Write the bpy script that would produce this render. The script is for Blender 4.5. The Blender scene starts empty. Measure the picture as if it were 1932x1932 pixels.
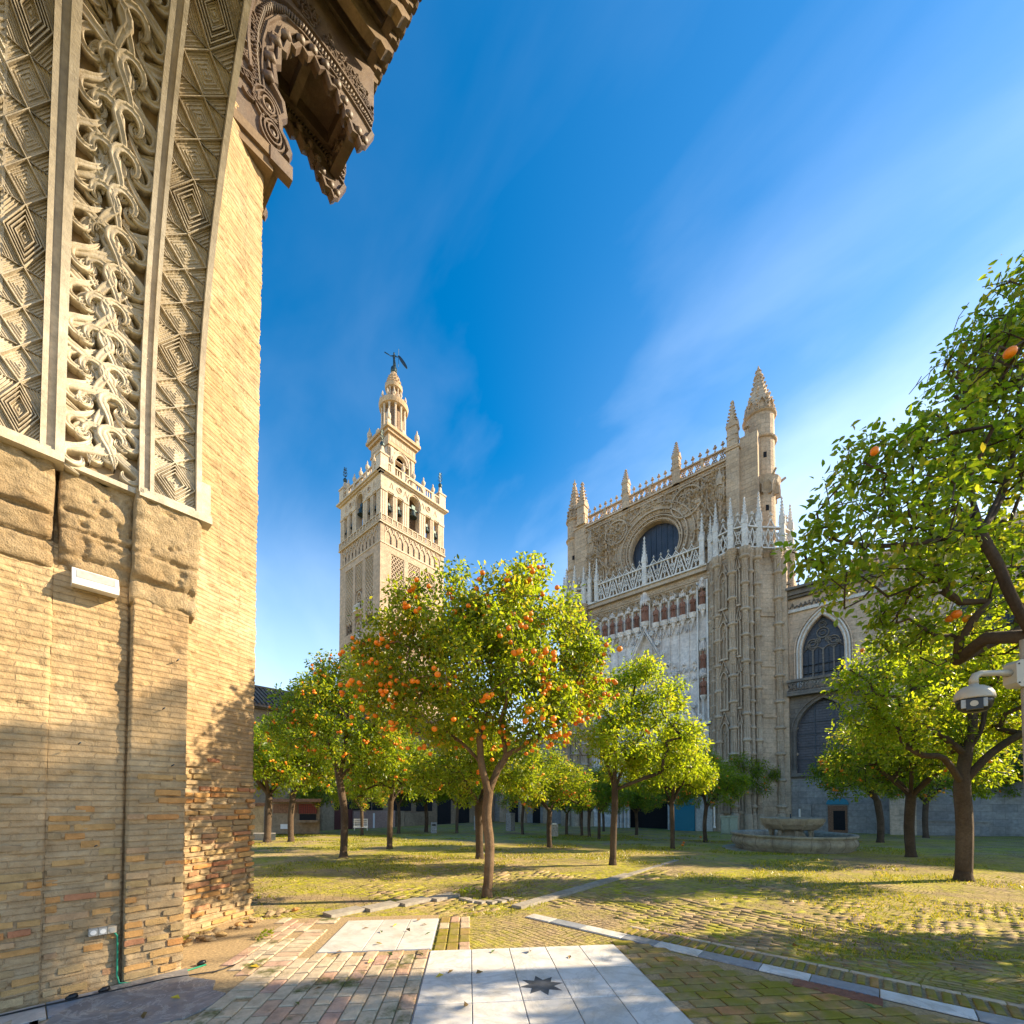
import bpy, bmesh, math, random
import numpy as np
from mathutils import Vector, Matrix, Euler
R = math.radians
PI = math.pi
sc = bpy.context.scene
COL = sc.collection
random.seed(7)
rng = np.random.default_rng(7)

# ------------------------------------------------------------------ camera, sky, sun
YAW = R(40.8); PITCH = R(1.6); FPX = 803.0; CH = 1.7
cam = bpy.data.cameras.new('camera')
camo = bpy.data.objects.new('camera', cam); COL.objects.link(camo)
camo.location = (0, 0, CH)
camo.rotation_euler = (R(90) + PITCH, 0, YAW)
cam.sensor_width = 36; cam.lens = 36 * FPX / 1932
V0 = 1512 - FPX * math.tan(PITCH)
cam.shift_y = (V0 - 966) / 1932
cam.clip_start = 0.05; cam.clip_end = 3000
sc.camera = camo

SUN_EL = 29.0
sh = Vector((0.658, 0.753)).normalized()
sdir = Vector((sh.x * math.cos(R(SUN_EL)), sh.y * math.cos(R(SUN_EL)), math.sin(R(SUN_EL))))
sun = bpy.data.lights.new('sun', 'SUN'); suno = bpy.data.objects.new('sun', sun); COL.objects.link(suno)
suno.rotation_euler = sdir.to_track_quat('Z', 'Y').to_euler()
sun.energy = 5.0; sun.angle = R(0.6); sun.color = (1.0, 0.82, 0.55)

w = bpy.data.worlds.new('World'); sc.world = w; w.use_nodes = True
nt = w.node_tree; nt.nodes.clear()
def N(t, k, **kw):
    n = t.nodes.new(k)
    for a, b in kw.items(): setattr(n, a, b)
    return n
sky = N(nt, 'ShaderNodeTexSky', sky_type='NISHITA', sun_disc=False)
sky.sun_elevation = R(SUN_EL); sky.sun_rotation = math.atan2(sh.x, sh.y)
sky.air_density = 1.0; sky.dust_density = 0.4; sky.ozone_density = 3.5
hsv = N(nt, 'ShaderNodeHueSaturation'); hsv.inputs['Saturation'].default_value = 1.5; hsv.inputs['Value'].default_value = 0.8; hsv.inputs['Hue'].default_value = 0.494
tc = N(nt, 'ShaderNodeTexCoord')
mp = N(nt, 'ShaderNodeMapping'); mp.inputs['Rotation'].default_value = (R(35), R(-20), R(40)); mp.inputs['Scale'].default_value = (0.9, 3.0, 2.6)
nz = N(nt, 'ShaderNodeTexNoise'); nz.inputs['Scale'].default_value = 2.0; nz.inputs['Detail'].default_value = 7; nz.inputs['Roughness'].default_value = 0.5; nz.inputs['Distortion'].default_value = 0.3
rp = N(nt, 'ShaderNodeMapRange'); rp.inputs[1].default_value = 0.42; rp.inputs[2].default_value = 0.72; rp.inputs[3].default_value = 0.0; rp.inputs[4].default_value = 0.34
mx = N(nt, 'ShaderNodeMix', data_type='RGBA'); mx.inputs[7].default_value = (5.3, 5.9, 6.6, 1)
bg = N(nt, 'ShaderNodeBackground'); bg.inputs['Strength'].default_value = 0.14
ow = N(nt, 'ShaderNodeOutputWorld')
L = nt.links.new
L(sky.outputs[0], hsv.inputs['Color']); L(tc.outputs['Generated'], mp.inputs[0]); L(mp.outputs[0], nz.inputs['Vector'])
L(nz.outputs[0], rp.inputs[0])
# thin cirrus: fades out towards the zenith
sx = N(nt, 'ShaderNodeSeparateXYZ'); L(tc.outputs['Generated'], sx.inputs[0])
zr = N(nt, 'ShaderNodeMapRange'); zr.inputs[1].default_value = 0.85; zr.inputs[2].default_value = 0.3; zr.inputs[3].default_value = 0.1; zr.inputs[4].default_value = 1.0
L(sx.outputs['Z'], zr.inputs[0])
dt = N(nt, 'ShaderNodeVectorMath', operation='DOT_PRODUCT'); dt.inputs[1].default_value = sdir; L(tc.outputs['Generated'], dt.inputs[0])
sw = N(nt, 'ShaderNodeMapRange', interpolation_type='SMOOTHSTEP'); sw.inputs[1].default_value = 0.15; sw.inputs[2].default_value = 0.7; sw.inputs[3].default_value = 0.25; L(dt.outputs['Value'], sw.inputs[0])
zs_ = N(nt, 'ShaderNodeMath', operation='MULTIPLY'); L(zr.outputs[0], zs_.inputs[0]); L(sw.outputs[0], zs_.inputs[1])
mm = N(nt, 'ShaderNodeMath', operation='MULTIPLY'); L(rp.outputs[0], mm.inputs[0]); L(zs_.outputs[0], mm.inputs[1])
gl = N(nt, 'ShaderNodeMapRange', interpolation_type='SMOOTHSTEP'); gl.inputs[1].default_value = 0.35; gl.inputs[2].default_value = 1.0; gl.inputs[3].default_value = 0.0; gl.inputs[4].default_value = 0.42; L(dt.outputs['Value'], gl.inputs[0])
hz = N(nt, 'ShaderNodeMapRange', interpolation_type='SMOOTHSTEP'); hz.inputs[1].default_value = 0.66; hz.inputs[2].default_value = 0.0; hz.inputs[3].default_value = 0.0; hz.inputs[4].default_value = 0.58; L(sx.outputs['Z'], hz.inputs[0])
glz = N(nt, 'ShaderNodeMapRange', interpolation_type='SMOOTHSTEP'); glz.inputs[1].default_value = 0.85; glz.inputs[2].default_value = 0.35; glz.inputs[3].default_value = 0.1; glz.inputs[4].default_value = 1.0; L(sx.outputs['Z'], glz.inputs[0])
glm = N(nt, 'ShaderNodeMath', operation='MULTIPLY'); L(gl.outputs[0], glm.inputs[0]); L(glz.outputs[0], glm.inputs[1])
a1 = N(nt, 'ShaderNodeMath', operation='ADD'); L(glm.outputs[0], a1.inputs[0]); L(hz.outputs[0], a1.inputs[1])
a2 = N(nt, 'ShaderNodeMath', operation='ADD', use_clamp=True); L(a1.outputs[0], a2.inputs[0]); L(mm.outputs[0], a2.inputs[1])
L(a2.outputs[0], mx.inputs[0]); L(hsv.outputs[0], mx.inputs[6])
L(mx.outputs[2], bg.inputs[0]); L(bg.outputs[0], ow.inputs[0])
sc.view_settings.view_transform = 'Standard'; sc.view_settings.look = 'None'
sc.view_settings.exposure = 1.24; sc.view_settings.gamma = 1.0
sc.render.engine = 'CYCLES'
sc.cycles.max_bounces = 6; sc.cycles.transparent_max_bounces = 6

# ------------------------------------------------------------------ helpers
def ray(u, v):
    a = (u - 966) / FPX; b = (V0 - v) / FPX
    fw = math.cos(PITCH) - b * math.sin(PITCH); up = b * math.cos(PITCH) + math.sin(PITCH)
    return (a * math.cos(YAW) - fw * math.sin(YAW), a * math.sin(YAW) + fw * math.cos(YAW), up)
def at(u, v, d):
    x, y, z = ray(u, v); fw = -x * math.sin(YAW) + y * math.cos(YAW); t = d / fw
    return Vector((x * t, y * t, CH + z * t))
def gz(d): return 0.0 if d < 12 else -0.0375 * (min(d, 40) - 12)
def G(x, y): return gz(-x * math.sin(YAW) + y * math.cos(YAW))

def value_noise(x, y, seed=0):
    xi = np.floor(x).astype(np.int64); yi = np.floor(y).astype(np.int64)
    xf = x - xi; yf = y - yi
    def h(a, b):
        n = (a * 374761393 + b * 668265263 + seed * 1442695041) & 0x7fffffff
        n = ((n ^ (n >> 13)) * 1274126177) & 0x7fffffff
        return ((n ^ (n >> 16)) & 0xffff) / 65535.0
    u = xf * xf * (3 - 2 * xf); v = yf * yf * (3 - 2 * yf)
    return (h(xi, yi) * (1 - u) + h(xi + 1, yi) * u) * (1 - v) + (h(xi, yi + 1) * (1 - u) + h(xi + 1, yi + 1) * u) * v
def fbm(x, y, o=4, seed=0):
    s = 0; a = 0.5; t = 0
    for i in range(o):
        s = s + a * value_noise(x, y, seed + i * 17); t += a; a *= 0.5; x = x * 2.03 + 5.1; y = y * 2.03 + 1.7
    return s / t

ORG = {}
class M:
    def __init__(s): s.v = []; s.f = []
    def add(s, vs, fs):
        o = len(s.v); s.p = getattr(s, 'p', []); s.p.append((list(vs), list(fs))); s.v.extend(vs); s.f.extend([tuple(i + o for i in f) for f in fs])
    def box(s, x0, y0, z0, x1, y1, z1):
        s.add([(x0,y0,z0),(x1,y0,z0),(x1,y1,z0),(x0,y1,z0),(x0,y0,z1),(x1,y0,z1),(x1,y1,z1),(x0,y1,z1)],
              [(0,3,2,1),(4,5,6,7),(0,1,5,4),(1,2,6,5),(2,3,7,6),(3,0,4,7)])
    def fbox(s, fr, a0, b0, c0, a1, b1, c1):
        p = [(a0,b0,c0),(a1,b0,c0),(a1,b1,c0),(a0,b1,c0),(a0,b0,c1),(a1,b0,c1),(a1,b1,c1),(a0,b1,c1)]
        s.add([fr(*q) for q in p], [(0,3,2,1),(4,5,6,7),(0,1,5,4),(1,2,6,5),(2,3,7,6),(3,0,4,7)])
    def prism(s, poly, fr, c0, c1):
        n = len(poly)
        vs = [fr(a, b, c0) for a, b in poly] + [fr(a, b, c1) for a, b in poly]
        s.add(vs, [tuple(range(n))[::-1], tuple(range(n, 2*n))] + [(i, (i+1) % n, n + (i+1) % n, n + i) for i in range(n)])
    def rib(s, pts, wd, fr, c0, c1, closed=False, taper=0.0):
        # raised moulding following a 2D polyline on a plane; taper narrows its crest
        P = [Vector((p[0], p[1])) for p in pts]; n = len(P)
        if n < 2: return
        nor = []
        for i in range(n):
            a = P[i-1] if (i > 0 or closed) else P[i]; b = P[(i+1) % n] if (i < n-1 or closed) else P[i]
            d = b - a
            if d.length < 1e-9: d = Vector((1, 0))
            d.normalize(); nor.append(Vector((-d.y, d.x)))
        vs = []
        h = wd / 2; ht = h * (1 - taper)
        for p, m in zip(P, nor):
            vs += [fr(p.x + m.x*h, p.y + m.y*h, c0), fr(p.x + m.x*ht, p.y + m.y*ht, c1), fr(p.x - m.x*ht, p.y - m.y*ht, c1), fr(p.x - m.x*h, p.y - m.y*h, c0)]
        fs = []
        for i in range(n if closed else n - 1):
            a = 4*i; b = 4*((i+1) % n)
            fs += [(a, b, b+1, a+1), (a+1, b+1, b+2, a+2), (a+2, b+2, b+3, a+3), (a+3, b+3, b, a)]
        if not closed: fs += [(0,1,2,3), (4*n-1, 4*n-2, 4*n-3, 4*n-4)]
        s.add(vs, fs)
    def lathe(s, prof, cx=0, cy=0, n=12, sx=1, sy=1, a0=0.0):
        vs = []; fs = []
        for r, z in prof:
            for k in range(n):
                a = a0 + 2*PI*k/n; vs.append((cx + r*sx*math.cos(a), cy + r*sy*math.sin(a), z))
        m = len(prof)
        for i in range(m-1):
            for k in range(n):
                fs.append((i*n+k, i*n+(k+1) % n, (i+1)*n+(k+1) % n, (i+1)*n+k))
        fs.append(tuple(range(n))[::-1]); fs.append(tuple(range((m-1)*n, m*n)))
        s.add(vs, fs)
    def tube(s, pts, r, n=6, cap=True):
        P = [Vector(p) for p in pts]; m = len(P)
        rr = r if isinstance(r, (list, tuple)) else [r]*m
        vs = []; fs = []; prev = None
        for i in range(m):
            d = (P[min(i+1, m-1)] - P[max(i-1, 0)])
            if d.length < 1e-9: d = Vector((0, 0, 1))
            d.normalize()
            if prev is None:
                prev = d.orthogonal().normalized()
            a = (prev - d * prev.dot(d))
            a = a.normalized() if a.length > 1e-6 else d.orthogonal().normalized()
            prev = a; b = d.cross(a)
            for k in range(n):
                t = 2*PI*k/n; q = P[i] + (a*math.cos(t) + b*math.sin(t))*rr[i]; vs.append(q[:])
        for i in range(m-1):
            for k in range(n): fs.append((i*n+k, i*n+(k+1) % n, (i+1)*n+(k+1) % n, (i+1)*n+k))
        if cap: fs.append(tuple(range(n))[::-1]); fs.append(tuple(range((m-1)*n, m*n)))
        s.add(vs, fs)
    def ball(s, c, r, n=8, m=6, sz=1):
        prof = [(max(r*math.sin(PI*i/m), 1e-4), c[2] - r*sz*math.cos(PI*i/m)) for i in range(m+1)]
        s.lathe(prof, c[0], c[1], n)
    def mesh(s, name, off=(0,0,0), recalc=True):
        me = bpy.data.meshes.new(name)
        ox, oy, oz = off
        me.from_pydata([(x-ox, y-oy, z-oz) for x, y, z in s.v], [], s.f)
        if recalc:
            b = bmesh.new(); b.from_mesh(me); bmesh.ops.recalc_face_normals(b, faces=b.faces); b.to_mesh(me); b.free()
        return me
    def build(s, name, mat, parent=None, smooth=False, at=None, recalc=True):
        off = ORG.get(parent.name, (0,0,0)) if parent else (0,0,0)
        lo = (0,0,0)
        if at: lo = (at[0]-off[0], at[1]-off[1], at[2]-off[2]); off = at
        me = s.mesh(name, off, recalc)
        return link(name, me, mat, parent, smooth, lo, off)
STUFFN = {'leaf_carving','crockets','carved_frieze','net_tracery','tracery','blind_tracery','blind_arches','ring_ornaments','carved_foliage','bell_stage_trim','panel_ribs','arcade_band','gablets','lattice_panel','frieze_relief','tracery_panel','turret_balcony','scallops','rope_moulding','canopy_carving','ogee_gablet'}
def build_each(mb, name, mat, parent):
    for vs, fs in mb.p:
        q = M(); q.add(vs, fs); q.build(name, mat, parent)
def link(name, me, mat, parent=None, smooth=False, loc=(0,0,0), org=None):
    o = bpy.data.objects.new(name, me); COL.objects.link(o)
    if mat and not me.materials: me.materials.append(mat)
    if smooth: me.polygons.foreach_set('use_smooth', [True]*len(me.polygons))
    if name in STUFFN: o['kind'] = 'stuff'
    if parent: o.parent = parent
    o.location = loc
    if org is not None: ORG[o.name] = tuple(org)
    return o
def npmesh(name, V, F, attr=None):
    me = bpy.data.meshes.new(name); n = len(V); m, k = F.shape
    me.vertices.add(n); me.vertices.foreach_set('co', np.ascontiguousarray(V, dtype=np.float32).ravel())
    me.loops.add(m*k); me.loops.foreach_set('vertex_index', np.ascontiguousarray(F, dtype=np.int32).ravel())
    me.polygons.add(m); me.polygons.foreach_set('loop_start', np.arange(0, m*k, k, dtype=np.int32)); me.polygons.foreach_set('loop_total', np.full(m, k, dtype=np.int32))
    me.update(calc_edges=True)
    if attr is not None:
        a = me.attributes.new('lv', 'FLOAT', 'POINT'); a.data.foreach_set('value', attr.astype(np.float32))
    return me
def tag(o, label=None, cat=None, group=None, kind=None):
    if label: o['label'] = label
    if cat: o['category'] = cat
    if group: o['group'] = group
    if kind: o['kind'] = kind
    return o
def thing(name, loc, label, cat, group=None):
    o = bpy.data.objects.new(name, None); COL.objects.link(o); o.location = loc; o.empty_display_size = 0.2
    ORG[o.name] = tuple(loc)
    return tag(o, label, cat, group)
def inst(src, name, parent, loc, rot=(0,0,0), scale=(1,1,1)):
    o = bpy.data.objects.new(name, src); COL.objects.link(o)
    off = ORG.get(parent.name, (0,0,0)) if parent else (0,0,0)
    if parent: o.parent = parent
    o.location = (loc[0]-off[0], loc[1]-off[1], loc[2]-off[2]); o.rotation_euler = rot; o.scale = scale
    return o
def grid_obj(name, P, mat, parent=None, smooth=False):
    ny, nx, _ = P.shape
    idx = np.arange(nx*ny).reshape(ny, nx)
    F = np.stack([idx[:-1, :-1].ravel(), idx[:-1, 1:].ravel(), idx[1:, 1:].ravel(), idx[1:, :-1].ravel()], 1)
    off = ORG.get(parent.name, (0,0,0)) if parent else (0,0,0)
    me = npmesh(name, P.reshape(-1, 3) - np.array(off), F)
    return link(name, me, mat, parent, smooth, (0,0,0), off)

# ------------------------------------------------------------------ materials
def newmat(name):
    m = bpy.data.materials.new(name); m.use_nodes = True
    t = m.node_tree; b = t.nodes['Principled BSDF']
    return m, t, b
def pos(t): return N(t, 'ShaderNodeNewGeometry').outputs['Position']
def noise(t, scale, detail=5, rough=0.6, vec=None, dist=0.0):
    n = N(t, 'ShaderNodeTexNoise'); n.inputs['Scale'].default_value = scale; n.inputs['Detail'].default_value = detail
    n.inputs['Roughness'].default_value = rough; n.inputs['Distortion'].default_value = dist
    t.links.new(vec if vec is not None else pos(t), n.inputs['Vector']); return n.outputs[0]
def ramp(t, fac, stops):
    r = N(t, 'ShaderNodeValToRGB'); e = r.color_ramp.elements
    while len(e) < len(stops): e.new(0.5)
    for i, (p, c) in enumerate(stops):
        e[i].position = p; e[i].color = (*c, 1) if len(c) == 3 else c
    t.links.new(fac, r.inputs[0]); return r.outputs[0]
def mixc(t, fac, a, b, mode='MIX'):
    m = N(t, 'ShaderNodeMix', data_type='RGBA', blend_type=mode)
    for s, x in ((0, fac), (6, a), (7, b)):
        if isinstance(x, (int, float)): m.inputs[s].default_value = x
        elif isinstance(x, tuple): m.inputs[s].default_value = (*x, 1)
        else: t.links.new(x, m.inputs[s])
    return m.outputs[2]
def maprange(t, v, a, b, c=0.0, d=1.0):
    m = N(t, 'ShaderNodeMapRange'); t.links.new(v, m.inputs[0])
    for i, x in enumerate((a, b, c, d)): m.inputs[i+1].default_value = x
    return m.outputs[0]
def bump(t, b, h, strength=0.5, dist=0.02):
    n = N(t, 'ShaderNodeBump'); n.inputs['Strength'].default_value = strength; n.inputs['Distance'].default_value = dist
    t.links.new(h, n.inputs['Height']); t.links.new(n.outputs[0], b.inputs['Normal'])
def wallvec(t, sx=1, sz=1):
    s = N(t, 'ShaderNodeSeparateXYZ'); t.links.new(pos(t), s.inputs[0])
    a = N(t, 'ShaderNodeMath', operation='ADD'); t.links.new(s.outputs[0], a.inputs[0]); t.links.new(s.outputs[1], a.inputs[1])
    c = N(t, 'ShaderNodeCombineXYZ'); t.links.new(a.outputs[0], c.inputs[0]); t.links.new(s.outputs[2], c.inputs[1]); return c.outputs[0]
def stone(name, c1, c2, c3, scale=1.0, rough=0.85, bs=0.5, bd=0.02, brick=None, stain=None, spec=0.3):
    m, t, b = newmat(name)
    n1 = noise(t, 0.35*scale, 6, 0.62); n2 = noise(t, 5*scale, 6, 0.7); n3 = noise(t, 22*scale, 4, 0.7)
    col = ramp(t, n1, [(0.3, c1), (0.5, c2), (0.72, c3)])
    v = maprange(t, n2, 0.3, 0.75, 0.68, 1.22)
    vv = N(t, 'ShaderNodeCombineXYZ')
    for i in range(3): t.links.new(v, vv.inputs[i])
    col = mixc(t, 1.0, col, vv.outputs[0], 'MULTIPLY')
    h = N(t, 'ShaderNodeMath', operation='ADD'); t.links.new(n2, h.inputs[0]); t.links.new(n3, h.inputs[1]); hh = h.outputs[0]
    if brick:
        bw, bh, mo, dark = brick
        bt = N(t, 'ShaderNodeTexBrick'); bt.inputs['Scale'].default_value = 1.0
        bt.inputs['Brick Width'].default_value = bw; bt.inputs['Row Height'].default_value = bh; bt.inputs['Mortar Size'].default_value = mo; bt.inputs['Mortar Smooth'].default_value = 0.4
        bt.inputs['Color1'].default_value = (1.07,1.05,1.02,1); bt.inputs['Color2'].default_value = (0.82,0.84,0.86,1); bt.inputs['Mortar'].default_value = (dark, dark, dark, 1); bt.inputs['Bias'].default_value = -0.2
        t.links.new(wallvec(t), bt.inputs['Vector'])
        col = mixc(t, 1.0, col, bt.outputs['Color'], 'MULTIPLY')
        s2 = N(t, 'ShaderNodeMath', operation='MULTIPLY_ADD'); t.links.new(bt.outputs['Fac'], s2.inputs[0]); s2.inputs[1].default_value = -1.6; t.links.new(hh, s2.inputs[2]); hh = s2.outputs[0]
    if stain:
        amt, sc_ = stain
        mpn = N(t, 'ShaderNodeMapping'); mpn.inputs['Scale'].default_value = (1, 1, 0.22); t.links.new(pos(t), mpn.inputs[0])
        ns = noise(t, sc_, 6, 0.68, mpn.outputs[0])
        f = maprange(t, ns, 0.5, 0.72, 0.0, amt)
        col = mixc(t, f, col, (0.11, 0.09, 0.07))
    t.links.new(col, b.inputs['Base Color']); b.inputs['Roughness'].default_value = rough; b.inputs['Specular IOR Level'].default_value = spec
    bump(t, b, hh, bs, bd); return m
def plain(name, c, rough=0.6, metal=0.0, spec=0.4, var=0.12, vscale=12, bs=0.15):
    m, t, b = newmat(name)
    n = noise(t, vscale, 5, 0.65)
    lo = tuple(max(x*(1-var*2), 0) for x in c); hi = tuple(min(x*(1+var), 1) for x in c)
    t.links.new(ramp(t, n, [(0.3, lo), (0.7, hi)]), b.inputs['Base Color'])
    b.inputs['Roughness'].default_value = rough; b.inputs['Metallic'].default_value = metal; b.inputs['Specular IOR Level'].default_value = spec
    bump(t, b, n, bs, 0.01); return m
def objvar(t, stops):
    oi = N(t, 'ShaderNodeObjectInfo'); return ramp(t, oi.outputs['Random'], stops)
def brickmat(name, stops, moss=0.0, sat_noise=9, mosscol=(0.10,0.11,0.02), island=False, mscale=2.2):
    m, t, b = newmat(name)
    if island:
        gi = N(t, 'ShaderNodeNewGeometry'); base = ramp(t, gi.outputs['Random Per Island'], stops)
    else: base = objvar(t, stops)
    n1 = noise(t, sat_noise, 6, 0.7); n2 = noise(t, 60, 4, 0.7)
    v = ramp(t, n1, [(0.25, (0.62,0.6,0.58)), (0.7, (1.15,1.13,1.1))])
    col = mixc(t, 1.0, base, v, 'MULTIPLY')
    if moss > 0:
        nm = noise(t, mscale, 6, 0.7); f = maprange(t, nm, 0.58 - moss*0.3, 0.68 - moss*0.2, 0, 0.9)
        col = mixc(t, f, col, mosscol)
    t.links.new(col, b.inputs['Base Color']); b.inputs['Roughness'].default_value = 0.85; b.inputs['Specular IOR Level'].default_value = 0.25
    h = N(t, 'ShaderNodeMath', operation='ADD'); t.links.new(n1, h.inputs[0]); t.links.new(n2, h.inputs[1])
    bump(t, b, h.outputs[0], 0.7, 0.012); return m

MT = {}
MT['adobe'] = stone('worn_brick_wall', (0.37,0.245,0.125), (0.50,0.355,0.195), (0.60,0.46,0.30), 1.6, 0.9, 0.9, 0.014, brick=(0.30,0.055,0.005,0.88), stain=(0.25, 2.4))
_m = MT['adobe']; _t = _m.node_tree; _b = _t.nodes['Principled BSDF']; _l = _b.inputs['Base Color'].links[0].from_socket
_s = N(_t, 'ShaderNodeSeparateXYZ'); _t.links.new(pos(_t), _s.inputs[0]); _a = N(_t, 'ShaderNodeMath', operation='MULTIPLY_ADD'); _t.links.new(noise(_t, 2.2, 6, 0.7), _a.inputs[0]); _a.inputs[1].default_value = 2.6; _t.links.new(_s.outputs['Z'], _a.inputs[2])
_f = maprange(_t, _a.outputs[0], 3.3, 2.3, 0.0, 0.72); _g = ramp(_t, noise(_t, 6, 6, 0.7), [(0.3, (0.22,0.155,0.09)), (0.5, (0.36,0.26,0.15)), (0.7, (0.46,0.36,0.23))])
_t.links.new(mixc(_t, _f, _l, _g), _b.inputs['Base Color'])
MT['brick'] = brickmat('old_brick', [(0.0,(0.50,0.24,0.09)), (0.2,(0.54,0.30,0.11)), (0.45,(0.48,0.34,0.16)), (0.65,(0.34,0.25,0.15)), (0.85,(0.50,0.38,0.22)), (1.0,(0.44,0.19,0.10))])
MT['corbel'] = stone('rough_corbel_stone', (0.44,0.30,0.16), (0.53,0.39,0.225), (0.60,0.47,0.30), 3.0, 0.95, 1.0, 0.03, stain=(0.4, 3.0))
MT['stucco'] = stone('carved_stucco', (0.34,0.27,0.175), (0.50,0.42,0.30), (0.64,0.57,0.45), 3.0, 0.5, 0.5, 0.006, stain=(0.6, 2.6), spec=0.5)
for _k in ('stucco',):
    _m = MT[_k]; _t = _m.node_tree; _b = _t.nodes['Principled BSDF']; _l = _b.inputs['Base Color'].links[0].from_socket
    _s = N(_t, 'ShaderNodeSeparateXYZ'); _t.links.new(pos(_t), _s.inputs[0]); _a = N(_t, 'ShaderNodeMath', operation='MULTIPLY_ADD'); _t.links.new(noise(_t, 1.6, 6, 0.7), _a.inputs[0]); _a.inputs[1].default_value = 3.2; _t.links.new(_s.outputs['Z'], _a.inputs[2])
    _f = maprange(_t, _a.outputs[0], 6.8, 10.2, 0.0, 0.75); _g = ramp(_t, noise(_t, 9, 6, 0.75), [(0.3, (0.12,0.085,0.045)), (0.6, (0.24,0.185,0.11)), (0.75, (0.40,0.34,0.25))])  # upper stucco coloured darker brown: patina plus the shade high in the arch
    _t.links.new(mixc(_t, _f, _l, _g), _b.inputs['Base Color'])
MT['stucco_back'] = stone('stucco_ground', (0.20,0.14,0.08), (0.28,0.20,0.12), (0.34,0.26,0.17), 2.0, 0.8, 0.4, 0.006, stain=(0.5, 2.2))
MT['wood'] = stone('dark_carved_wood', (0.075,0.048,0.032), (0.13,0.085,0.056), (0.21,0.15,0.10), 7, 0.5, 0.6, 0.006, stain=(0.5, 6), spec=0.5)
MT['wood_old'] = stone('grey_brown_wood', (0.15,0.10,0.06), (0.2,0.14,0.085), (0.27,0.19,0.12), 3, 0.7, 0.5, 0.01)
MT['tan'] = stone('tan_limestone', (0.44,0.32,0.21), (0.56,0.42,0.29), (0.64,0.50,0.36), 1.2, 0.9, 0.7, 0.03, brick=(1.0,0.42,0.012,0.72), stain=(0.28, 1.6))
MT['carved'] = stone('carved_limestone', (0.38,0.29,0.20), (0.50,0.39,0.28), (0.60,0.49,0.36), 1.2, 0.9, 0.6, 0.03, stain=(0.22, 2.4))
MT['white'] = stone('pale_restored_stone', (0.62,0.57,0.51), (0.72,0.68,0.62), (0.78,0.74,0.68), 1.2, 0.85, 0.5, 0.03, stain=(0.35, 1.8))
MT['portal'] = stone('pale_portal_stone', (0.70,0.63,0.58), (0.79,0.73,0.68), (0.84,0.78,0.73), 0.8, 0.85, 0.4, 0.02, brick=(1.1,0.5,0.008,0.86), stain=(0.25, 1.0))
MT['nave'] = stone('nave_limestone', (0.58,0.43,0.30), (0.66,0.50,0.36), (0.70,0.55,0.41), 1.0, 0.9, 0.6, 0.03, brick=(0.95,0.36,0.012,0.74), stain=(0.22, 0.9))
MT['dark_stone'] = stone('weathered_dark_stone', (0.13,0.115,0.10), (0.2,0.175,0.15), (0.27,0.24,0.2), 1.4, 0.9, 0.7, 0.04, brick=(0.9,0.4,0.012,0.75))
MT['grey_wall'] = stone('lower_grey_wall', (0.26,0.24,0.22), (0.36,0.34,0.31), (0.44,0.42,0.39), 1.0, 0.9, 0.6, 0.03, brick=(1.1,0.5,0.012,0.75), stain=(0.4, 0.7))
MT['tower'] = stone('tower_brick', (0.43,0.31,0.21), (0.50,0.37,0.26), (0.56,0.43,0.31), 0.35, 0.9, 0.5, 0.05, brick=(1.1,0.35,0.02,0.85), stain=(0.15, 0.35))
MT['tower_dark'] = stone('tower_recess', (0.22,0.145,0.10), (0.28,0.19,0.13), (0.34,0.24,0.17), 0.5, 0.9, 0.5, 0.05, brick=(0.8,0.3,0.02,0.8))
MT['tower_trim'] = stone('tower_trim', (0.50,0.39,0.27), (0.58,0.46,0.33), (0.64,0.52,0.39), 0.5, 0.85, 0.5, 0.05)
MT['lantern'] = stone('lantern_stone', (0.42,0.28,0.16), (0.50,0.35,0.21), (0.58,0.43,0.28), 0.6, 0.85, 0.6, 0.06)
MT['terracotta'] = stone('terracotta', (0.22,0.10,0.065), (0.30,0.14,0.09), (0.36,0.19,0.13), 2.5, 0.85, 0.6, 0.02)
MT['void'] = plain('dark_interior', (0.012,0.012,0.014), 0.9, var=0.3)
MT['glass'] = stone('leaded_window', (0.018,0.024,0.04), (0.03,0.036,0.055), (0.05,0.055,0.075), 3, 0.3, 0.5, 0.02, brick=(0.5,0.22,0.012,0.3), spec=0.5)
MT['bronze'] = plain('bronze', (0.06,0.085,0.08), 0.45, 0.7, var=0.25)
MT['iron'] = plain('iron', (0.05,0.07,0.09), 0.5, 0.5)
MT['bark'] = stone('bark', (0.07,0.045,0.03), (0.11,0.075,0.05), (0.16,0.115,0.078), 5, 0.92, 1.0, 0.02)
MT['bark_tan'] = stone('sunlit_tan_bark', (0.14,0.085,0.045), (0.22,0.14,0.08), (0.32,0.22,0.14), 6, 0.92, 1.0, 0.02)  # bark of the tallest tree, sunlight put into a lighter, warmer colour
MT['ink'] = plain('dark_inlay', (0.085,0.09,0.105), 0.5, var=0.25)
m, t, b = newmat('white_marble')
_v = noise(t, 1.6, 8, 0.62, None, 1.6); _r = N(t, 'ShaderNodeMath', operation='ABSOLUTE'); _s = N(t, 'ShaderNodeMath', operation='SUBTRACT'); t.links.new(_v, _s.inputs[0]); _s.inputs[1].default_value = 0.5; t.links.new(_s.outputs[0], _r.inputs[0])
_vein = maprange(t, _r.outputs[0], 0.0, 0.035, 0.55, 0.0)
_c = mixc(t, _vein, objvar(t, [(0, (0.60,0.57,0.53)), (0.5, (0.68,0.65,0.61)), (1, (0.73,0.71,0.68))]), (0.42,0.41,0.40))
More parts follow.
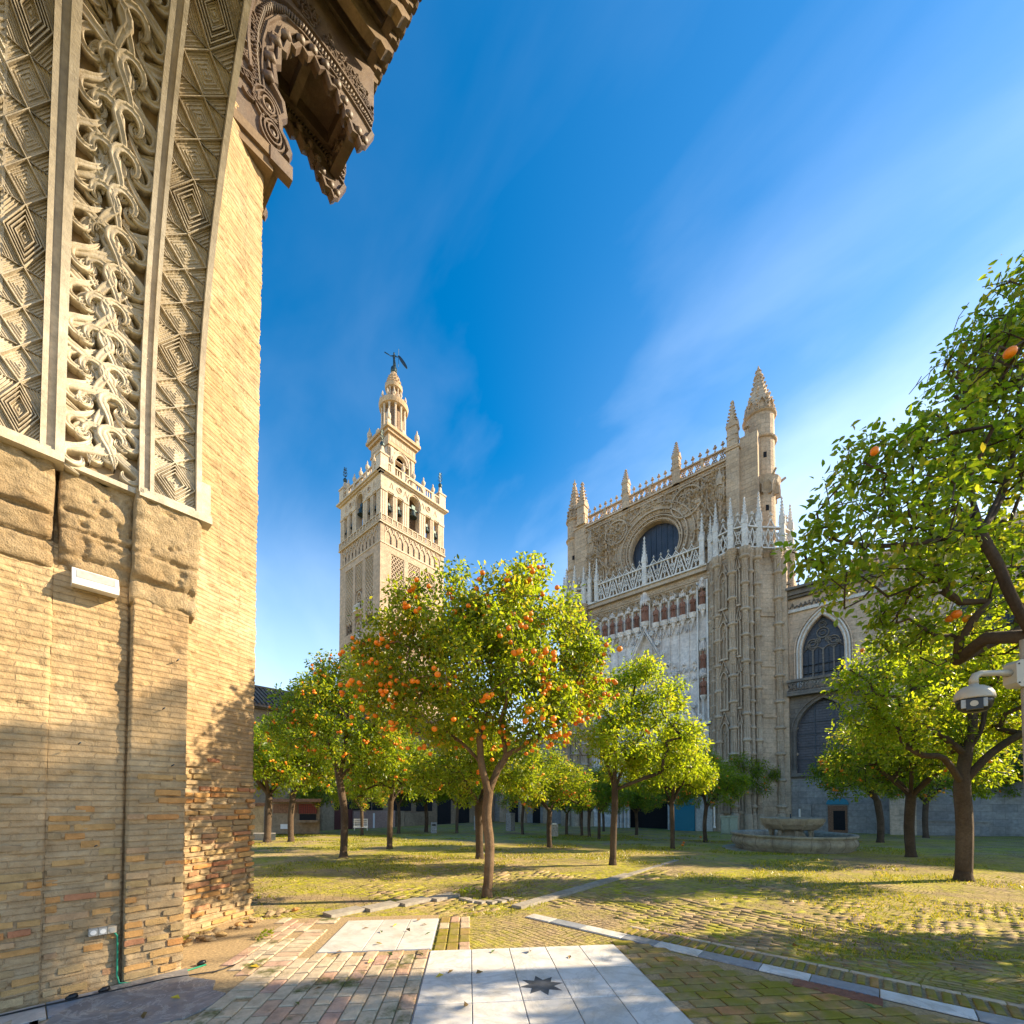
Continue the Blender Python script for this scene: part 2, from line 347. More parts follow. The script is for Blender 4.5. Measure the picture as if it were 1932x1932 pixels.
_d = maprange(t, noise(t, 3.2, 7, 0.72), 0.44, 0.72, 0.0, 0.7); _c = mixc(t, _d, _c, (0.42,0.36,0.27))
_f = maprange(t, noise(t, 60, 3, 0.7), 0.62, 0.72, 0.0, 0.35); _c = mixc(t, _f, _c, (0.2,0.16,0.1))
t.links.new(_c, b.inputs['Base Color']); b.inputs['Roughness'].default_value = 0.5; bump(t, b, noise(t, 30, 5, 0.7), 0.25, 0.003); MT['marble'] = m
MT['grey_marble'] = stone('grey_marble', (0.22,0.23,0.26), (0.30,0.31,0.34), (0.40,0.41,0.44), 3, 0.4, 0.15, 0.004, spec=0.5)
MT['kerb'] = stone('kerb_stone', (0.28,0.25,0.21), (0.36,0.32,0.27), (0.42,0.38,0.32), 2, 0.85, 0.6, 0.01, stain=(0.4, 2))
MT['fountain'] = stone('fountain_stone', (0.30,0.27,0.20), (0.40,0.36,0.28), (0.47,0.43,0.34), 1.5, 0.85, 0.8, 0.02, stain=(0.75, 1.6))
MT['rust'] = plain('rusted_paint', (0.26,0.13,0.07), 0.8, var=0.3)
MT['red'] = plain('red_lattice', (0.34,0.06,0.03), 0.7)
MT['darkred'] = plain('dark_red_door', (0.12,0.035,0.03), 0.7)
MT['whitepaint'] = plain('white_paint', (0.75,0.74,0.72), 0.5, var=0.05)
MT['teal'] = plain('teal_panel', (0.02,0.22,0.30), 0.5)
MT['greenbox'] = plain('pale_green_cabinet', (0.30,0.36,0.28), 0.5)
MT['black'] = plain('black_plastic', (0.015,0.015,0.017), 0.35)
MT['green'] = plain('green_cable', (0.02,0.25,0.15), 0.45)
MT['grey_plastic'] = plain('grey_plastic', (0.38,0.38,0.36), 0.35)
MT['cctv'] = plain('cream_housing', (0.46,0.40,0.31), 0.35, var=0.04)
MT['tileroof'] = stone('roof_tile', (0.10,0.075,0.06), (0.17,0.125,0.095), (0.25,0.19,0.14), 2, 0.9, 0.6, 0.02)
MT['plaster'] = stone('gallery_plaster', (0.20,0.14,0.09), (0.30,0.22,0.14), (0.40,0.30,0.2), 0.9, 0.9, 0.5, 0.02, stain=(0.4, 0.8))
MT['pinkish'] = stone('pink_render', (0.30,0.18,0.14), (0.38,0.25,0.2), (0.45,0.31,0.26), 1.2, 0.9, 0.4, 0.02)
MT['water'] = plain('still_water', (0.02,0.03,0.02), 0.05, spec=0.6, bs=0.05)

def leafmat(name, dark, mid, light, trans, tw=0.45):
    m = bpy.data.materials.new(name); m.use_nodes = True; t = m.node_tree
    b = t.nodes['Principled BSDF']; out = t.nodes['Material Output']
    a = N(t, 'ShaderNodeAttribute', attribute_name='lv')
    col = ramp(t, a.outputs['Fac'], [(0.0, dark), (0.55, mid), (0.9, light), (1.0, (0.34, 0.26, 0.03))])
    t.links.new(col, b.inputs['Base Color']); b.inputs['Roughness'].default_value = 0.36; b.inputs['Specular IOR Level'].default_value = 0.45
    tr = N(t, 'ShaderNodeBsdfTranslucent')
    tcol = ramp(t, a.outputs['Fac'], [(0.0, tuple(x*0.55 for x in trans)), (0.5, trans), (1.0, (0.75, 0.55, 0.04))])
    t.links.new(tcol, tr.inputs[0])
    mxs = N(t, 'ShaderNodeMixShader'); mxs.inputs[0].default_value = tw
    t.links.new(b.outputs[0], mxs.inputs[1]); t.links.new(tr.outputs[0], mxs.inputs[2]); t.links.new(mxs.outputs[0], out.inputs[0])
    return m
MT['leaf'] = leafmat('orange_leaf', (0.03,0.075,0.01), (0.06,0.13,0.014), (0.14,0.22,0.02), (0.54,0.68,0.02), 0.54)
MT['leaf_y'] = leafmat('backlit_leaf', (0.05,0.11,0.01), (0.09,0.18,0.012), (0.18,0.26,0.02), (0.62,0.76,0.02), 0.58)  # same leaf, with the yellow of backlighting put into its colour
MT['leaf_n'] = leafmat('near_leaf', (0.025,0.06,0.008), (0.05,0.105,0.012), (0.13,0.20,0.02), (0.58,0.74,0.02), 0.55)
m, t, b = newmat('orange_peel')
t.links.new(objvar(t, [(0, (0.78,0.16,0.002)), (0.6, (0.86,0.24,0.003)), (1, (0.88,0.36,0.01))]), b.inputs['Base Color'])
b.inputs['Roughness'].default_value = 0.42; bump(t, b, noise(t, 220, 2), 0.3, 0.002); MT['orange'] = m

def groundmat():
    m, t, b = newmat('mossy_brick_ground')
    p = pos(t)
    dn = N(t, 'ShaderNodeTexNoise'); dn.inputs['Scale'].default_value = 0.5; dn.inputs['Detail'].default_value = 3; t.links.new(p, dn.inputs['Vector'])
    dv = N(t, 'ShaderNodeVectorMath', operation='MULTIPLY_ADD'); t.links.new(dn.outputs['Color'], dv.inputs[0]); dv.inputs[1].default_value = (0.9, 0.9, 0); t.links.new(p, dv.inputs[2])
    def bt(rot):
        mpn = N(t, 'ShaderNodeMapping'); mpn.inputs['Rotation'].default_value = (0, 0, rot); t.links.new(dv.outputs[0], mpn.inputs[0])
        k = N(t, 'ShaderNodeTexBrick'); k.inputs['Scale'].default_value = 1; k.inputs['Brick Width'].default_value = 0.28; k.inputs['Row Height'].default_value = 0.075
        k.inputs['Mortar Size'].default_value = 0.012; k.inputs['Mortar Smooth'].default_value = 0.5
        k.inputs['Color1'].default_value = (0.46,0.34,0.21,1); k.inputs['Color2'].default_value = (0.33,0.24,0.16,1); k.inputs['Mortar'].default_value = (0.11,0.09,0.04,1)
        t.links.new(mpn.outputs[0], k.inputs['Vector']); return k
    b1 = bt(0.0); b2 = bt(PI/2 + 0.35)
    sel = maprange(t, noise(t, 0.42, 2), 0.49, 0.51)
    col = mixc(t, sel, b1.outputs['Color'], b2.outputs['Color'])
    fac = mixc(t, sel, b1.outputs['Fac'], b2.outputs['Fac'])
    sand = maprange(t, noise(t, 0.8, 7, 0.7), 0.42, 0.62, 0.0, 0.8)
    sandc = ramp(t, noise(t, 14, 5, 0.7), [(0.3, (0.46,0.32,0.15)), (0.7, (0.68,0.51,0.25))])
    col = mixc(t, sand, col, sandc)
    # moss follows the joints and gathers in broad patches
    mo = maprange(t, noise(t, 0.36, 8, 0.72, None, 0.8), 0.40, 0.58, 0.0, 1.0)
    fine = maprange(t, noise(t, 9, 5, 0.7), 0.38, 0.58, 0.15, 1.0)
    mf = N(t, 'ShaderNodeMath', operation='MULTIPLY'); t.links.new(mo, mf.inputs[0]); t.links.new(fine, mf.inputs[1])
    mossc = ramp(t, noise(t, 5, 5, 0.7), [(0.3, (0.17,0.18,0.01)), (0.5, (0.44,0.42,0.015)), (0.7, (0.68,0.60,0.03))])
    col = mixc(t, mf.outputs[0], col, mossc)
    t.links.new(col, b.inputs['Base Color']); b.inputs['Roughness'].default_value = 0.95; b.inputs['Specular IOR Level'].default_value = 0.15
    h = N(t, 'ShaderNodeMath', operation='MULTIPLY_ADD'); t.links.new(fac, h.inputs[0]); h.inputs[1].default_value = -1.0; t.links.new(noise(t, 18, 6, 0.75), h.inputs[2])
    h2 = N(t, 'ShaderNodeMath', operation='MULTIPLY_ADD'); t.links.new(noise(t, 3.5, 5, 0.7), h2.inputs[0]); h2.inputs[1].default_value = 2.0; t.links.new(h.outputs[0], h2.inputs[2])
    bump(t, b, h2.outputs[0], 1.0, 0.035); return m
MT['ground'] = groundmat()

# ------------------------------------------------------------------ ground
fwv = np.concatenate([[-200, -60, -20, -5], np.arange(0, 8, 1.0), np.arange(8, 42, 0.22), [44, 50, 70, 120, 250, 600]])
rv = np.concatenate([[-600, -250, -120, -70], np.arange(-45, 40, 0.35), [45, 70, 120, 250, 600]])
FW, RR = np.meshgrid(fwv, rv, indexing='ij')
Z = np.where(FW < 12, 0.0, -0.0375 * (np.minimum(FW, 40) - 12))
und = (fbm(FW*1.3 + 50, RR*0.8 + 50, 4, 3) - 0.5) * 0.10
msk = np.clip((FW - 8.6) / 3, 0, 1) * np.clip((41 - FW) / 2, 0, 1)
Z = Z + und * msk
cy_, sy_ = math.cos(YAW), math.sin(YAW)
P = np.stack([RR*cy_ - FW*sy_, RR*sy_ + FW*cy_, Z], -1)
tag(grid_obj('ground', P, MT['ground'], None, True), kind='structure')

PA = YAW + math.atan((966 - 885) / FPX)
pr = Vector((math.cos(PA), math.sin(PA), 0)); pq = Vector((-math.sin(PA), math.cos(PA), 0))
def PV(r, q, z=0): p = pr*r + pq*q; return (p.x, p.y, z)
def brickmesh(name, lx, ly, h, jit=0.06, seed=0, mat=None, inset=0.008):
    rd = random.Random(seed)
    def j(a): return a * (1 + (rd.random() - 0.5) * jit)
    x, y = lx/2, ly/2; b = inset
    vs = [(-j(x), -j(y), -0.02), (j(x), -j(y), -0.02), (j(x), j(y), -0.02), (-j(x), j(y), -0.02)]
    k = [(-1,-1), (1,-1), (1,1), (-1,1)]
    vs += [(kx*j(x), ky*j(y), h - b*0.7) for kx, ky in k]
    vs += [(kx*(x - b*(1+rd.random())), ky*(y - b*(1+rd.random())), h + (rd.random() - 0.5)*0.003) for kx, ky in k]
    fs = [(8,9,10,11)]
    for i in range(4):
        n = (i+1) % 4; fs += [(i, n, 4+n, 4+i), (4+i, 4+n, 8+n, 8+i)]
    me = bpy.data.meshes.new(name); me.from_pydata(vs, [], fs)
    if mat: me.materials.append(mat)
    return me
MT['pave_warm'] = brickmat('warm_paving_brick', [(0.0,(0.54,0.34,0.24)), (0.25,(0.58,0.47,0.33)), (0.6,(0.62,0.52,0.38)), (0.88,(0.54,0.43,0.31)), (1.0,(0.56,0.33,0.26))], moss=0.12)
MT['pave_moss'] = brickmat('mossy_paving_brick', [(0.0,(0.40,0.25,0.11)), (0.4,(0.34,0.26,0.11)), (0.7,(0.30,0.24,0.09)), (1.0,(0.50,0.25,0.10))], moss=0.45, mosscol=(0.24,0.21,0.015))
MT['pave_field'] = brickmat('field_brick', [(0.0,(0.40,0.29,0.17)), (0.4,(0.36,0.27,0.16)), (0.7,(0.30,0.22,0.13)), (1.0,(0.50,0.37,0.22))], moss=0.42, island=True, mosscol=(0.30,0.29,0.02))
MT['sandjoint'] = plain('sandy_joint', (0.42,0.30,0.16), 0.95, var=0.25, vscale=40, bs=0.6)
WB = [brickmesh('brick_w%d' % i, 0.262, 0.128, 0.018, 0.04, i, MT['pave_warm']) for i in range(5)]
MB_ = [brickmesh('brick_m%d' % i, 0.262, 0.128, 0.016, 0.05, 10+i, MT['pave_moss']) for i in range(5)]
bed = M()
bed.add([PV(-3.4,1.5,.004), PV(-.44,1.5,.004), PV(-.44,6.5,.004), PV(-3.4,6.5,.004)], [(0,1,2,3)])
bedo = tag(bed.build('brick_paving', MT['sandjoint']), kind='structure')
def inpoly(x, y, poly):
    c = False; n = len(poly)
    for i in range(n):
        (x1,y1),(x2,y2) = poly[i], poly[(i+1) % n]
        if (y1 > y) != (y2 > y) and x < (x2-x1)*(y-y1)/(y2-y1) + x1: c = not c
    return c
rr = random.Random(3)
cnt = 0
# left: long joints towards the trees, running bond of lengthwise bricks, a few laid across
for i in range(27):
    r = -0.51 - i*0.14
    q = 3.15 + (i % 2)*0.14
    while q < 6.4:
        x, y, _ = PV(r, q)
        ok = x > (-5.0 if y < 1.4 else -5.3 - (y-1.4)*1.0) + 0.10*math.sin(y*9) and not (r > -1.78 and q > 4.93) and not inpoly(x, y, [(-5.5,0),(-4.55,0.2),(-4.15,0.9),(-4.35,1.35),(-5.5,1.5)]) 
        if ok and x < -5.5 and rr.random() < .18: ok = False
        if ok and cnt < 299:
            if i in (10, 11) and q > 3.9:
                if i == 10:
                    inst(rr.choice(WB), 'brick', bedo, PV(r-0.07, q, 0.003), (0, 0, PA + rr.uniform(-.01,.01))); cnt += 1
                    inst(rr.choice(WB), 'brick', bedo, PV(r-0.07, q+0.14, 0.003), (0, 0, PA + rr.uniform(-.01,.01))); cnt += 1
            else:
                inst(rr.choice(WB), 'brick', bedo, PV(r, q, 0.002 + rr.random()*0.003), (0, 0, PA + PI/2 + rr.uniform(-.015,.015))); cnt += 1
        q += 0.28
# strip of bricks between the two marble areas
for i in range(3):
    for k in range(5):
        inst(rr.choice(MB_ if rr.random() < .5 else WB), 'brick', bedo, PV(-0.33 + i*0.14, 5.05 + k*0.28, 0.004), (0, 0, PA + PI/2 + rr.uniform(-.03,.03)))
# right: running bond laid across
bed2 = M(); bed2.add([PV(1.71,2.2,.004), PV(5.6,1.6,.004), PV(4.3,2.86,.004), PV(3.1,3.86,.004), PV(1.71,5.1,.004)], [(0,1,2,3,4)])
bed2o = tag(bed2.build('brick_paving', MT['sandjoint']), kind='structure')
cnt = 0
for k in range(20):
    q = 4.98 - k*0.141
    r = 1.85 + (k % 2)*0.14
    while r < 5.0:
        x, y, _ = PV(r, q)
        if y < 4.78 - 0.0 and cnt < 240:
            inst(rr.choice(MB_), 'brick', bed2o, PV(r, q, 0.002 + rr.random()*0.003), (0, 0, PA + rr.uniform(-.015,.015))); cnt += 1
        r += 0.281
# marble slabs
MT['marble_tint'] = MT['marble']
mp_ = M(); mp_.add([PV(-.44,1.0,.006), PV(1.71,1.0,.006), PV(1.71,4.93,.006), PV(-.44,4.93,.006)], [(0,1,2,3)]); mp_.add([PV(-1.7,4.98,.006), PV(-.42,4.98,.006), PV(-.42,6.28,.006), PV(-1.7,6.28,.006)], [(0,1,2,3)])
marb = tag(mp_.build('marble_path', MT['grey_marble']), kind='structure')
def slab(name, parent, r0, q0, r1, q1, mat, z=0.018, fr=PV, g=0.004):
    b = M(); g2 = g*2
    vs = [fr(r0+g,q0+g,0.0), fr(r1-g,q0+g,0.0), fr(r1-g,q1-g,0.0), fr(r0+g,q1-g,0.0), fr(r0+g,q0+g,z-.003), fr(r1-g,q0+g,z-.003), fr(r1-g,q1-g,z-.003), fr(r0+g,q1-g,z-.003),
          fr(r0+g2,q0+g2,z), fr(r1-g2,q0+g2,z), fr(r1-g2,q1-g2,z), fr(r0+g2,q1-g2,z)]
    b.add(vs, [(8,9,10,11)] + [(i, (i+1) % 4, 4+(i+1) % 4, 4+i) for i in range(4)] + [(4+i, 4+(i+1) % 4, 8+(i+1) % 4, 8+i) for i in range(4)])
    return b.build(name, mat, parent)
rs = [-0.43, 0.03, 0.46, 0.88, 1.28, 1.70]
for a, bb in zip(rs[:-1], rs[1:]):
    qs = [4.92, 4.27, 3.62, 2.95, 2.25, 1.0]
    for q1, q0 in zip(qs[:-1], qs[1:]):
        s_ = slab('marble_slab', marb, a, q0, bb, q1, MT['marble'])
        if abs(a - 0.46) < .01 and q1 > 4.2 and q1 < 4.3: star_slab = s_
for a, bb in ((-1.69,-1.2), (-1.2,-.82), (-.82,-.43)):
    slab('marble_slab', marb, a, 4.99, bb, 6.26, MT['marble'])
st = M(); pts = []
for i in range(16):
    rad = 0.205 if i % 2 == 0 else 0.11
    a = PI/8*i + 0.12; pts.append((0.665 + rad*math.cos(a), 3.90 + rad*math.sin(a)))
st.prism(pts, lambda a, b_, c: PV(a, b_, c), 0.017, 0.021)
st.build('star_inlay', MT['ink'], star_slab)
# world-aligned bands
def WF(x, y, z=0): return (x, y, z)
band = tag(M().build('border_strip', None), kind='structure')
bm0 = M(); bm0.add([(-4.0,4.86,.004),(6.5,4.86,.004),(6.5,5.10,.004),(-4.0,5.10,.004)], [(0,1,2,3)])
bpy.data.objects.remove(band); band = tag(bm0.build('border_strip', MT['sandjoint']), kind='structure')
x = -3.95; i = 0
while x < 6.4:
    ln = 0.42 + 0.08*((i*7) % 3); slab('border_slab', band, x, 4.875, x+ln, 5.085, MT['marble'] if i % 2 == 0 else MT['grey_marble'], 0.02, WF); x += ln; i += 1
k1 = M(); k1.box(-4.50, 5.2, -0.02, -4.30, 9.2, 0.045); k1.box(-4.47, 9.2, -0.02, -4.35, 12.3, 0.03); tag(k1.build('tree_kerb', MT['kerb']), kind='structure')
k2 = M()
for yy in np.arange(3.0, 5.2, 0.55): k2.box(-6.32 + (yy-3)*0.22, yy, -0.02, -6.05 + (yy-3)*0.22, yy+0.53, 0.05)
tag(k2.build('tree_kerb', MT['kerb']), kind='structure')
# soldier course with sandy joints beyond the strip
sol = M(); sol.add([(-2.6,5.10,.005),(4.6,5.10,.005),(4.6,5.46,.005),(-2.6,5.46,.005)], [(0,1,2,3)]); solo = tag(sol.build('soldier_course', MT['sandjoint']), kind='structure')
SB = [brickmesh('brick_s%d' % i, 0.062, 0.25, 0.02, 0.08, 30+i, MT['pave_moss']) for i in range(4)]
for i in range(74): inst(rr.choice(SB), 'brick', solo, (-2.55 + i*0.0955, 5.25 + rr.uniform(-.01,.01), 0.004), (0, 0, rr.uniform(-.04,.04)))
KB = [brickmesh('brick_k%d' % i, 0.25, 0.062, 0.02, 0.08, 40+i, MT['pave_warm']) for i in range(3)]
for i in range(28): inst(rr.choice(KB), 'brick', solo, (-2.45 + i*0.258, 5.42, 0.004), (0, 0, rr.uniform(-.03,.03)))
# herringbone / basket field, joined
def field(name, x0, x1, y0, y1, keep, ang, seed, base=0.0):
    rd = random.Random(seed); V = []; F = []
    Lb, Wb = 0.25, 0.066; n = 0
    c, s = math.cos(ang), math.sin(ang)
    step = Wb + 0.012; lstep = Lb + 0.012
    for i in range(-80, 80):
        for j in range(-120, 120):
            blk = (i + (j // 3)) % 2 if ang < 0.9 else 0
            px, py = i*lstep + (j % 2)*lstep/2, j*step
            X, Y = px*c - py*s, px*s + py*c
            X += (x0+x1)/2; Y += (y0+y1)/2
            if not (x0 < X < x1 and y0 < Y < y1): continue
            fw = -X*sy_ + Y*cy_
            if fw < 4.2 or rd.random() > keep(X, Y): continue
            a = ang + rd.uniform(-.06,.06); ca, sa = math.cos(a), math.sin(a); h = 0.005 + rd.random()*0.008
            tl, tw_ = rd.uniform(-.01,.01), rd.uniform(-.008,.008)
            o = len(V)
            for dz, k in ((-.01, 1), (h, .96)):
                for ux, uy in ((-1,-1),(1,-1),(1,1),(-1,1)):
                    lx, ly = ux*Lb/2*k, uy*Wb/2*k
                    V.append((X + lx*ca - ly*sa, Y + lx*sa + ly*ca, G(X, Y) + dz + (tl*ux + tw_*uy if dz > 0 else 0)))
            F += [(o+4,o+5,o+6,o+7)] + [(o+q, o+(q+1) % 4, o+4+(q+1) % 4, o+4+q) for q in range(4)]
    me = npmesh(name, np.array(V), np.array(F)); return tag(link(name, me, MT['pave_field']), kind='stuff')
def kp(seed, dens):
    def f(X, Y):
        v = float(fbm(np.array(X*0.9+30), np.array(Y*0.9+30), 3, seed)); return dens if v < 0.55 else 0.12
    return f
field('brick_field', -4.2, 5.5, 5.52, 7.6, kp(5, .93), 0.08, 1)
field('brick_field', -4.2, 6.5, 7.6, 10.5, kp(6, .85), 0.95, 2)
field('brick_field', -8.5, -4.6, 4.2, 8.4, kp(8, .55), 1.45, 3)
# bare soil and rubble at the foot of the jamb
# grey slabs by the wall
gs = M(); gs.add([(-5.6,-2.5,.005),(-4.35,-2.5,.005),(-4.35,1.5,.005),(-5.6,1.5,.005)], [(0,1,2,3)]); gso = tag(gs.build('slab_strip', MT['sandjoint']), kind='structure')
m, t, b = newmat('veined_dark_marble')
_v = noise(t, 2.2, 8, 0.66, None, 2.2); _s = N(t, 'ShaderNodeMath', operation='SUBTRACT'); t.links.new(_v, _s.inputs[0]); _s.inputs[1].default_value = 0.5; _r = N(t, 'ShaderNodeMath', operation='ABSOLUTE'); t.links.new(_s.outputs[0], _r.inputs[0])
_c = mixc(t, maprange(t, _r.outputs[0], 0.0, 0.03, 0.6, 0.0), ramp(t, noise(t, 3, 6, 0.7), [(0.3, (0.13,0.125,0.13)), (0.7, (0.27,0.26,0.26))]), (0.5,0.48,0.45))
_c = mixc(t, maprange(t, noise(t, 7, 6, 0.7), 0.5, 0.7, 0.0, 0.5), _c, (0.40,0.34,0.27))
t.links.new(_c, b.inputs['Base Color']); b.inputs['Roughness'].default_value = 0.5; bump(t, b, noise(t, 14, 6, 0.75), 0.6, 0.012); MT['veined'] = m
MT['striped'] = stone('striped_marble', (0.46,0.44,0.42), (0.58,0.52,0.46), (0.60,0.42,0.34), 2.0, 0.42, 0.15, 0.004, spec=0.5)
b_ = M(); b_.prism([(-5.30,0.52),(-5.30,1.14),(-5.02,1.10),(-4.74,1.24),(-4.52,1.16),(-4.36,1.22),(-4.20,1.08),(-4.12,0.86),(-4.18,0.6),(-4.05,0.3),(-4.4,0.05),(-4.9,0.2)], WF, 0.006, 0.026); b_.build('broken_slab', MT['veined'], gso)
for a, c_, m_ in ((-0.9,-0.2,'striped'), (-0.2,0.18,'striped'), (0.18,0.50,'grey_marble')):
    slab('slab', gso, -5.3, a, -4.93, c_, MT[m_], 0.022, WF); slab('slab', gso, -4.93, a-.1, -4.5, min(c_,0.14), MT['grey_marble' if m_ == 'striped' else 'striped'], 0.022, WF)
gr = thing('drain_grate', PV(3.28, 3.75, 0), 'brown woven drain grate sunk beside the white and grey border strip', 'grate')
g_ = M()
for i in range(12): g_.box(*[v for v in (-0.62 + i*0.05, 4.70, 0.01, -0.59 + i*0.05, 4.85, 0.024)])
g_.build('slat', MT['terracotta'], gr)
g_ = M()
for i in range(5): g_.box(-0.64, 4.70+i*0.032, 0.012, -0.01, 4.675+i*0.032, 0.027)
g_.build('cross_bar', MT['terracotta'], gr)
# moss and grass blades
def blades(name, n, region, seed, mat, h0=0.02, h1=0.05):
    r2 = np.random.default_rng(seed)
    fw = region[0] + (region[1]-region[0]) * r2.random(n)**1.4; rt = region[2] + (region[3]-region[2]) * r2.random(n)
    rt = rt * (fw/region[1]*0.7+0.3)
    X = rt*cy_ - fw*sy_; Y = rt*sy_ + fw*cy_
    k = fbm(X*0.6+20, Y*0.6+20, 5, 11) > 0.53
    k &= ~((np.abs(Y-4.98) < .5) & (X > -4.2)) & ~((X < -5.0) & (Y < 2.6)) & ((Y > 5.1) | (fbm(X*3, Y*3, 3, 5) > .55))
    X, Y, fw = X[k], Y[k], fw[k]; m_ = len(X)
    rqv = X*math.cos(PA)+Y*math.sin(PA); qv = -X*math.sin(PA)+Y*math.cos(PA)
    k = ~((rqv > -3.3) & (rqv < 1.75) & (qv < 6.3)); X, Y, fw = X[k], Y[k], fw[k]; m_ = len(X)
    Z = np.where(fw < 12, 0, -0.0375*(np.minimum(fw, 40)-12)) - 0.004
    h = (h0 + (h1-h0)*r2.random(m_)) * (1 + fw/20); a = r2.random(m_)*2*PI; wd = 0.006 + 0.006*fw/10
    lx, ly = (r2.random(m_)-.5)*h*1.6, (r2.random(m_)-.5)*h*1.6
    V = np.zeros((m_, 3, 3)); V[:,0] = np.stack([X - wd*np.cos(a), Y - wd*np.sin(a), Z], 1); V[:,1] = np.stack([X + wd*np.cos(a), Y + wd*np.sin(a), Z], 1); V[:,2] = np.stack([X+lx, Y+ly, Z+h], 1)
    me = npmesh(name, V.reshape(-1,3), np.arange(m_*3).reshape(-1,3), np.repeat(r2.random(m_), 3)); return tag(link(name, me, mat), kind='stuff')
MT['grass'] = leafmat('moss_blade', (0.12,0.16,0.01), (0.24,0.26,0.015), (0.44,0.40,0.03), (0.5,0.5,0.03), 0.4)
blades('grass', 110000, (4.6, 30, -22, 22), 5, MT['grass'])

# ------------------------------------------------------------------ trees
def leaves(T, per, size, seed, spread=0.3, fold=True, droop=0.25, up=None):
    """T: (n,3) twig ends; returns verts, faces, attr"""
    r2 = np.random.default_rng(seed); cnt_ = np.maximum(1, (per*(0.25 + 1.5*r2.random(len(T))**1.3)).astype(int)); n = int(cnt_.sum())
    base = np.repeat(T, cnt_, 0)
    d = r2.normal(size=(n,3)); d /= np.linalg.norm(d, axis=1)[:,None]
    c = base + d * (spread * r2.random(n)**0.6)[:,None]
    ax = d*0.7 + r2.normal(size=(n,3))*0.55; ax[:,2] -= droop; ax /= np.linalg.norm(ax, axis=1)[:,None]
    nr = r2.normal(size=(n,3))*0.55 + np.array([0.15,0.15,0.8]); nr -= (nr*ax).sum(1)[:,None]*ax; nr /= np.linalg.norm(nr, axis=1)[:,None]
    sd = np.cross(ax, nr)
    Ls = size*(0.6 + 0.7*r2.random(n)); W = Ls*0.24
    b = c; tip = c + ax*Ls[:,None] - nr*(Ls*0.12)[:,None]
    lv = np.clip(0.45 + 0.22*r2.normal(size=n) + np.repeat(0.17*r2.normal(size=len(T)), cnt_), 0, 0.93)
    lv[r2.random(n) < 0.004] = 1.0
    if fold:
        m1 = c + ax*(Ls*0.38)[:,None]; m2 = c + ax*(Ls*0.72)[:,None] - nr*(Ls*0.04)[:,None]
        rise = nr*(Ls*0.07)[:,None]
        V = np.stack([b, m1+sd*W[:,None]+rise, m1, m1-sd*W[:,None]+rise, m2+sd*(W*.75)[:,None]+rise*.7, m2, m2-sd*(W*.75)[:,None]+rise*.7, tip], 1).reshape(-1,3)
        f = np.array([[0,1,2],[0,2,3],[1,4,5],[1,5,2],[2,5,6],[2,6,3],[4,7,5],[5,7,6]]); k = 8
    else:
        m1 = c + ax*(Ls*0.5)[:,None]
        V = np.stack([b, m1+sd*W[:,None], tip, m1-sd*W[:,None]], 1).reshape(-1,3); f = np.array([[0,1,2],[0,2,3]]); k = 4
    F = (np.arange(n)[:,None,None]*k + f[None]).reshape(-1,3)
    return V, F, np.repeat(lv, k)

def skeleton(init, targets, r_tip=0.006, gam=2.3, seed=0):
    """init: list of polylines from the ground up (first point of each but the first lies on an earlier one)"""
    rd = random.Random(seed)
    Pn = []; par = []
    def addp(p, q): Pn.append(np.array(p, float)); par.append(q); return len(Pn)-1
    def smooth(pl):
        if len(pl) < 3: return pl
        Q = [Vector(p) for p in pl]; out = []
        for i in range(len(Q)-1):
            a, b_, c, d = Q[max(i-1,0)], Q[i], Q[i+1], Q[min(i+2,len(Q)-1)]
            for k_ in range(3):
                t_ = k_/3; out.append(tuple(0.5*((2*b_) + (c-a)*t_ + (2*a-5*b_+4*c-d)*t_*t_ + (3*b_-a-3*c+d)*t_**3)))
        out.append(tuple(Q[-1])); return out
    init = [smooth(list(p_)) for p_ in init]
    for li, pl in enumerate(init):
        if li == 0: k = addp(pl[0], -1)
        else:
            k = int(np.argmin([np.linalg.norm(a - np.array(pl[0])) for a in Pn]))
        for p in pl[1:]: k = addp(p, k)
    trunk_n = len(init[0]) - 1
    root = np.array(init[0][-1])
    T = sorted(targets, key=lambda t: np.linalg.norm(np.array(t) - root))
    for tpt in T:
        tpt = np.array(tpt); A = np.array(Pn)
        dd = np.linalg.norm(A - tpt, axis=1); dd[:trunk_n] += 5
        k = int(np.argmin(dd)); D = dd[k]
        if D < 0.03: continue
        n = max(1, int(D/0.28)); p0 = Pn[k]
        gdir = (p0 - Pn[par[k]]) if par[k] >= 0 else np.array([0,0,1.0]); gdir = gdir/(np.linalg.norm(gdir)+1e-9)
        for i in range(1, n+1):
            f = i/n; p = p0 + (tpt - p0)*f + gdir*D*0.22*math.sin(PI*f) + np.array([rd.gauss(0,1) for _ in range(3)])*0.02*D**0.5*(f < 1)
            k = addp(p, k)
    n = len(Pn); rad = np.zeros(n); ch = [[] for _ in range(n)]
    for i in range(n):
        if par[i] >= 0: ch[par[i]].append(i)
    for i in range(n-1, -1, -1):
        rad[i] = r_tip if not ch[i] else sum(rad[c]**gam for c in ch[i])**(1/gam)
    return Pn, par, ch, rad

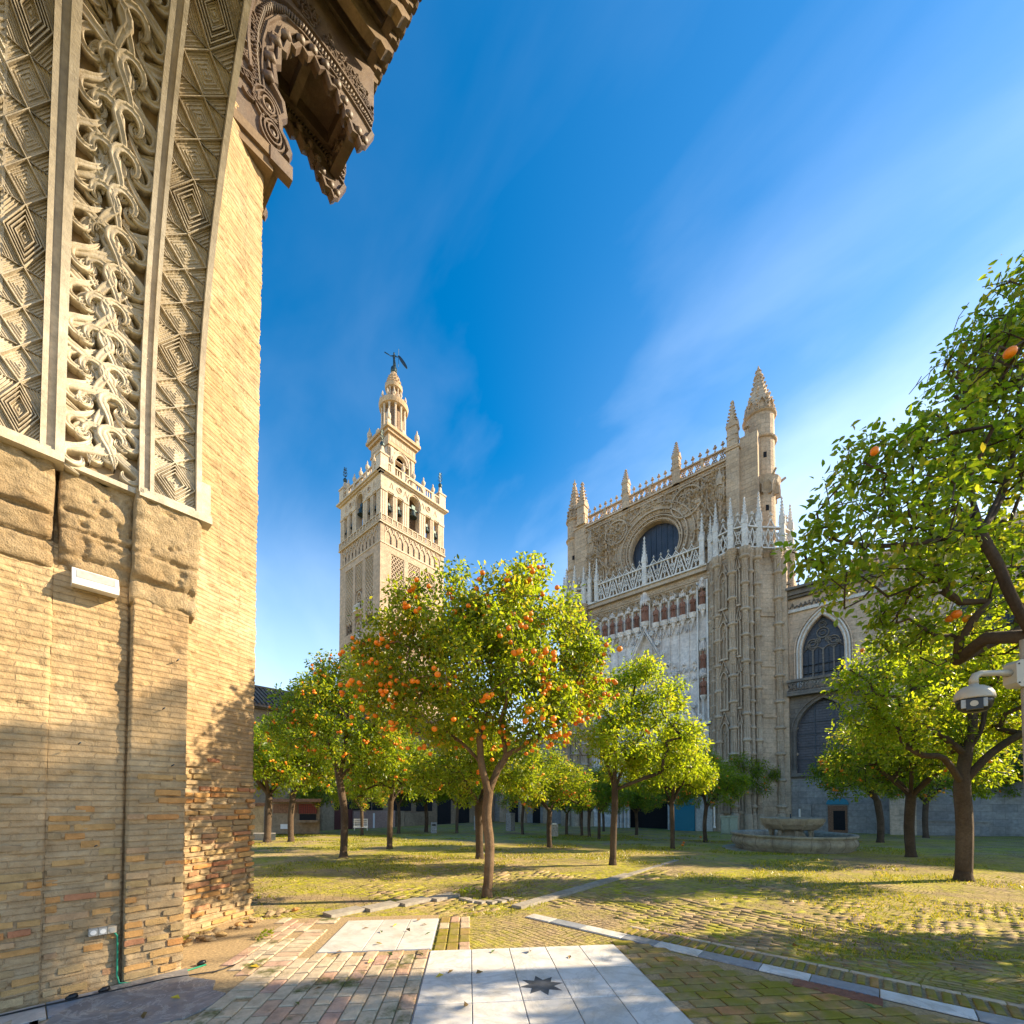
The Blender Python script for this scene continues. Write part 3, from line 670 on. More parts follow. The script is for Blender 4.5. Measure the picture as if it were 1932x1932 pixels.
def wood(Pn, par, ch, rad, trunk_r, min_r=0.0, n0=8, seed=0):
    mb = M(); s = trunk_r / rad[0]
    R_ = np.maximum(rad * np.where(rad > rad[0]*0.25, s, 0.5+0.5*s) , 0.004)
    base_n = 0
    def walk(i, start):
        path = [start] if start is not None else []
        k = i
        while True:
            path.append(k)
            if not ch[k]: break
            nx = max(ch[k], key=lambda c: rad[c])
            for c in ch[k]:
                if c != nx: stack.append((c, k))
            k = nx
        if R_[path[min(1, len(path)-1)]] < min_r: return
        rr_ = [float(R_[q]) for q in path]
        if start is not None: rr_[0] = rr_[1]*1.1
        # wobble the stem a little
        ns = n0 if rr_[0] > 0.05 else (5 if rr_[0] > 0.015 else 3)
        mb.tube([tuple(Pn[q]) for q in path], rr_, ns, True)
    stack = [(0, None)]
    while stack:
        a, b_ = stack.pop(); walk(a, b_)
    return mb
def blobpts(blobs, n, seed, shell=0.55):
    rd = random.Random(seed); wts = [b[1]**2.4 for b in blobs]; out = []
    for _ in range(n):
        c, r = rd.choices(blobs, wts)[0][:2]
        while True:
            v = Vector((rd.uniform(-1,1), rd.uniform(-1,1), rd.uniform(-1,1)))
            if v.length <= 1: break
        l = v.length
        if l > 0: v = v * ((l**shell)/l)
        out.append((c[0]+v.x*r, c[1]+v.y*r, c[2]+v.z*r*0.9))
    return out
ORANGE = bpy.data.meshes.new('orange')
b0 = bmesh.new(); bmesh.ops.create_icosphere(b0, subdivisions=2, radius=0.043); 
for v_ in b0.verts: v_.co.z *= 0.93
b0.to_mesh(ORANGE); b0.free(); ORANGE.materials.append(MT['orange']); ORANGE.polygons.foreach_set('use_smooth', [True]*len(ORANGE.polygons))
def make_tree(base, init, blobs, ntw, per, leaf, size, trunk_r, label, norange=0, seed=0, fold=True, spread=0.3, group='orange trees in the courtyard', bare=None, name='orange_tree', obias=0.6, wmin=0.0, extra=0, bark='bark'):
    """base: world root; init and blobs in world coordinates"""
    o = thing(name, base, label, 'tree', group); rd = random.Random(seed*3+1)
    tg = blobpts(blobs, ntw, seed)
    Pn, par, ch, rad = skeleton(init, tg, seed=seed)
    wb = wood(Pn, par, ch, rad, trunk_r, wmin)
    # root flare
    bx, by, bz = base
    wb.lathe([(trunk_r*1.4, bz-0.05), (trunk_r*1.18, bz+0.04), (trunk_r*1.03, bz+0.14), (trunk_r*0.98, bz+0.2)], init[0][0][0], init[0][0][1], 10)
    wb.build('trunk', MT[bark], o, True, recalc=False)
    Tn = np.array(tg)
    V, F, A = leaves(Tn, per, size, seed+5, spread, fold)
    me = npmesh('crown', V - np.array(base), F, A)
    tag(link('crown', me, leaf, o, False, (0,0,0), base), kind='stuff')
    if bare:
        T2 = blobpts(bare[0], bare[1], seed+9); Pn2, par2, ch2, rad2 = skeleton([bare[2]], T2, 0.0035, seed=seed+4)
        wood(Pn2, par2, ch2, rad2, bare[3]).build('bare_twigs', MT['bark'], o, True, recalc=False)
    ccen = tuple(np.mean(np.array(tg), 0)); tg.sort(key=lambda q: -(Vector(q)-Vector(ccen)).length + rd.uniform(0, 1.2)); hang = [t_ for t_ in tg[:max(60, int(len(tg)*.8))]]; rd.shuffle(hang); nplaced = 0
    for i in range(norange):
        t_ = hang[int(i/2.3) % len(hang)]
        q_ = Vector(t_) - Vector(ccen); q_ = q_.normalized() * rd.uniform(.14, .26)
        p = (t_[0] + q_.x + rd.gauss(0, .06), t_[1] + q_.y + rd.gauss(0, .06), t_[2] + q_.z*.4 - rd.uniform(0.02, .2)*obias)
        s_ = rd.uniform(0.82, 1.15)
        inst(ORANGE, 'orange', o, p, (rd.random()*3, rd.random()*3, 0), (s_, s_, s_))
    if extra:
        iv = np.array([v.co[:] for v in ORANGE.vertices]); ip = np.array([p.vertices[:] for p in ORANGE.polygons]); Vs = []; Fs = []
        for i in range(extra):
            t_ = hang[int(i/2) % len(hang)]; q_ = Vector(t_) - Vector(ccen); q_ = q_.normalized() * rd.uniform(.1, .28)
            Vs.append(iv*rd.uniform(.8,1.1) + np.array([t_[0]+q_.x+rd.gauss(0,.12)-base[0], t_[1]+q_.y+rd.gauss(0,.12)-base[1], t_[2]+q_.z*.5-rd.uniform(0,.25)-base[2]])); Fs.append(ip + i*len(iv))
        tag(link('oranges', npmesh('oranges', np.concatenate(Vs), np.concatenate(Fs)), MT['orange'], o, True, (0,0,0)), kind='stuff')
    return o
def copy_tree(src, loc, rz, s, label, keep=1.0, seed=0):
    rd = random.Random(seed)
    r = src.copy(); COL.objects.link(r); r.location = loc; r.rotation_euler = (0,0,rz); r.scale = s if isinstance(s, tuple) else (s, s, s); r['label'] = label
    for c in src.children:
        if c.name.startswith('orange') and rd.random() > keep: continue
        d = c.copy(); COL.objects.link(d); d.parent = r
        if c.name.startswith('orange'): d.color = (rd.random(), 0, 0, 1)
    return r
def gp(u, v):
    x, y, z = ray(u, v); fw = -x*sy_ + y*cy_; t = 5
    for _ in range(60): t = (gz(t*fw) - CH)/z
    return (x*t, y*t, gz(t*fw)), t*fw
def px_tree(u0, v0, blobs, limbs, ntw, per, leaf, size, tr, label, no, seed, sz=None, **kw):
    """pixel positions are read at the trunk's own distance plus an offset in metres"""
    base, d = gp(u0, v0)
    bl = [(tuple(at(u, v, d + dd)), r) for u, v, dd, r in blobs]
    init = [[base] + [tuple(at(u, v, d)) for u, v in limbs[0]]]
    for l in limbs[1:]: init.append([tuple(at(u, v, d + dd)) for u, v, dd in l])
    return make_tree(base, init, bl, ntw, per, leaf, size, tr, label, no, seed, **kw), d

t1, d1 = px_tree(919, 1693,
    [(845,1165,.2,.85), (775,1140,.3,.42), (955,1160,-.3,.82), (1015,1135,.4,.6), (1035,1190,0,.75), (870,1108,.1,.42), (985,1098,-.1,.38), (930,1190,0,.8), (1090,1215,.2,.4), (700,1240,.2,.35), (780,1240,.3,.82), (925,1260,-.7,1.0), (925,1240,.8,1.1),
     (1060,1275,.2,.8), (1110,1250,-.2,.42), (740,1300,-.2,.62), (850,1340,.9,.75), (820,1330,-.7,.65), (1000,1335,-.6,.7), (1070,1340,.4,.6), (1120,1300,.1,.35), (700,1270,.3,.35), (920,1370,1.1,.5), (735,1185,0,.45)],
    [[(924,1600), (918,1540), (922,1496)],
     [(922,1496,0), (908,1440,-.05), (905,1390,-.1), (895,1340,-.1), (880,1250,0), (860,1180,.1)],
     [(908,1440,0), (870,1400,.15), (830,1375,.3), (790,1350,.35), (760,1320,.4)],
     [(922,1496,0), (940,1450,.1), (955,1425,.15), (945,1370,.1), (955,1330,.1), (970,1250,-.1), (990,1180,-.2)],
     [(955,1425,.15), (990,1405,-.1), (1020,1385,-.2), (1060,1350,-.2), (1090,1310,0)],
     [(905,1390,-.1), (920,1340,.3), (925,1290,.6)]],
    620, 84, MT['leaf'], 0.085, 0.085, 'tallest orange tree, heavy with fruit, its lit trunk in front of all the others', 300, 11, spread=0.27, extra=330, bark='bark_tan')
t2, _ = px_tree(648, 1617,
    [(640,1300,.3,.95), (690,1270,0,.6), (600,1330,-.3,.9), (560,1370,.3,.8), (700,1350,.4,.9), (650,1400,-.2,.9), (590,1290,.5,.55), (720,1410,.2,.7), (620,1260,0,.4), (540,1330,0,.45), (765,1330,.3,.5), (670,1250,0,.45)],
    [[(650,1540), (645,1500), (640,1470)],
     [(640,1470,0), (625,1420,0), (600,1390,.1), (575,1375,.2)],
     [(640,1470,0), (650,1420,.1), (655,1370,.1), (660,1300,0)],
     [(645,1500,0), (610,1465,-.2), (590,1440,-.3)],
     [(640,1470,0), (675,1430,.2), (700,1390,.3)]],
    380, 62, MT['leaf'], 0.115, 0.115, 'orange tree nearest the sunlit brick jamb, crown over the dark tiled roof', 300, 12, fold=False, spread=0.33)
t12, _ = px_tree(1156, 1632,
    [(1200,1290,.2,.75), (1150,1330,0,.75), (1240,1340,.3,.75), (1285,1400,0,.62), (1180,1400,-.5,.8), (1120,1400,.4,.6), (1240,1440,.2,.65), (1305,1440,-.1,.4), (1215,1265,0,.35), (1175,1440,.3,.6), (1260,1290,.2,.4)],
    [[(1158,1560), (1160,1520), (1160,1490)],
     [(1160,1490,0), (1160,1440,0), (1165,1380,0), (1190,1330,0), (1200,1280,.1)],
     [(1160,1490,0), (1180,1440,.1), (1210,1390,.2), (1250,1360,.3)],
     [(1160,1490,0), (1210,1470,-.1), (1250,1455,-.1), (1280,1430,0)],
     [(1160,1490,0), (1145,1440,.2), (1130,1400,.3)]],
    360, 58, MT['leaf_y'], 0.10, 0.09, 'orange tree with glowing yellow-green crown and hardly any fruit, right of the tallest one', 14, 13, fold=False, spread=0.26)
t19, _ = px_tree(1818, 1661,
    [(1700,1250,.3,.8), (1640,1290,0,.62), (1780,1240,.5,.85), (1860,1260,.2,.8), (1720,1330,-.3,.8), (1650,1360,.3,.55), (1790,1320,.8,.8), (1900,1350,.6,.8), (1760,1390,.5,.6), (1610,1300,0,.4), (1930,1270,.2,.8), (1690,1400,.2,.5), (1980,1350,0,.9), (1850,1200,1,.6)],
    [[(1820,1560), (1815,1480), (1822,1425)],
     [(1822,1425,0), (1780,1390,.1), (1740,1370,.1), (1715,1350,.1), (1720,1300,.1), (1700,1260,.1)],
     [(1822,1425,0), (1850,1380,0), (1860,1330,.1), (1870,1270,.2)],
     [(1815,1480,0), (1780,1430,-.2), (1740,1425,-.3), (1700,1400,-.2)],
     [(1815,1480,0), (1860,1430,-.1), (1900,1400,-.1), (1930,1385,-.1), (1980,1370,0)],
     [(1822,1425,0), (1835,1370,.1), (1835,1300,.2), (1845,1240,.4)]],
    440, 58, MT['leaf_y'], 0.10, 0.14, 'orange tree with thick dark trunk behind the dome camera', 12, 14, fold=False, spread=0.27)
# overhanging tree close to the camera, its trunk outside the frame
nb = at(2120, 1512, 4.0); nbase = (nb.x, nb.y, 0.0)
def a4(u, v, d): return tuple(at(u, v, d))
tn = make_tree(nbase, [[nbase, (nbase[0], nbase[1], .9), a4(2080,1380,4.0), a4(2010,1290,3.9)],
     [a4(2010,1290,3.9), a4(1950,1200,3.8), a4(1905,1120,3.7), a4(1885,1070,3.7), a4(1850,1005,3.7), a4(1838,960,3.8), a4(1830,900,3.9)],
     [a4(1838,960,3.8), a4(1790,1010,3.7), a4(1730,1025,3.6), a4(1650,1030,3.6), a4(1580,1020,3.6)],
     [a4(1850,1005,3.7), a4(1890,940,3.9), a4(1920,820,4.1), a4(1930,700,4.3)]],
    [(a4(1640,985,3.6),.33), (a4(1560,1040,3.6),.27), (a4(1700,960,3.7),.4), (a4(1680,880,3.8),.36), (a4(1760,880,3.9),.5), (a4(1640,850,3.8),.22), (a4(1860,880,4.1),.5), (a4(1840,790,4.1),.45), (a4(1910,780,4.2),.5), (a4(1900,680,4.3),.42), (a4(1850,700,4.2),.25),
     (a4(1940,600,4.4),.4), (a4(1925,545,4.4),.3), (a4(1890,620,4.3),.3), (a4(1850,660,4.2),.28), (a4(1790,760,4.0),.25), (a4(1720,830,3.9),.25), (a4(1980,700,4.6),.7), (a4(1800,1060,4.2),.42), (a4(1720,1080,4.2),.42), (a4(1640,1080,4.1),.32), (a4(1740,1150,4.4),.42), (a4(1830,1150,4.4),.45), (a4(1900,1050,4.3),.4), (a4(1920,1170,4.6),.5), (a4(2000,900,4.4),.9), (a4(1540,1075,3.7),.16), (a4(1770,970,3.5),.35), (a4(1590,920,3.7),.2), (a4(1530,990,3.6),.17), (a4(1680,1180,4.5),.25), (a4(1600,1110,3.9),.24), (a4(1540,1030,3.7),.2), (a4(1700,1200,4.4),.22), (a4(1780,1210,4.5),.3), (a4(1590,960,3.5),.22)],
    900, 22, MT['leaf_n'], 0.072, 0.068, 'large-leaved tree overhanging from the right edge, bare twigs at its top', 5, 15, spread=0.15, wmin=0.0,
    bare=([(a4(1905,620,4.2),.55), (a4(1925,510,4.3),.26), (a4(1800,720,4.1),.35), (a4(1860,760,4.1),.5)], 170, [a4(1850,1005,3.7), a4(1900,900,4.0), a4(1920,800,4.2), a4(1925,700,4.2)], 0.02), name='overhanging_tree')
inst(ORANGE, 'orange', tn, at(1650, 851, 3.4), (0.4,0,0), (.72,.72,.85))

def proto(seed, blobs, label, u, v, s_leaf, leaf, no, tr=0.11, fork=1.9, ntw=340, per=60):
    base, d = gp(u, v); bx, by, bz = base
    rd = random.Random(seed)
    ang = [rd.uniform(0, 6.3) + k*2*PI/4 for k in range(4)]
    init = [[base, (bx+rd.uniform(-.05,.05), by+rd.uniform(-.05,.05), bz+fork*.5), (bx+rd.uniform(-.1,.1), by+rd.uniform(-.1,.1), bz+fork)]]
    top = init[0][-1]
    for a in ang:
        init.append([top, (top[0]+.35*math.cos(a), top[1]+.35*math.sin(a), top[2]+.45), (top[0]+.8*math.cos(a), top[1]+.8*math.sin(a), top[2]+.95)])
    bl = [((bx+x, by+y, bz+z), r) for x, y, z, r in blobs]
    return make_tree(base, init, bl, ntw, per, leaf, s_leaf, tr, label, no, seed, fold=False, spread=0.32)
BA = [(0,0,4.0,1.1), (1.0,.2,3.6,.9), (-.9,.5,3.5,.95), (.2,-1.0,3.5,.9), (-.3,1.1,3.7,.85), (1.2,-.8,3.1,.7), (-1.4,-.4,3.1,.7), (.5,1.4,3.1,.7), (0,.2,4.8,.6), (-.9,-1.1,3.2,.65), (1.5,.7,3.1,.5), (1.3,-.2,2.6,.5), (-1.4,.5,2.6,.5), (.1,-1.5,2.6,.5), (.2,1.6,2.6,.5)]
BB = [(0,0,3.9,1.2), (1.2,0,3.3,.9), (-1.1,-.3,3.7,.9), (0,1.2,3.3,.95), (-.2,-1.2,3.5,.9), (1.0,1.0,3.9,.7), (-1.5,.8,3.0,.7), (1.7,-.7,2.9,.6), (.4,-.3,4.7,.7), (1.6,.3,2.5,.5), (-1.3,-1.2,2.5,.5), (-.7,1.5,2.5,.5), (-1.7,-.6,3.0,.6), (.9,-1.4,2.9,.6)]
BC = [(0,0,4.2,1.0), (.8,-.5,3.8,.9), (-.8,.2,3.7,.9), (.1,.9,3.6,.9), (0,-1.0,3.3,.8), (-1.0,-.9,3.1,.7), (1.2,.5,3.2,.75), (-.9,1.1,3.0,.7), (.2,0,5.0,.5)]
pA = proto(21, BA, 'orange tree with slim pale trunk just left of the tallest tree, full of fruit', 735, 1602, .12, MT['leaf'], 130)
pB = proto(22, BB, 'broad dark-crowned orange tree just right of the fountain, fruit hanging low', 1719, 1617, .12, MT['leaf'], 90, tr=.13)
pC = proto(23, BC, 'yellow-green orange tree in front of the sunlit end of the carved buttress', 1269, 1602, .12, MT['leaf_y'], 10)
def cp(src, u, v, s, rz, label, keep=1.0):
    b_, d = gp(u, v); return copy_tree(src, b_, rz, s, label, keep, int(u))
cp(pA, 549, 1588, 1.3, 1.0, 'orange tree with mossy trunk in front of the red lattice stall')
cp(pB, 504, 1589, (1.3,1.3,1.25), 2.4, 'forked orange tree half hidden behind the corner of the brick jamb')
cp(pA, 683, 1577, .95, 3.1, 'small dark orange tree beside the white bench', .5)
cp(pB, 804, 1570, 1.2, 4.1, 'far green orange tree in front of the dark gallery openings', .2)
cp(pB, 905, 1620, (.92,.92,.85), 5.0, 'orange tree hidden behind the trunk of the tallest tree, crown thick with fruit')
cp(pA, 1037, 1598, (.95,.95,.8), 2.0, 'bushy orange tree with forked trunk right of the tallest tree, small bright fruit')
cp(pB, 1069, 1575, .8, 1.2, 'far orange tree with dark trunk beside the pale grey wall', .7)
cp(pA, 1130, 1584, .8, 5.5, 'far orange tree with leaning trunk, left of the yellow-green tree', .7)
cp(pC, 1139, 1569, 1.0, 4.5, 'farthest thin-trunked orange tree in front of the grey wall', .3)
cp(pB, 1201, 1576, .8, 3.6, 'far orange tree left of the teal doorway', .8)
cp(pA, 1331, 1588, .92, 0.6, 'orange tree beside the pale green cabinet, oranges low on its right', .6)
cp(pB, 1392, 1569, 1.5, 1.9, 'wide dark orange tree with three trunks at the foot of the carved buttress', .3)
cp(pC, 1462, 1568, 1.3, 1.9, 'dark fruitless tree between the carved buttress and the large lower window', 0)
cp(pA, 1661, 1590, (1.35,1.35,1.08), 2.9, 'orange tree with curved leaning trunk in the shade right of the fountain', .8)
cp(pB, 1747, 1581, 1.15, 0.3, 'far shaded orange tree with straight dark trunk before the bluish wall', .5)
cp(pA, 1926, 1577, 1.35, 4.4, 'far shaded orange tree at the right edge of the courtyard', .7)
cp(pA, 1098, 1577, .85, 2.2, 'thin far trunk with small crown, left of the leaning one before the pale grey wall', .6)
cp(pB, 1112, 1579, .8, 0.2, 'slim far orange tree close to the leaning trunk before the pale grey wall', .4)
cp(pA, 752, 1572, 1.15, 5.2, 'far dense orange tree before the pink parapet wall, right of the slim pale trunk', .5)
cp(pC, 862, 1572, 1.1, 3.0, 'far bushy orange tree left of the two trunks at the centre', .3)
cp(pA, 986, 1574, 1.05, 1.1, 'far orange tree close right of the tallest trunk', .6)
cp(pB, 600, 1573, 1.0, 3.9, 'far orange tree by the right end of the red lattice stall', .5)
cp(pA, 1268, 1571, 1.1, 2.7, 'far orange tree right of the teal doorway', .5)
pC.scale = (.8, .8, .92)
# trees of the same grove just outside the frame on the sun's side; they dapple the paving
def cam_xy(r, f): return (r*cy_ - f*sy_, r*sy_ + f*cy_)
for i, (r_, f_, s_, src) in enumerate([(9.5,4.6,1.0,pA), (16.5,4.2,1.0,pC), (12.5,1.5,1.0,pB), (19.5,7.5,1.0,pA)]):
    X, Y = cam_xy(r_, f_); copy_tree(src, (X, Y, gz(f_)), i*1.3, s_, ['orange tree standing outside the frame on the right, nearest of the grove', 'orange tree outside the frame on the right beyond the nearest one', 'orange tree outside the frame level with the gateway', 'orange tree outside the frame far to the right of the fountain'][i], .3, i)

# tall palm outside the frame on the sun's side: its fronds throw the streaky shade on the jamb
PX_, PY_ = cam_xy(10.2, 5.5); palm = thing('palm_tree', (PX_, PY_, 0), 'tall palm standing outside the frame on the right', 'tree')
b_ = M(); b_.tube([(PX_, PY_, -.1), (PX_+.1, PY_, 3), (PX_-.05, PY_+.1, 6), (PX_, PY_, 9.3)], [.24, .19, .17, .16], 10); b_.build('trunk', MT['bark'], palm, True)
V_ = []; F_ = []; rq = random.Random(5)
for k in range(46):
    a_ = k*2.4; el = rq.uniform(-.5, 1.1); L_ = rq.uniform(1.7, 2.4); pv = None
    for i in range(22):
        t_ = (i+1)/22; r_ = L_*t_*math.cos(el*(1-t_*.3)); z_ = 9.3 + L_*t_*math.sin(el) - 1.3*t_*t_
        c_ = Vector((PX_ + r_*math.cos(a_), PY_ + r_*math.sin(a_), z_)); sd_ = Vector((-math.sin(a_), math.cos(a_), 0))
        ll = .55*math.sin(PI*min(1, t_*.9+.1))
        for q in (-1, 1):
            o_ = len(V_); tip = c_ + sd_*q*ll + Vector((math.cos(a_), math.sin(a_), 0))*.18 - Vector((0, 0, .22)); dd_ = Vector((math.cos(a_), math.sin(a_), 0))*.042
            V_ += [tuple(c_-dd_), tuple(c_+dd_), tuple(tip)]; F_.append((o_, o_+1, o_+2))
tag(link('fronds', npmesh('fronds', np.array(V_) - np.array((PX_, PY_, 0)), np.array(F_), np.full(len(V_), .4)), MT['leaf'], palm, False, (0,0,0)), kind='stuff')

# ------------------------------------------------------------------ gateway (left)
gate = thing('arched_gateway', (-5.6, 0.6, 0), 'tall worn brick gateway with carved stucco arch bands filling the left side', 'gateway')
def frX(a, b, c): return (-5.36 + c, a, b)            # jamb faces: a = along y, b = height, c = out towards +x
def relief_wall(name, y0, y1, h0, h1, x, dx=0.0, seed=0, res=0.016, dirv=None, coarse=1.0):
    """brick jamb face as real relief: worn courses with recessed joints"""
    n = max(4, int((y1-y0)/res)); m_ = int((h1-h0)/res)
    A, B = np.meshgrid(np.linspace(y0, y1, n), np.linspace(h0, h1, m_))
    pitch = 0.055; k = np.floor(B/pitch); fr = B/pitch - k
    wob = fbm(A*3+seed, B*2+seed, 3, seed)*0.35
    fr2 = np.abs(((fr + wob) % 1.0) - 0.5)*2
    joint = np.clip((fr2 - 0.72)/0.2, 0, 1)
    off = (k % 2)*0.14 + value_noise(k*3.1, k*0+seed, seed)*0.2
    vj = np.abs(((A+off)/0.28) % 1.0 - 0.5)*2; vjt = np.clip((vj - 0.93)/0.05, 0, 1)*(value_noise(k*1.7, np.floor((A+off)/0.28), seed) > .45)
    worn = fbm(A*5+seed*3, B*9, 5, seed+3)
    brickout = (value_noise(np.floor((A+off)/0.28)+seed, k, seed+9) - 0.5)*0.010
    pits = np.clip(fbm(A*11+7, B*16, 4, seed+21) - 0.64, 0, 1)*0.12
    C = 0.004 + brickout + (worn-0.5)*0.035 - np.maximum(joint, vjt)*0.008*(0.4+fbm(A*4, B*4, 3, seed+5)) - pits*.8
    return A, B, C*coarse
# four faces of the jamb: heights below 2 m carry separate bricks
faces = [(-1.2, 0.158, -0.0, 41), (0.155, 0.66, -0.03, 42), (0.655, 1.115, 0.045, 43)]
for y0, y1, cx, sd in faces:
    A, B, C = relief_wall('w', y0, y1, -0.05, 3.95, 0, seed=sd)
    X = -5.36 + cx + C; X[:, 0] = -5.5 if sd != 42 else X[:, 1]; X[:, -1] = -5.5 if sd != 41 else -5.40
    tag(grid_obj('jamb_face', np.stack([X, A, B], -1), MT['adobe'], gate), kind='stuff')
core = M(); core.box(-9.5, -1.6, -0.1, -5.44, 1.08, 12.5); core.box(-12, 1.08, -0.1, -7.3, 2.2, 15.6)
build_each(core, 'core_wall', MT['adobe'], gate)
# splayed outer jamb
e0 = Vector((-6.67, 1.36)); e1 = Vector((-7.10, 2.30)); dv_ = (e1-e0); ln_ = dv_.length; du = dv_/ln_; dn = Vector((du.y, -du.x))
ext0 = -0.55
A, B, C = relief_wall('w', ext0, ln_, -0.05, 11.85, 0, seed=47, res=0.02, coarse=1.25)
rag = (fbm(B*6, B*0+3, 4, 77)-0.5)*0.035*np.clip((A-(ln_-0.03))/0.03, 0, 1)
Xw = e0.x + du.x*(A+rag) + dn.x*C; Yw = e0.y + du.y*(A+rag) + dn.y*C
Xw[:, -1] -= 0.25; Yw[:, -1] -= 0.02
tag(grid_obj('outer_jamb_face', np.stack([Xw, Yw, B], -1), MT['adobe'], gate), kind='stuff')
oc = M(); oc.prism([(e0.x+du.x*ext0-.06, e0.y+du.y*ext0), (e1.x-.06, e1.y-.02), (e1.x-2.5, e1.y-.02), (e1.x-2.5, 0.2)], lambda a, b, c: (a, b, c), -0.05, 12.7); oc.build('core_wall', MT['adobe'], gate)
# separate bricks on the lower jamb
def wallbrick(i):
    rd = random.Random(100+i); mb = M(); t_ = 1
    n = 5; lx = 1.0; vs = []
    for s in (-1, 1):                      # rounded, chipped block: unit length x, unit height z, depth y
        pass
    top = []; P_ = []
    for ring, (k, d) in enumerate([(1.0, -0.6), (1.0, 0.55), (0.93, 1.0)]):
        for ax_, az in [(-.5,-.5),(-.2,-.5),(.2,-.5),(.5,-.5),(.5,0),(.5,.5),(.2,.5),(-.2,.5),(-.5,.5),(-.5,0)]:
            jx = rd.uniform(-.02,.02); jz = rd.uniform(-.10,.10)
            kk = k - (0.05 if abs(ax_) == .5 and abs(az) == .5 else 0) 
            P_.append((ax_*(kk if ring < 2 else .96)+jx, -d*0.5, az*kk+jz))
    fs = []
    for r_ in range(2):
        for q in range(10): fs.append((r_*10+q, r_*10+(q+1) % 10, (r_+1)*10+(q+1) % 10, (r_+1)*10+q))
    fs.append(tuple(20+q for q in range(10)))
    mb.add(P_, fs); me = mb.mesh('jamb_brick%d' % i); me.materials.append(MT['brick']); return me
WBK = [wallbrick(i) for i in range(7)]
rb = random.Random(9); nb_ = 0
def brick_on(y0, y1, h, x, frac_len, rot, origin, dvec, face=None):
    pass
def lay(face_len, place, hmax, seed, dens, pitch=0.078, bh=0.054):
    global nb_
    rd = random.Random(seed); k = 0; h = 0.07
    while h < hmax:
        a = -rd.uniform(0, .2)
        while a < face_len - 0.05:
            l = rd.choice([.29,.26,.22,.14,.18]); a0 = max(a, 0.0); a1 = min(a+l, face_len)
            if a1 - a0 > 0.08 and rd.random() < dens(h) and nb_ < 296:
                place((a0+a1)/2, h + rd.uniform(-.006,.006), a1-a0-0.014, bh*rd.uniform(.85,1.15), rd); nb_ += 1
            a += l + 0.004
        h += pitch
def place_face(y0, x):
    def f(a, h, l, bh, rd):
        inst(rd.choice(WBK), 'brick', gate, (x + rd.uniform(-.004,.009), y0+a, h), (rd.uniform(-.015,.015), 0, PI/2 + 0), (l, 0.05, bh))
    return f
lay(.46, place_face(.655, -5.326), 2.0, 1, lambda h: .8 if h < 1.2 else .4)
lay(.48, place_face(.158, -5.402), 1.8, 2, lambda h: .7 if h < 1.1 else .3)
lay(.36, place_face(-.21, -5.371), 1.8, 3, lambda h: .7 if h < 1.1 else .3)
def place_out(a, h, l, bh, rd):
    p = e0 + du*a + dn*(0.004 + .012*(a > .8))
    inst(rd.choice(WBK), 'brick', gate, (p.x, p.y, h), (rd.uniform(-.015,.015), 0, math.atan2(du.y, du.x)), (l, 0.05, bh))
lay(ln_, place_out, 2.3, 4, lambda h: .9 if 0.45 < h < 1.9 else .6)
# rough corbel blocks under the stucco
def corbel(y0, y1, x0, prof, seed, h0):
    n = 40; m_ = 70
    A, B = np.meshgrid(np.linspace(y0, y1, n), np.linspace(h0, 4.60, m_))
    hs = [p[0] for p in prof]; os_ = [p[1] for p in prof]
    C = np.interp(B, hs, os_) + (fbm(A*9+seed, B*9, 6, seed)-.5)*0.06 - np.clip(fbm(A*9, B*13, 3, seed+4)-.6, 0, 1)*.16
    edge = np.minimum((A-y0), (y1-A)); C -= np.clip(0.05-edge, 0, .05)*0.5
    Af = A + (fbm(B*5, A*5, 3, seed+8)-.5)*0.03
    X = x0 + C; X[:, 0] = -5.5; X[:, -1] = -5.5; X[0, :] = -5.5
    grid_obj('corbel_stone', np.stack([X, Af, B], -1), MT['corbel'], gate)
corbel(-1.0, 0.165, -5.36, [(3.7,.0),(3.74,.03),(3.9,.04),(3.93,.0),(3.95,.05),(4.1,.09),(4.13,.06),(4.16,.13),(4.6,.20)], 51, 3.7)
corbel(0.165, 0.66, -5.39, [(3.72,.0),(3.78,.05),(3.86,.05),(3.9,.10),(4.05,.12),(4.07,.08),(4.1,.12),(4.6,.16)], 52, 3.72)
corbel(0.64, 1.16, -5.33, [(3.58,.0),(3.62,.04),(3.78,.05),(3.81,.02),(3.84,.09),(4.0,.13),(4.03,.10),(4.06,.14),(4.6,.20)], 53, 3.58)
# carved stucco intrados
ACX, ACZ, AR = -0.77, 5.4, 4.56
def arcpt(s):
    """arc length from the spring (h 4.56) -> x, h, normal (into the opening)"""
    if s < ACZ - 4.56: return -5.33 + 0.05*max(0, (0.84-s))/0.84, 4.56 + s, (1.0, 0.0)
    a = (s - (ACZ-4.56))/AR
    return ACX - AR*math.cos(a), ACZ + AR*math.sin(a), (math.cos(a), -math.sin(a))
def frS(a, b, c):     # a = y, b = arc length, c = out of surface
    x, h, nn = arcpt(b); return (x + nn[0]*c, a, h + nn[1]*c)
SL = 6.6
def strip(name, y0, y1, c0, c1, mat, s0=0.0, s1=SL, parent=gate, n=44):
    b = M()
    for i in range(n):
        a, bb = s0 + (s1-s0)*i/n, s0 + (s1-s0)*(i+1)/n
        vs = [frS(y0,a,c0), frS(y1,a,c0), frS(y1,a,c1), frS(y0,a,c1), frS(y0,bb,c0), frS(y1,bb,c0), frS(y1,bb,c1), frS(y0,bb,c1)]
        b.add(vs, [(0,1,5,4), (1,2,6,5), (2,3,7,6), (3,0,4,7)] + ([(0,3,2,1)] if i == 0 else []) + ([(4,5,6,7)] if i == n-1 else []))
    return b.build(name, mat, parent)
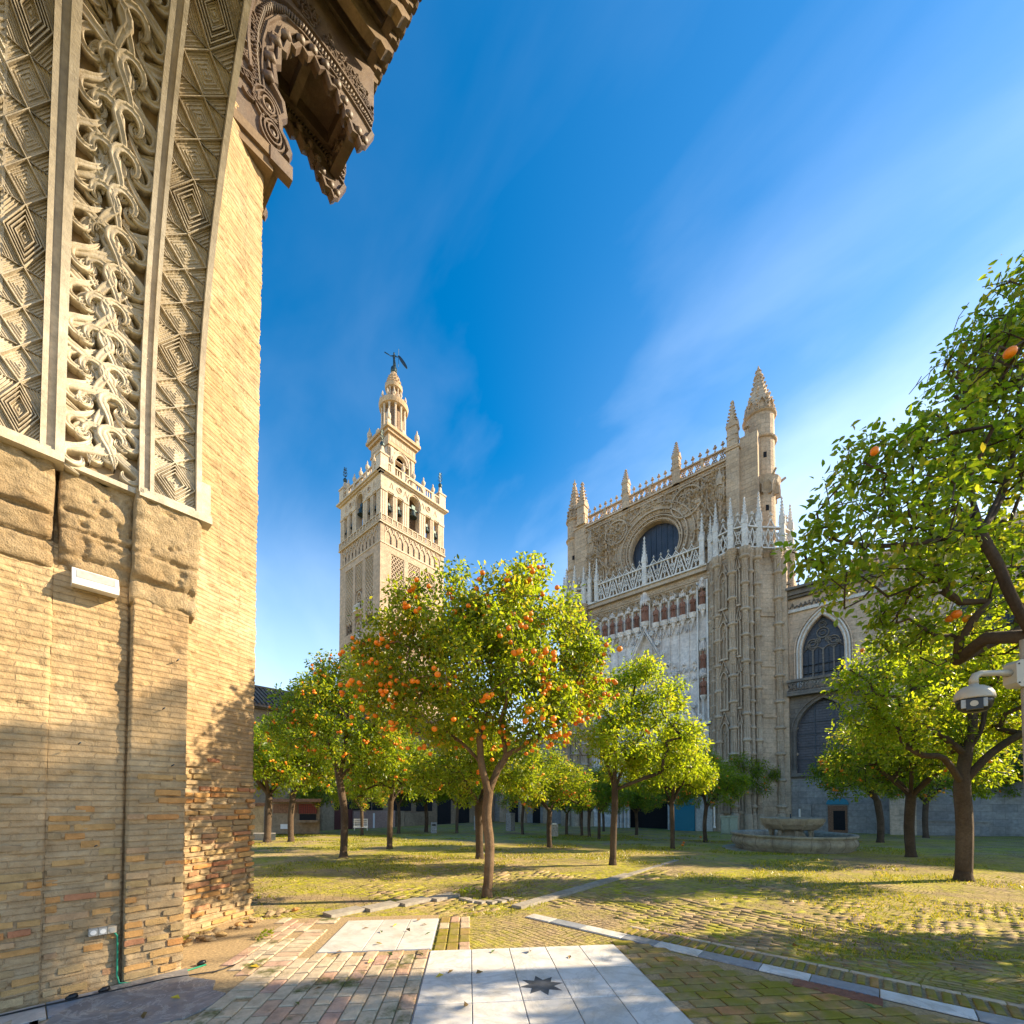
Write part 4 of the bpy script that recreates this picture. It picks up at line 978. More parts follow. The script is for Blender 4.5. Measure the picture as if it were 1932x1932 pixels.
strip('arch_soffit', -1.6, 1.14, -0.25, 0.03, MT['stucco_back'])
# frames: left band y<0.19, middle 0.19..0.69, right 0.69..1.17
for y0, y1, c1 in ((-1.6,-.95,.16), (-.19,-.172,.078), (.05,.085,.155), (.085,.135,.12), (.135,.19,.17), (.665,.70,.165), (.70,.745,.115), (.745,.775,.15), (1.105,1.15,.145)):
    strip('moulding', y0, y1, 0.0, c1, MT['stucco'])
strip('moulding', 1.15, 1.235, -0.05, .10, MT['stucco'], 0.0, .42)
b = M()
for (y0, y1, c1) in ((-1.0,.19,.18), (.67,1.235,.165)):
    b.fbox(frS, y0, -0.03, 0.0, y1, 0.04, c1); b.fbox(frS, y0, 0.04, 0.0, y1, 0.075, c1-.03)
b.fbox(frS, .19, 0.0, 0.0, .67, 0.05, .10)
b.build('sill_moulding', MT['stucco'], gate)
# diamond panels
def diamond_panel(w_, h_, steps, seed=0, cross=False):
    n = 42; m_ = int(42*h_/w_)
    A, B = np.meshgrid(np.linspace(-1, 1, n*2+1), np.linspace(-1, 1, m_*2+1))
    d = np.abs(A) + np.abs(B)                        # 0 centre .. 2 corner
    q = np.where(d <= 1, d, 2-d)                     # corner triangles mirror the rhombus
    t_ = (q*steps) % 1.0
    lev = np.floor(q*steps)
    C = 0.010*(steps-lev)/steps*1.6 + np.where(t_ < .42, 0.010, 0.0) - np.where((t_ > .9), 0.004, 0)
    C = np.where(np.abs(d-1) < 0.045, 0.034, C)
    return A*w_/2, B*h_/2, C
def add_diamonds(y0, y1, cbase, s0, cell, seed, big=()):
    yc = (y0+y1)/2; s = s0; i = 0
    while s < SL - cell:
        isbig = (i % 4 == 0)
        w_ = (y1-y0)
        if isbig:
            A, B, C = diamond_panel(w_*0.98, cell*1.15, 6); C = C*1.35
            c_len = cell*1.15
        else:
            c_len = cell*0.8
            A, B, C = diamond_panel(w_*0.98, c_len, 5)
        P = np.zeros(A.shape + (3,))
        for r_ in range(A.shape[0]):
            x, h, nn = arcpt(s + c_len/2 + B[r_, 0])
            P[r_, :, 0] = x + nn[0]*(cbase + C[r_]); P[r_, :, 1] = yc + A[r_]; P[r_, :, 2] = h + nn[1]*(cbase + C[r_])
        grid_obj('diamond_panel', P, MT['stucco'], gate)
        # framing rhombus ridge
        bb = M(); a, l = w_/2*.97, c_len/2
        f2 = lambda p, q, c: frS(yc + p, s + c_len/2 + q, c)
        bb.rib([(0,-l), (a,0), (0,l), (-a,0)], 0.014, f2, cbase, cbase + 0.04, closed=True, taper=.4)
        if isbig:
            for kf in (.82,.64): bb.rib([(0,-l*kf), (a*kf,0), (0,l*kf), (-a*kf,0)], .014, f2, cbase, cbase + .05, closed=True, taper=.4)
            bb.rib([(0,-l*.45), (a*.45,0), (0,l*.45), (-a*.45,0)], 0.012, f2, cbase, cbase + 0.055, closed=True, taper=.4)
        for q in (-1, 1):
            bb.rib([(-a, q*l), (a, q*l)], .012, f2, cbase, cbase + .03, taper=.3)
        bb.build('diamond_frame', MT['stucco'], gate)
        s += c_len; i += 1
add_diamonds(-.18, .05, 0.06, .08, .40, 1)
add_diamonds(-.66, -.18, 0.06, .08, .60, 1)
add_diamonds(.775, 1.105, 0.055, .08, .36, 2)
# arabesque band: interlaced stems, hooks and scrolls mirrored about the middle
def sweep(mb, pts, wd, c0, c1, tip=0.15):
    """ribbon with a raised bevelled crest and tapered ends, lying on the soffit"""
    n = len(pts); P_ = [Vector(p) for p in pts]; vs = []; fs = []
    for i in range(n):
        d = (P_[min(i+1,n-1)] - P_[max(i-1,0)]); d = d.normalized() if d.length > 1e-9 else Vector((1,0)); nn = Vector((-d.y, d.x))
        t_ = i/(n-1); k = wd*(tip + (1-tip)*math.sin(PI*min(1, t_*1.02))**.55); lift = c1 + 0.028*math.sin(PI*t_)
        for off, c in ((-.5, c0), (-.46, lift*.8), (-.3, lift), (-.12, lift-.012), (.12, lift-.012), (.3, lift), (.46, lift*.8), (.5, c0)):
            q = P_[i] + nn*(off*k); vs.append(frS(q.x, q.y, c))
    for i in range(n-1):
        for j in range(7): fs.append((i*8+j, i*8+j+1, (i+1)*8+j+1, (i+1)*8+j))
    mb.add(vs, fs)
def hook(cx, cy, s, m, rot=0.0, kind=0):
    pts = []
    if kind == 0:       # S stem
        for i in range(15):
            t_ = i/14; x = 0.16*math.sin(t_*PI*2.0) ; y = t_*.42-.21; pts.append((x, y))
    elif kind == 1:     # hook ending in a curl
        for i in range(18):
            t_ = i/17
            if t_ < .4: pts.append((-.10 + .02*math.sin(t_*8), -.2 + t_*.7))
            else:
                a = (t_-.4)/.6*PI*1.45; r_ = .095*(1-.5*(t_-.4)); pts.append((-.10+.095 - r_*math.cos(a), .08 + r_*math.sin(a)))
    elif kind == 2:     # spiral
        for i in range(24):
            t_ = i/23; a = t_*PI*3.4; r_ = .085*(1-t_*.82); pts.append((r_*math.cos(a), r_*math.sin(a)))
    else:               # leaf point
        for i in range(9):
            t_ = i/8; pts.append((.05*math.sin(t_*PI), -.13+.26*t_))
    c, sn = math.cos(rot), math.sin(rot)
    return [(cx + m*(x*c - y*sn)*s, cy + (x*sn + y*c)*s) for x, y in pts]
yc = 0.427; half = 0.225; s = 0.22; k = 0; ra = random.Random(5)
while s < SL:
    jobs = [('vine_stem', .085, 0, .13, 0.0, 1.15, 0.25, .055), ('hooked_scroll', .07, .12, .10, .35, .95, .1, .06), ('hooked_scroll', .06, -.05, .125, -2.3, .8, .07, .05), ('spiral_scroll', .038, .16, .135, 0.5, .75, .0, .05), ('spiral_scroll', .036, -.02, .05, 2.0, .7, .0, .05), ('pointed_leaf', .07, .09, .05, -.6, .8, .02, .04), ('pointed_leaf', .06, .2, .10, .9, .9, .04, .04)]
    for nm, wd, dy, dx, rot, sc_, _, dep in jobs:
        kind = {'vine_stem':0, 'hooked_scroll':1, 'spiral_scroll':2, 'pointed_leaf':3}[nm]
        for m in (-1, 1):
            mb = M(); jx = ra.uniform(-.01,.01); jy = ra.uniform(-.012,.012)
            sweep(mb, hook(yc + m*dx + jx, s + dy + jy + (0.02*m), sc_, m*(1 if k % 2 == 0 else -1) if kind == 0 else m, rot + ra.uniform(-.12,.12), kind), wd, 0.01, dep + .03 + ra.uniform(-.01,.015) + (.02 if kind == 1 else 0))
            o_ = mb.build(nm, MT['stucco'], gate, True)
    for m in (-1, 1):
        mb = M(); mb.add([], []); 
        for q in range(1):
            P_ = frS(yc + m*(.03), s+.11, .07)
            mb.ball(P_, .017, 8, 5)
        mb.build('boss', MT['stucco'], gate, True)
    s += .29; k += 1
b = M()
for (a_, h_) in ((.98,2.05),(.9,2.6),(1.0,3.1),(.33,2.2),(.45,1.3)): b.tube([(-5.29,a_,h_),(-5.245,a_+.01,h_+.012)], .006, 5)
build_each(b, 'nail', MT['iron'], gate)
# wall light
wl = thing('wall_light', (-5.36, .40, 3.66), 'white box-shaped wall light fixed to the brick jamb below the corbel', 'lamp')
lb = M()
def frL(a, b, c): return (-5.37 + c, a, b)
lb.prism([(0,3.60),(0.16,3.58),(0.17,3.62),(0.10,3.74),(0,3.76)], lambda a, b, c: (-5.38 + a, c, b), 0.26, 0.56); lb.build('housing', MT['whitepaint'], wl)
lb = M(); lb.prism([(0.157,3.640),(0.106,3.728),(0.112,3.731),(0.163,3.643)], lambda a, b, c: (-5.38 + a, c, b), 0.285, 0.535); lb.build('diffuser', MT['grey_plastic'], wl)
# sockets and cables
sk = thing('socket_box', (-5.38, .53, .55), 'row of three weatherproof sockets low on the brick jamb', 'socket')
for i in range(3):
    lb = M(); lb.box(-5.39, .43+i*.062, .50, -5.32, .488+i*.062, .56); lb.build('socket_module', MT['grey_plastic'] if i < 2 else MT['cctv'], sk)
    lb = M(); lb.lathe([(.001,-5.3),(.02,-5.3)], 0, 0, 10); lb = M()
    lb.tube([(-5.32, .459+i*.062, .53), (-5.314, .459+i*.062, .53)], .021, 12); lb.build('socket_cover', MT['grey_plastic'] if i == 2 else MT['whitepaint'], sk)
gc = M(); gc.tube([(-5.335,.60,.5), (-5.34,.62,.46), (-5.35,.625,.3), (-5.35,.625,.1), (-5.32,.64,.03), (-5.28,.72,.018), (-5.26,.9,.016), (-5.25,1.12,.016), (-5.3,1.3,.014)], .0085, 6)
tag(gc.build('green_cable', MT['green'], None, True), 'green cable running down the brick jamb from the sockets and along its foot', 'cable')
bc = M(); bc.tube([(-5.27,-.5,.03), (-5.22,-.1,.03), (-5.2,.2,.03), (-5.17,.45,.03), (-5.14,.7,.03), (-5.12,.95,.03), (-5.0,1.3,.02), (-5.1,1.6,.015)], .007, 6)
tag(bc.build('black_cable', MT['black'], None, True), 'thin black cable lying on the slabs along the foot of the wall', 'cable')
for nm, p, l in (('plug', (-5.2,.33,.05), 'round black plug lying at the foot of the jamb, nearest the camera'), ('plug', (-5.2,.53,.045), 'black plug with clear end lying below the sockets'), ('plug', (-5.33,1.27,.035), 'black connector lying at the far corner of the brick pier')):
    b = M(); b.tube([(p[0], p[1]-.04, p[2]-.01), (p[0], p[1]-.01, p[2]), (p[0], p[1]+.01, p[2]), (p[0], p[1]+.035, p[2]+.006)], [.012, .024, .026, .018], 10); tag(b.build(nm, MT['black'], None, True), l, 'plug')

# ------------------------------------------------------------------ carved wooden canopy
can = thing('wooden_canopy', (-7.0, 3.0, 11.5), 'dark carved wooden canopy with scalloped brackets jutting above the brick jamb', 'canopy')
bx_, bz_ = -6.95, 0
inner = [(3.84,13.60),(3.78,13.52),(3.72,13.63),(3.62,13.58),(3.55,13.72),(3.50,13.68),(3.46,13.86),(3.40,13.80),(3.33,13.98),(3.22,13.9),(3.12,14.05),(3.02,13.93),(2.92,14.03),(2.82,13.88),(2.72,13.92),(2.62,13.72),(2.54,13.72),(2.48,13.46),(2.40,13.42),(2.40,13.16),(2.32,13.05),(2.36,12.78),(2.30,12.72),(2.46,12.6),(2.50,12.42),(2.42,12.28),(2.44,12.1),(2.52,12.03),(2.58,11.92),(2.54,11.8)]
outer_ = [(1.80,11.72),(1.80,15.3),(4.05,15.3),(4.05,14.4),(4.0,14.1),(4.02,13.98)]
poly = outer_ + inner
def bracket(x, idx):
    f = lambda a, b, c: (x + c, a, b)
    b = M(); b.prism(poly, f, -0.08, 0.03); b.build('bracket_board', MT['wood'], can)
    # moulded rim following the lobes
    b = M(); b.rib([(4.0,14.0)] + inner, 0.10, f, 0.03, 0.10, taper=.45); b.rib([(p[0]-(0.06 if p[0] > 2.7 else 0.09), p[1]+.13) for p in inner[:22]], 0.06, f, 0.03, 0.085, taper=.5); b.build('lobed_rim', MT['wood'], can)
    b = M()
    for q_ in range(0, len(inner)-6, 2): b.tube([f(inner[q_][0]-(.02 if inner[q_][0] > 2.7 else .09), inner[q_][1]+(.10 if inner[q_][0] > 2.7 else .02), .02), f(inner[q_][0], inner[q_][1]+.02, .13)], [.075,.05], 7)
    b.build('scallops', MT['wood'], can, True)
    arc = [(2.12,12.5),(2.08,12.9),(2.09,13.3),(2.16,13.7),(2.30,14.0),(2.5,14.2),(2.75,14.3),(3.0,14.32),(3.3,14.32),(3.6,14.28),(3.85,14.22),(4.0,14.16)]
    # rope moulding: separate oblique reeds
    b = M(); n = 64
    def along(t_):
        q = t_*(len(arc)-1); i = min(int(q), len(arc)-2); fq = q-i; return Vector(arc[i]).lerp(Vector(arc[i+1]), fq), (Vector(arc[i+1])-Vector(arc[i])).normalized()
    for i in range(n):
        p, d = along(i/n); nn = Vector((-d.y, d.x)); q0 = p - nn*.055 - d*.02; q1 = p + nn*.055 + d*.02
        b.tube([f(q0.x, q0.y, .035), f(p.x, p.y, .085), f(q1.x, q1.y, .035)], [.012,.02,.012], 5)
    b.build('rope_moulding', MT['wood'], can, True)
    b = M()
    b.rib([(p[0]-.10, p[1]+.09) if i < 5 else (p[0], p[1]+.12) for i, p in enumerate(arc)], .06, f, .03, .09, taper=.4)
    b.rib([(p[0]+.09, p[1]-.06) if i < 5 else (p[0], p[1]-.10) for i, p in enumerate(arc)], .035, f, .03, .07, taper=.4)
    b.build('arch_moulding', MT['wood'], can)
    # volute and shell roundels of the foot
    b = M()
    for cxx, czz, rr_ in ((2.26,12.28,.20), (2.33,11.95,.17)):
        for k_ in range(3):
            R0 = rr_*(1-k_*.3); b.rib([(cxx + R0*math.cos(a_*PI/9), czz + R0*1.25*math.sin(a_*PI/9)) for a_ in range(18)], .035, f, .03, .075+.015*k_, closed=True, taper=.4)
        b.ball(f(cxx, czz, .05), .05, 8, 6)
    for k_ in range(9): b.rib([(2.26,12.1), (2.26+.2*math.cos(.3*k_+.4), 12.1+.2*math.sin(.3*k_+.4))], .02, f, .03, .09, taper=.4)
    b.build('rosette', MT['wood'], can)
    # foliage in the upper corner
    for (px_, pz_, n_) in ((3.75,14.55,16), (3.9,14.35,8), (3.45,14.6,12), (1.95,12.3,8), (1.95,12.6,9), (1.93,12.95,8), (1.95,13.3,9), (3.2,14.62,12), (2.9,14.7,12), (2.6,14.65,12), (1.98,13.7,9), (2.0,14.1,9), (2.25,14.4,10)):
        rdd = random.Random(int(px_*100))
        b = M()
        for q in range(n_):
            a_ = rdd.uniform(0, 6.3); r_ = rdd.uniform(.04,.12); ox, oz = px_ + rdd.uniform(-.14,.14), pz_ + rdd.uniform(-.14,.16)
            b.rib([(ox + r_*(1-t_*.09)*math.cos(a_+t_*.5), oz + r_*(1-t_*.09)*math.sin(a_+t_*.5)) for t_ in range(9)], .03, f, .03, .08, taper=.5)
        b.build('carved_foliage', MT['wood'], can)
bracket(-6.93, 0); bracket(-7.95, 1)
b = M()
b.box(-7.9, 3.7, 13.98, -7.0, 3.86, 15.3); b.build('front_board', MT['wood'], can)
b = M(); rdd = random.Random(8)
for q in range(46):
    ox, oz = rdd.uniform(-7.85,-7.05), rdd.uniform(14.0,14.7); a_ = rdd.uniform(0,6.3); r_ = rdd.uniform(.04,.1)
    b.rib([(ox + r_*math.cos(a_+t_*.6)*(1-t_*.1), oz + r_*math.sin(a_+t_*.6)*(1-t_*.1)) for t_ in range(8)], .022, lambda a, b_, c: (a, 3.7-c, b_), 0, .04, taper=.4)
b.build('carved_foliage', MT['wood'], can)
b = M(); b.box(-7.9, 2.3, 14.55, -7.0, 3.83, 14.65); b.box(-7.88,2.4,14.3,-7.78,3.8,14.55); b.box(-7.1,2.4,14.3,-7.0,3.8,14.55); b.box(-7.8,3.6,14.3,-7.05,3.75,14.55); b.box(-7.8,2.9,14.3,-7.05,3.02,14.55); b.build('coffered_ceiling', MT['wood'], can)
b = M(); b.box(-8.4, 1.75, 11.56, -6.86, 2.47, 11.716); b.box(-8.38, 1.77, 11.42, -6.91, 2.36, 11.557); b.build('impost_beam', MT['wood_old'], can)
b = M(); b.box(-6.98, 2.3, 11.5, -6.84, 2.62, 11.72); b.build('beam_end', MT['wood'], can)
b = M(); b.box(-8.2, 1.9, 15.3, 1.0, 2.4, 15.42); b.box(-8.2,3.9,15.34,1.0,4.02,15.42); b.build('plate', MT['wood'], can)
i = 0; X = -8.1
while X < -1.0:
    b = M(); b.prism([(2.0,15.05),(2.0,15.33),(4.16,15.33),(4.14,15.24),(4.06,15.2),(4.0,15.13),(3.9,15.16),(3.8,15.08),(3.6,15.05)], lambda a, b_, c: (c, a, b_), X, X+.17); b.build('corbel_beam', MT['wood_old'], can)
    b = M(); b.prism([(2.0,15.42),(2.0,15.62),(4.2,15.62),(4.2,15.52),(4.12,15.5),(4.1,15.44),(4.0,15.42)], lambda a, b_, c: (c, a, b_), X, X+.2); b.build('rafter', MT['wood_old'], can)
    X += .5
b = M(); b.box(-8.3, 1.9, 15.62, 1.0, 4.24, 15.68); b.build('soffit_boards', MT['wood'], can)
X = -8.25
while X < 0.5:
    b = M(); b.tube([(X, 2.0, 15.95), (X, 4.31, 15.76)], .09, 7); b.build('roof_tile', MT['tileroof'], can); X += .19

# ------------------------------------------------------------------ cathedral
FY = 41.4
cath = thing('cathedral', (-10, 46, -1.05), 'great gothic cathedral with round window, pinnacles and pale carved portal', 'cathedral')
def frF(a, b, c): return (a, FY - c, b)
def circ(cx, cz, r, n=40, a0=0, a1=2*PI): return [(cx + r*math.cos(a0+(a1-a0)*i/n), cz + r*math.sin(a0+(a1-a0)*i/n)) for i in range(n + (0 if abs(a1-a0-2*PI) < 1e-6 else 1))]
def parch(x0, x1, zs, za, n=10, legs=None):
    """pointed arch polyline from left spring over the apex to the right spring"""
    xm = (x0+x1)/2; hw = (x1-x0)/2; hh = za-zs; r = (hw*hw + hh*hh)/(2*hw)
    out = []
    for i in range(n+1):
        z = zs + hh*math.sin(i/n*PI/2); dz = z-zs; x = x0 + r - math.sqrt(max(r*r - dz*dz, 0)); out.append((min(x, xm), z))
    rt = [(2*xm-x, z) for x, z in out[:-1]][::-1]
    out += rt
    if legs is not None: out = [(x0, legs)] + out + [(x1, legs)]
    return out
def holeplate(mb, fr, x0, z0, x1, z1, hole, c0, c1):
    cx = sum(p[0] for p in hole)/len(hole); cz = sum(p[1] for p in hole)/len(hole)
    H = [(math.atan2(z-cz, x-cx), (x, z)) for x, z in hole]
    for X, Z in ((x0,z0),(x1,z0),(x1,z1),(x0,z1)):
        a = math.atan2(Z-cz, X-cx); best = None; d = (math.cos(a), math.sin(a))
        for i in range(len(hole)):
            p, q = hole[i], hole[(i+1) % len(hole)]; ex, ez = q[0]-p[0], q[1]-p[1]; den = d[0]*ez - d[1]*ex
            if abs(den) < 1e-9: continue
            t_ = ((p[0]-cx)*ez - (p[1]-cz)*ex)/den; s_ = ((p[0]-cx)*d[1] - (p[1]-cz)*d[0])/den
            if t_ > 0 and -1e-6 <= s_ <= 1+1e-6: best = (cx + d[0]*t_, cz + d[1]*t_)
        if best: H.append((a, best))
    H.sort(key=lambda q: q[0]); n = len(H); vs = []
    for a, (x, z) in H:
        d = (math.cos(a), math.sin(a)); ts = []
        if d[0] > 1e-9: ts.append((x1-cx)/d[0])
        if d[0] < -1e-9: ts.append((x0-cx)/d[0])
        if d[1] > 1e-9: ts.append((z1-cz)/d[1])
        if d[1] < -1e-9: ts.append((z0-cz)/d[1])
        t_ = min(ts); vs += [fr(x, z, c1), fr(cx+d[0]*t_, cz+d[1]*t_, c1), fr(x, z, c0)]
    fs = []
    for i in range(n):
        a, b_ = 3*i, 3*((i+1) % n); fs += [(a, a+1, b_+1, b_), (a, b_, b_+2, a+2)]
    mb.add(vs, fs)
# unit pinnacle: height 1, half width .5 (scaled per copy)
def pinnacle_mesh(name, mat, shaft=0.5, crock=6, seed=0):
    rd = random.Random(seed); b = M(); w_ = .5
    b.box(-w_*.8,-w_*.8,0,w_*.8,w_*.8,shaft)
    b.box(-w_,-w_,0,w_,w_,.03)
    for z_ in (shaft*.52,): b.box(-w_*.95,-w_*.95,z_,w_*.95,w_*.95,z_+.012)
    for sx_ in (-1,1):           # gablets on the four sides
        for ax in (0,1):
            f = (lambda a, bb, c, s=sx_: (a, s*c, bb)) if ax == 0 else (lambda a, bb, c, s=sx_: (s*c, a, bb))
            b.prism([(-w_*.9,shaft-.02),(w_*.9,shaft-.02),(w_*1.0,shaft+.02),(0,shaft+.15),(-w_*1.0,shaft+.02)], f, .32, .47)
            b.rib([(-w_*.5,.04),(-w_*.5,shaft*.45),(0,shaft*.5),(w_*.5,shaft*.45),(w_*.5,.04)], .1, f, .4, .45)
    b.add([(-w_*.66,-w_*.66,shaft),(w_*.66,-w_*.66,shaft),(w_*.66,w_*.66,shaft),(-w_*.66,w_*.66,shaft),(-.06,-.06,.95),(.06,-.06,.95),(.06,.06,.95),(-.06,.06,.95)], [(0,1,5,4),(1,2,6,5),(2,3,7,6),(3,0,4,7),(4,5,6,7)])
    for i in range(crock):
        t_ = (i+.5)/crock; z_ = shaft+.04 + (1-shaft-.08)*t_; r_ = w_*.66*(1-t_*.88)
        k = .2*(1-t_*.4)
        for a_ in (PI/4, 3*PI/4, 5*PI/4, 7*PI/4):
            x_, y_ = (r_*1.35+k*.35)*math.cos(a_), (r_*1.35+k*.35)*math.sin(a_)
            b.add([(x_-k*.5,y_-k*.5,z_),(x_+k*.5,y_-k*.5,z_),(x_+k*.5,y_+k*.5,z_),(x_-k*.5,y_+k*.5,z_),(x_*1.18,y_*1.18,z_+.032)], [(0,3,2,1),(0,1,4),(1,2,4),(2,3,4),(3,0,4)])
    b.ball((0,0,.955), .14, 6, 4, .18)
    b.add([(-.05,-.05,.96),(.05,-.05,.96),(.05,.05,.96),(-.05,.05,.96),(0,0,1.0)], [(0,1,4),(1,2,4),(2,3,4),(3,0,4)])
    me = b.mesh(name); me.materials.append(mat); return me
PW = pinnacle_mesh('pinnacle_white', MT['white'], .48, 7, 1); PT = pinnacle_mesh('pinnacle_tan', MT['tan'], .42, 7, 2)
def pin(x, y, z0, z1, w_, me=PW, parent=cath): return inst(me, 'pinnacle', parent, (x, y, z0), (0,0,0), (w_, w_, z1-z0))
def finial_mesh(name, mat, big=False):
    b = M()
    b.lathe([(.06,0),(.04,.2),(.09,.28),(.04,.34),(.035,.5)], 0, 0, 6)
    for a_ in (0, PI/2, PI, 3*PI/2): b.ball((.13*math.cos(a_), .13*math.sin(a_), .62), .11, 6, 4)
    b.ball((0,0,.62), .1, 6, 4); b.ball((0,0,.86), .12, 6, 5)
    b.add([(-.16,-.07,0),(.16,-.07,0),(.16,.07,0),(-.16,.07,0),(-.05,-.04,.34),(.05,-.04,.34),(.05,.04,.34),(-.05,.04,.34)], [(0,1,5,4),(1,2,6,5),(2,3,7,6),(3,0,4,7),(4,5,6,7)])
    me = b.mesh(name); me.materials.append(mat); return me
FT = finial_mesh('finial_tan', MT['tan']); FWm = finial_mesh('finial_white', MT['white']); FD = finial_mesh('finial_dark', MT['dark_stone'])
def fin(x, y, z, s, me, parent=cath): return inst(me, 'finial', parent, (x, y, z), (0,0,0), (s, s, s))

# upper transept wall with the round window
RC = (-16.8, 27.45); RRr = 2.5
b = M()
holeplate(b, frF, -20.5, 23.6, -13.1, 31.3, circ(*RC, RRr, 48), -0.9, 0.0)
b.box(-24.6, FY, 22.0, -20.5, FY+1.0, 33.0); b.box(-13.1, FY, 22.0, -9.9, FY+1.0, 33.0); b.box(-20.5, FY, 31.3, -13.1, FY+1.0, 33.0); b.box(-20.5, FY, 22, -13.1, FY+1.0, 23.6)
build_each(b, 'transept_wall', MT['tan'], cath)
b = M(); b.prism(circ(*RC, RRr+.05, 40), frF, -0.95, -0.62); rose = b.build('round_window', MT['glass'], cath)
for i in range(-4, 5):
    xx = i*.56; hh = math.sqrt(max(RRr**2 - xx*xx, .01)); b = M(); b.fbox(frF, RC[0]+xx-.02, RC[1]-hh, -.62, RC[0]+xx+.02, RC[1]+hh, -.57); b.build('glazing_bar', MT['iron'], rose)
for r_, w_, c_ in ((2.62,.22,.14), (2.88,.18,.3), (3.12,.12,.2), (3.42,.18,.42), (4.1,.14,.34)):
    b = M(); b.rib(circ(*RC, r_, 56), w_, frF, -.3, c_, closed=True, taper=.45); b.build('window_ring', MT['carved'] if r_ != 3.12 else MT['tan'], cath)
def leafring(cx, cz, r, n, k, fr, mat, parent, c=.2, name='leaf_carving', seed=0, a0=0, a1=2*PI):
    rd = random.Random(seed); b = M()
    for i in range(n):
        a_ = a0 + (a1-a0)*i/n + rd.uniform(-.04,.04); x_, z_ = cx + r*math.cos(a_), cz + r*math.sin(a_); q = k*rd.uniform(.7,1.25)
        p = fr(x_, z_, c)
        b.ball(p, q, 5, 4, rd.uniform(.7,1.1))
    b.build(name, mat, parent)
leafring(*RC, 3.27, 70, .13, frF, MT['carved'], cath, .16, seed=1)
leafring(*RC, 2.75, 60, .07, frF, MT['carved'], cath, .16, seed=2)
def blind_rose(cx, cz, r, seed):
    b = M(); b.rib(circ(cx,cz,r,40), .2, frF, 0, .42, closed=True, taper=.4); b.rib(circ(cx,cz,r-.3,36), .1, frF, 0, .18, closed=True, taper=.4)
    for k in range(6):
        a_ = k*PI/3 + .2; b.rib(circ(cx + r*.48*math.cos(a_), cz + r*.48*math.sin(a_), r*.27, 16), .09, frF, 0, .30, closed=True)
    for k in range(4):
        a_ = k*PI/4+.1; b.rib([(cx-r*.75*math.cos(a_), cz-r*.75*math.sin(a_)), (cx+r*.75*math.cos(a_), cz+r*.75*math.sin(a_))], .05, frF, 0, .16)
    b.build('blind_roundel', MT['carved'], cath); leafring(cx, cz, r*.82, 22, .14, frF, MT['carved'], cath, .12, seed=seed)
blind_rose(-13.45, 30.3, 1.45, 3); blind_rose(-20.75, 30.35, 1.25, 4)
def ogee(cx, w_, z0, z1, zt, mat, seed):
    b = M(); hw = w_/2
    L_ = [(cx-hw, z0), (cx-hw, z0+(z1-z0)*.35), (cx-hw*.85, z0+(z1-z0)*.6), (cx-hw*.45, z0+(z1-z0)*.82), (cx-hw*.12, z1), (cx, zt)]
    R2 = [(2*cx-x, z) for x, z in L_][::-1]
    b.rib(L_ + R2[1:], .16, frF, 0, .42, taper=.4); b.rib([(cx+(x-cx)*.7, z0+(z-z0)*.86) for x, z in L_ + R2[1:]], .07, frF, 0, .16)
    b.rib([(cx, z0), (cx, z1)], .06, frF, 0, .14)
    for k in range(3):
        b.rib(parch(cx-hw*.6, cx, z0+k*.9, z0+k*.9+.7, 6), .05, frF, 0, .12); b.rib(parch(cx, cx+hw*.6, z0+k*.9, z0+k*.9+.7, 6), .05, frF, 0, .12)
    b.build('ogee_gablet', MT['carved'], cath); fin(cx, FY-.25, zt, .9, FT)
    leafring(cx, (z0+z1)/2+.4, hw*.6, 12, .1, frF, MT['carved'], cath, .1, seed=seed)
ogee(-23.0, 1.5, 25.4, 28.6, 30.6, None, 5); ogee(-11.6, 1.6, 25.4, 28.8, 30.8, None, 6)
b = M()
for xx in (-22.0,-24.0,-12.4,-10.5): b.fbox(frF, xx-.12, 25, 0, xx+.12, 31.8, .3); 
for xx in (-22.0,-12.4): b.fbox(frF, xx-.25, 29.7, 0, xx+.25, 30.0, .42)
build_each(b, 'wall_shaft', MT['tan'], cath)
# spandrel arches either side of the top of the rose
b = M()
for cx in (-18.9,-17.6,-16.2,-15.2): b.rib(parch(cx-.75, cx+.75, 30.5, 31.9, 8), .08, frF, 0, .14)
for a0_, a1_ in ((2.3,2.95), (.25,.85), (3.4,4.0), (5.4,6.0)):
    for r_ in (4.1,4.5): b.rib([(RC[0]+r_*math.cos(a0_+(a1_-a0_)*i/8), RC[1]+r_*math.sin(a0_+(a1_-a0_)*i/8)) for i in range(9)], .09, frF, 0, .16)
b.build('blind_tracery', MT['carved'], cath)
rd = random.Random(4)
for (x0, x1, z0, z1, n) in ((-24.4,-20.6,25.2,31.8,90), (-13.0,-10.0,25.2,31.8,80), (-20.5,-13.2,31.2,32.0,60)):
    b = M()
    for i in range(n):
        x_, z_ = rd.uniform(x0,x1), rd.uniform(z0,z1)
        if (x_-RC[0])**2 + (z_-RC[1])**2 < 15: continue
        b.ball(frF(x_, z_, .03), rd.uniform(.06,.17), 5, 4, rd.uniform(.6,1.6))
    b.build('leaf_carving', MT['carved'], cath)
for x_ in (-23.9,-10.5):           # hanging canopies of the corner statues niches
    b = M()
    for k in range(5): b.lathe([(.05,29.4-.1*k),(.10,29.9),(.12,30.9),(.04,31.2+.1*k)], x_-.3+.15*k, FY-.35+.05*abs(k-2), 6)
    b.lathe([(.3,30.4),(.35,31.0),(.12,31.6),(.02,32.1)], x_, FY-.3, 8); b.build('canopy_carving', MT['carved'], cath)
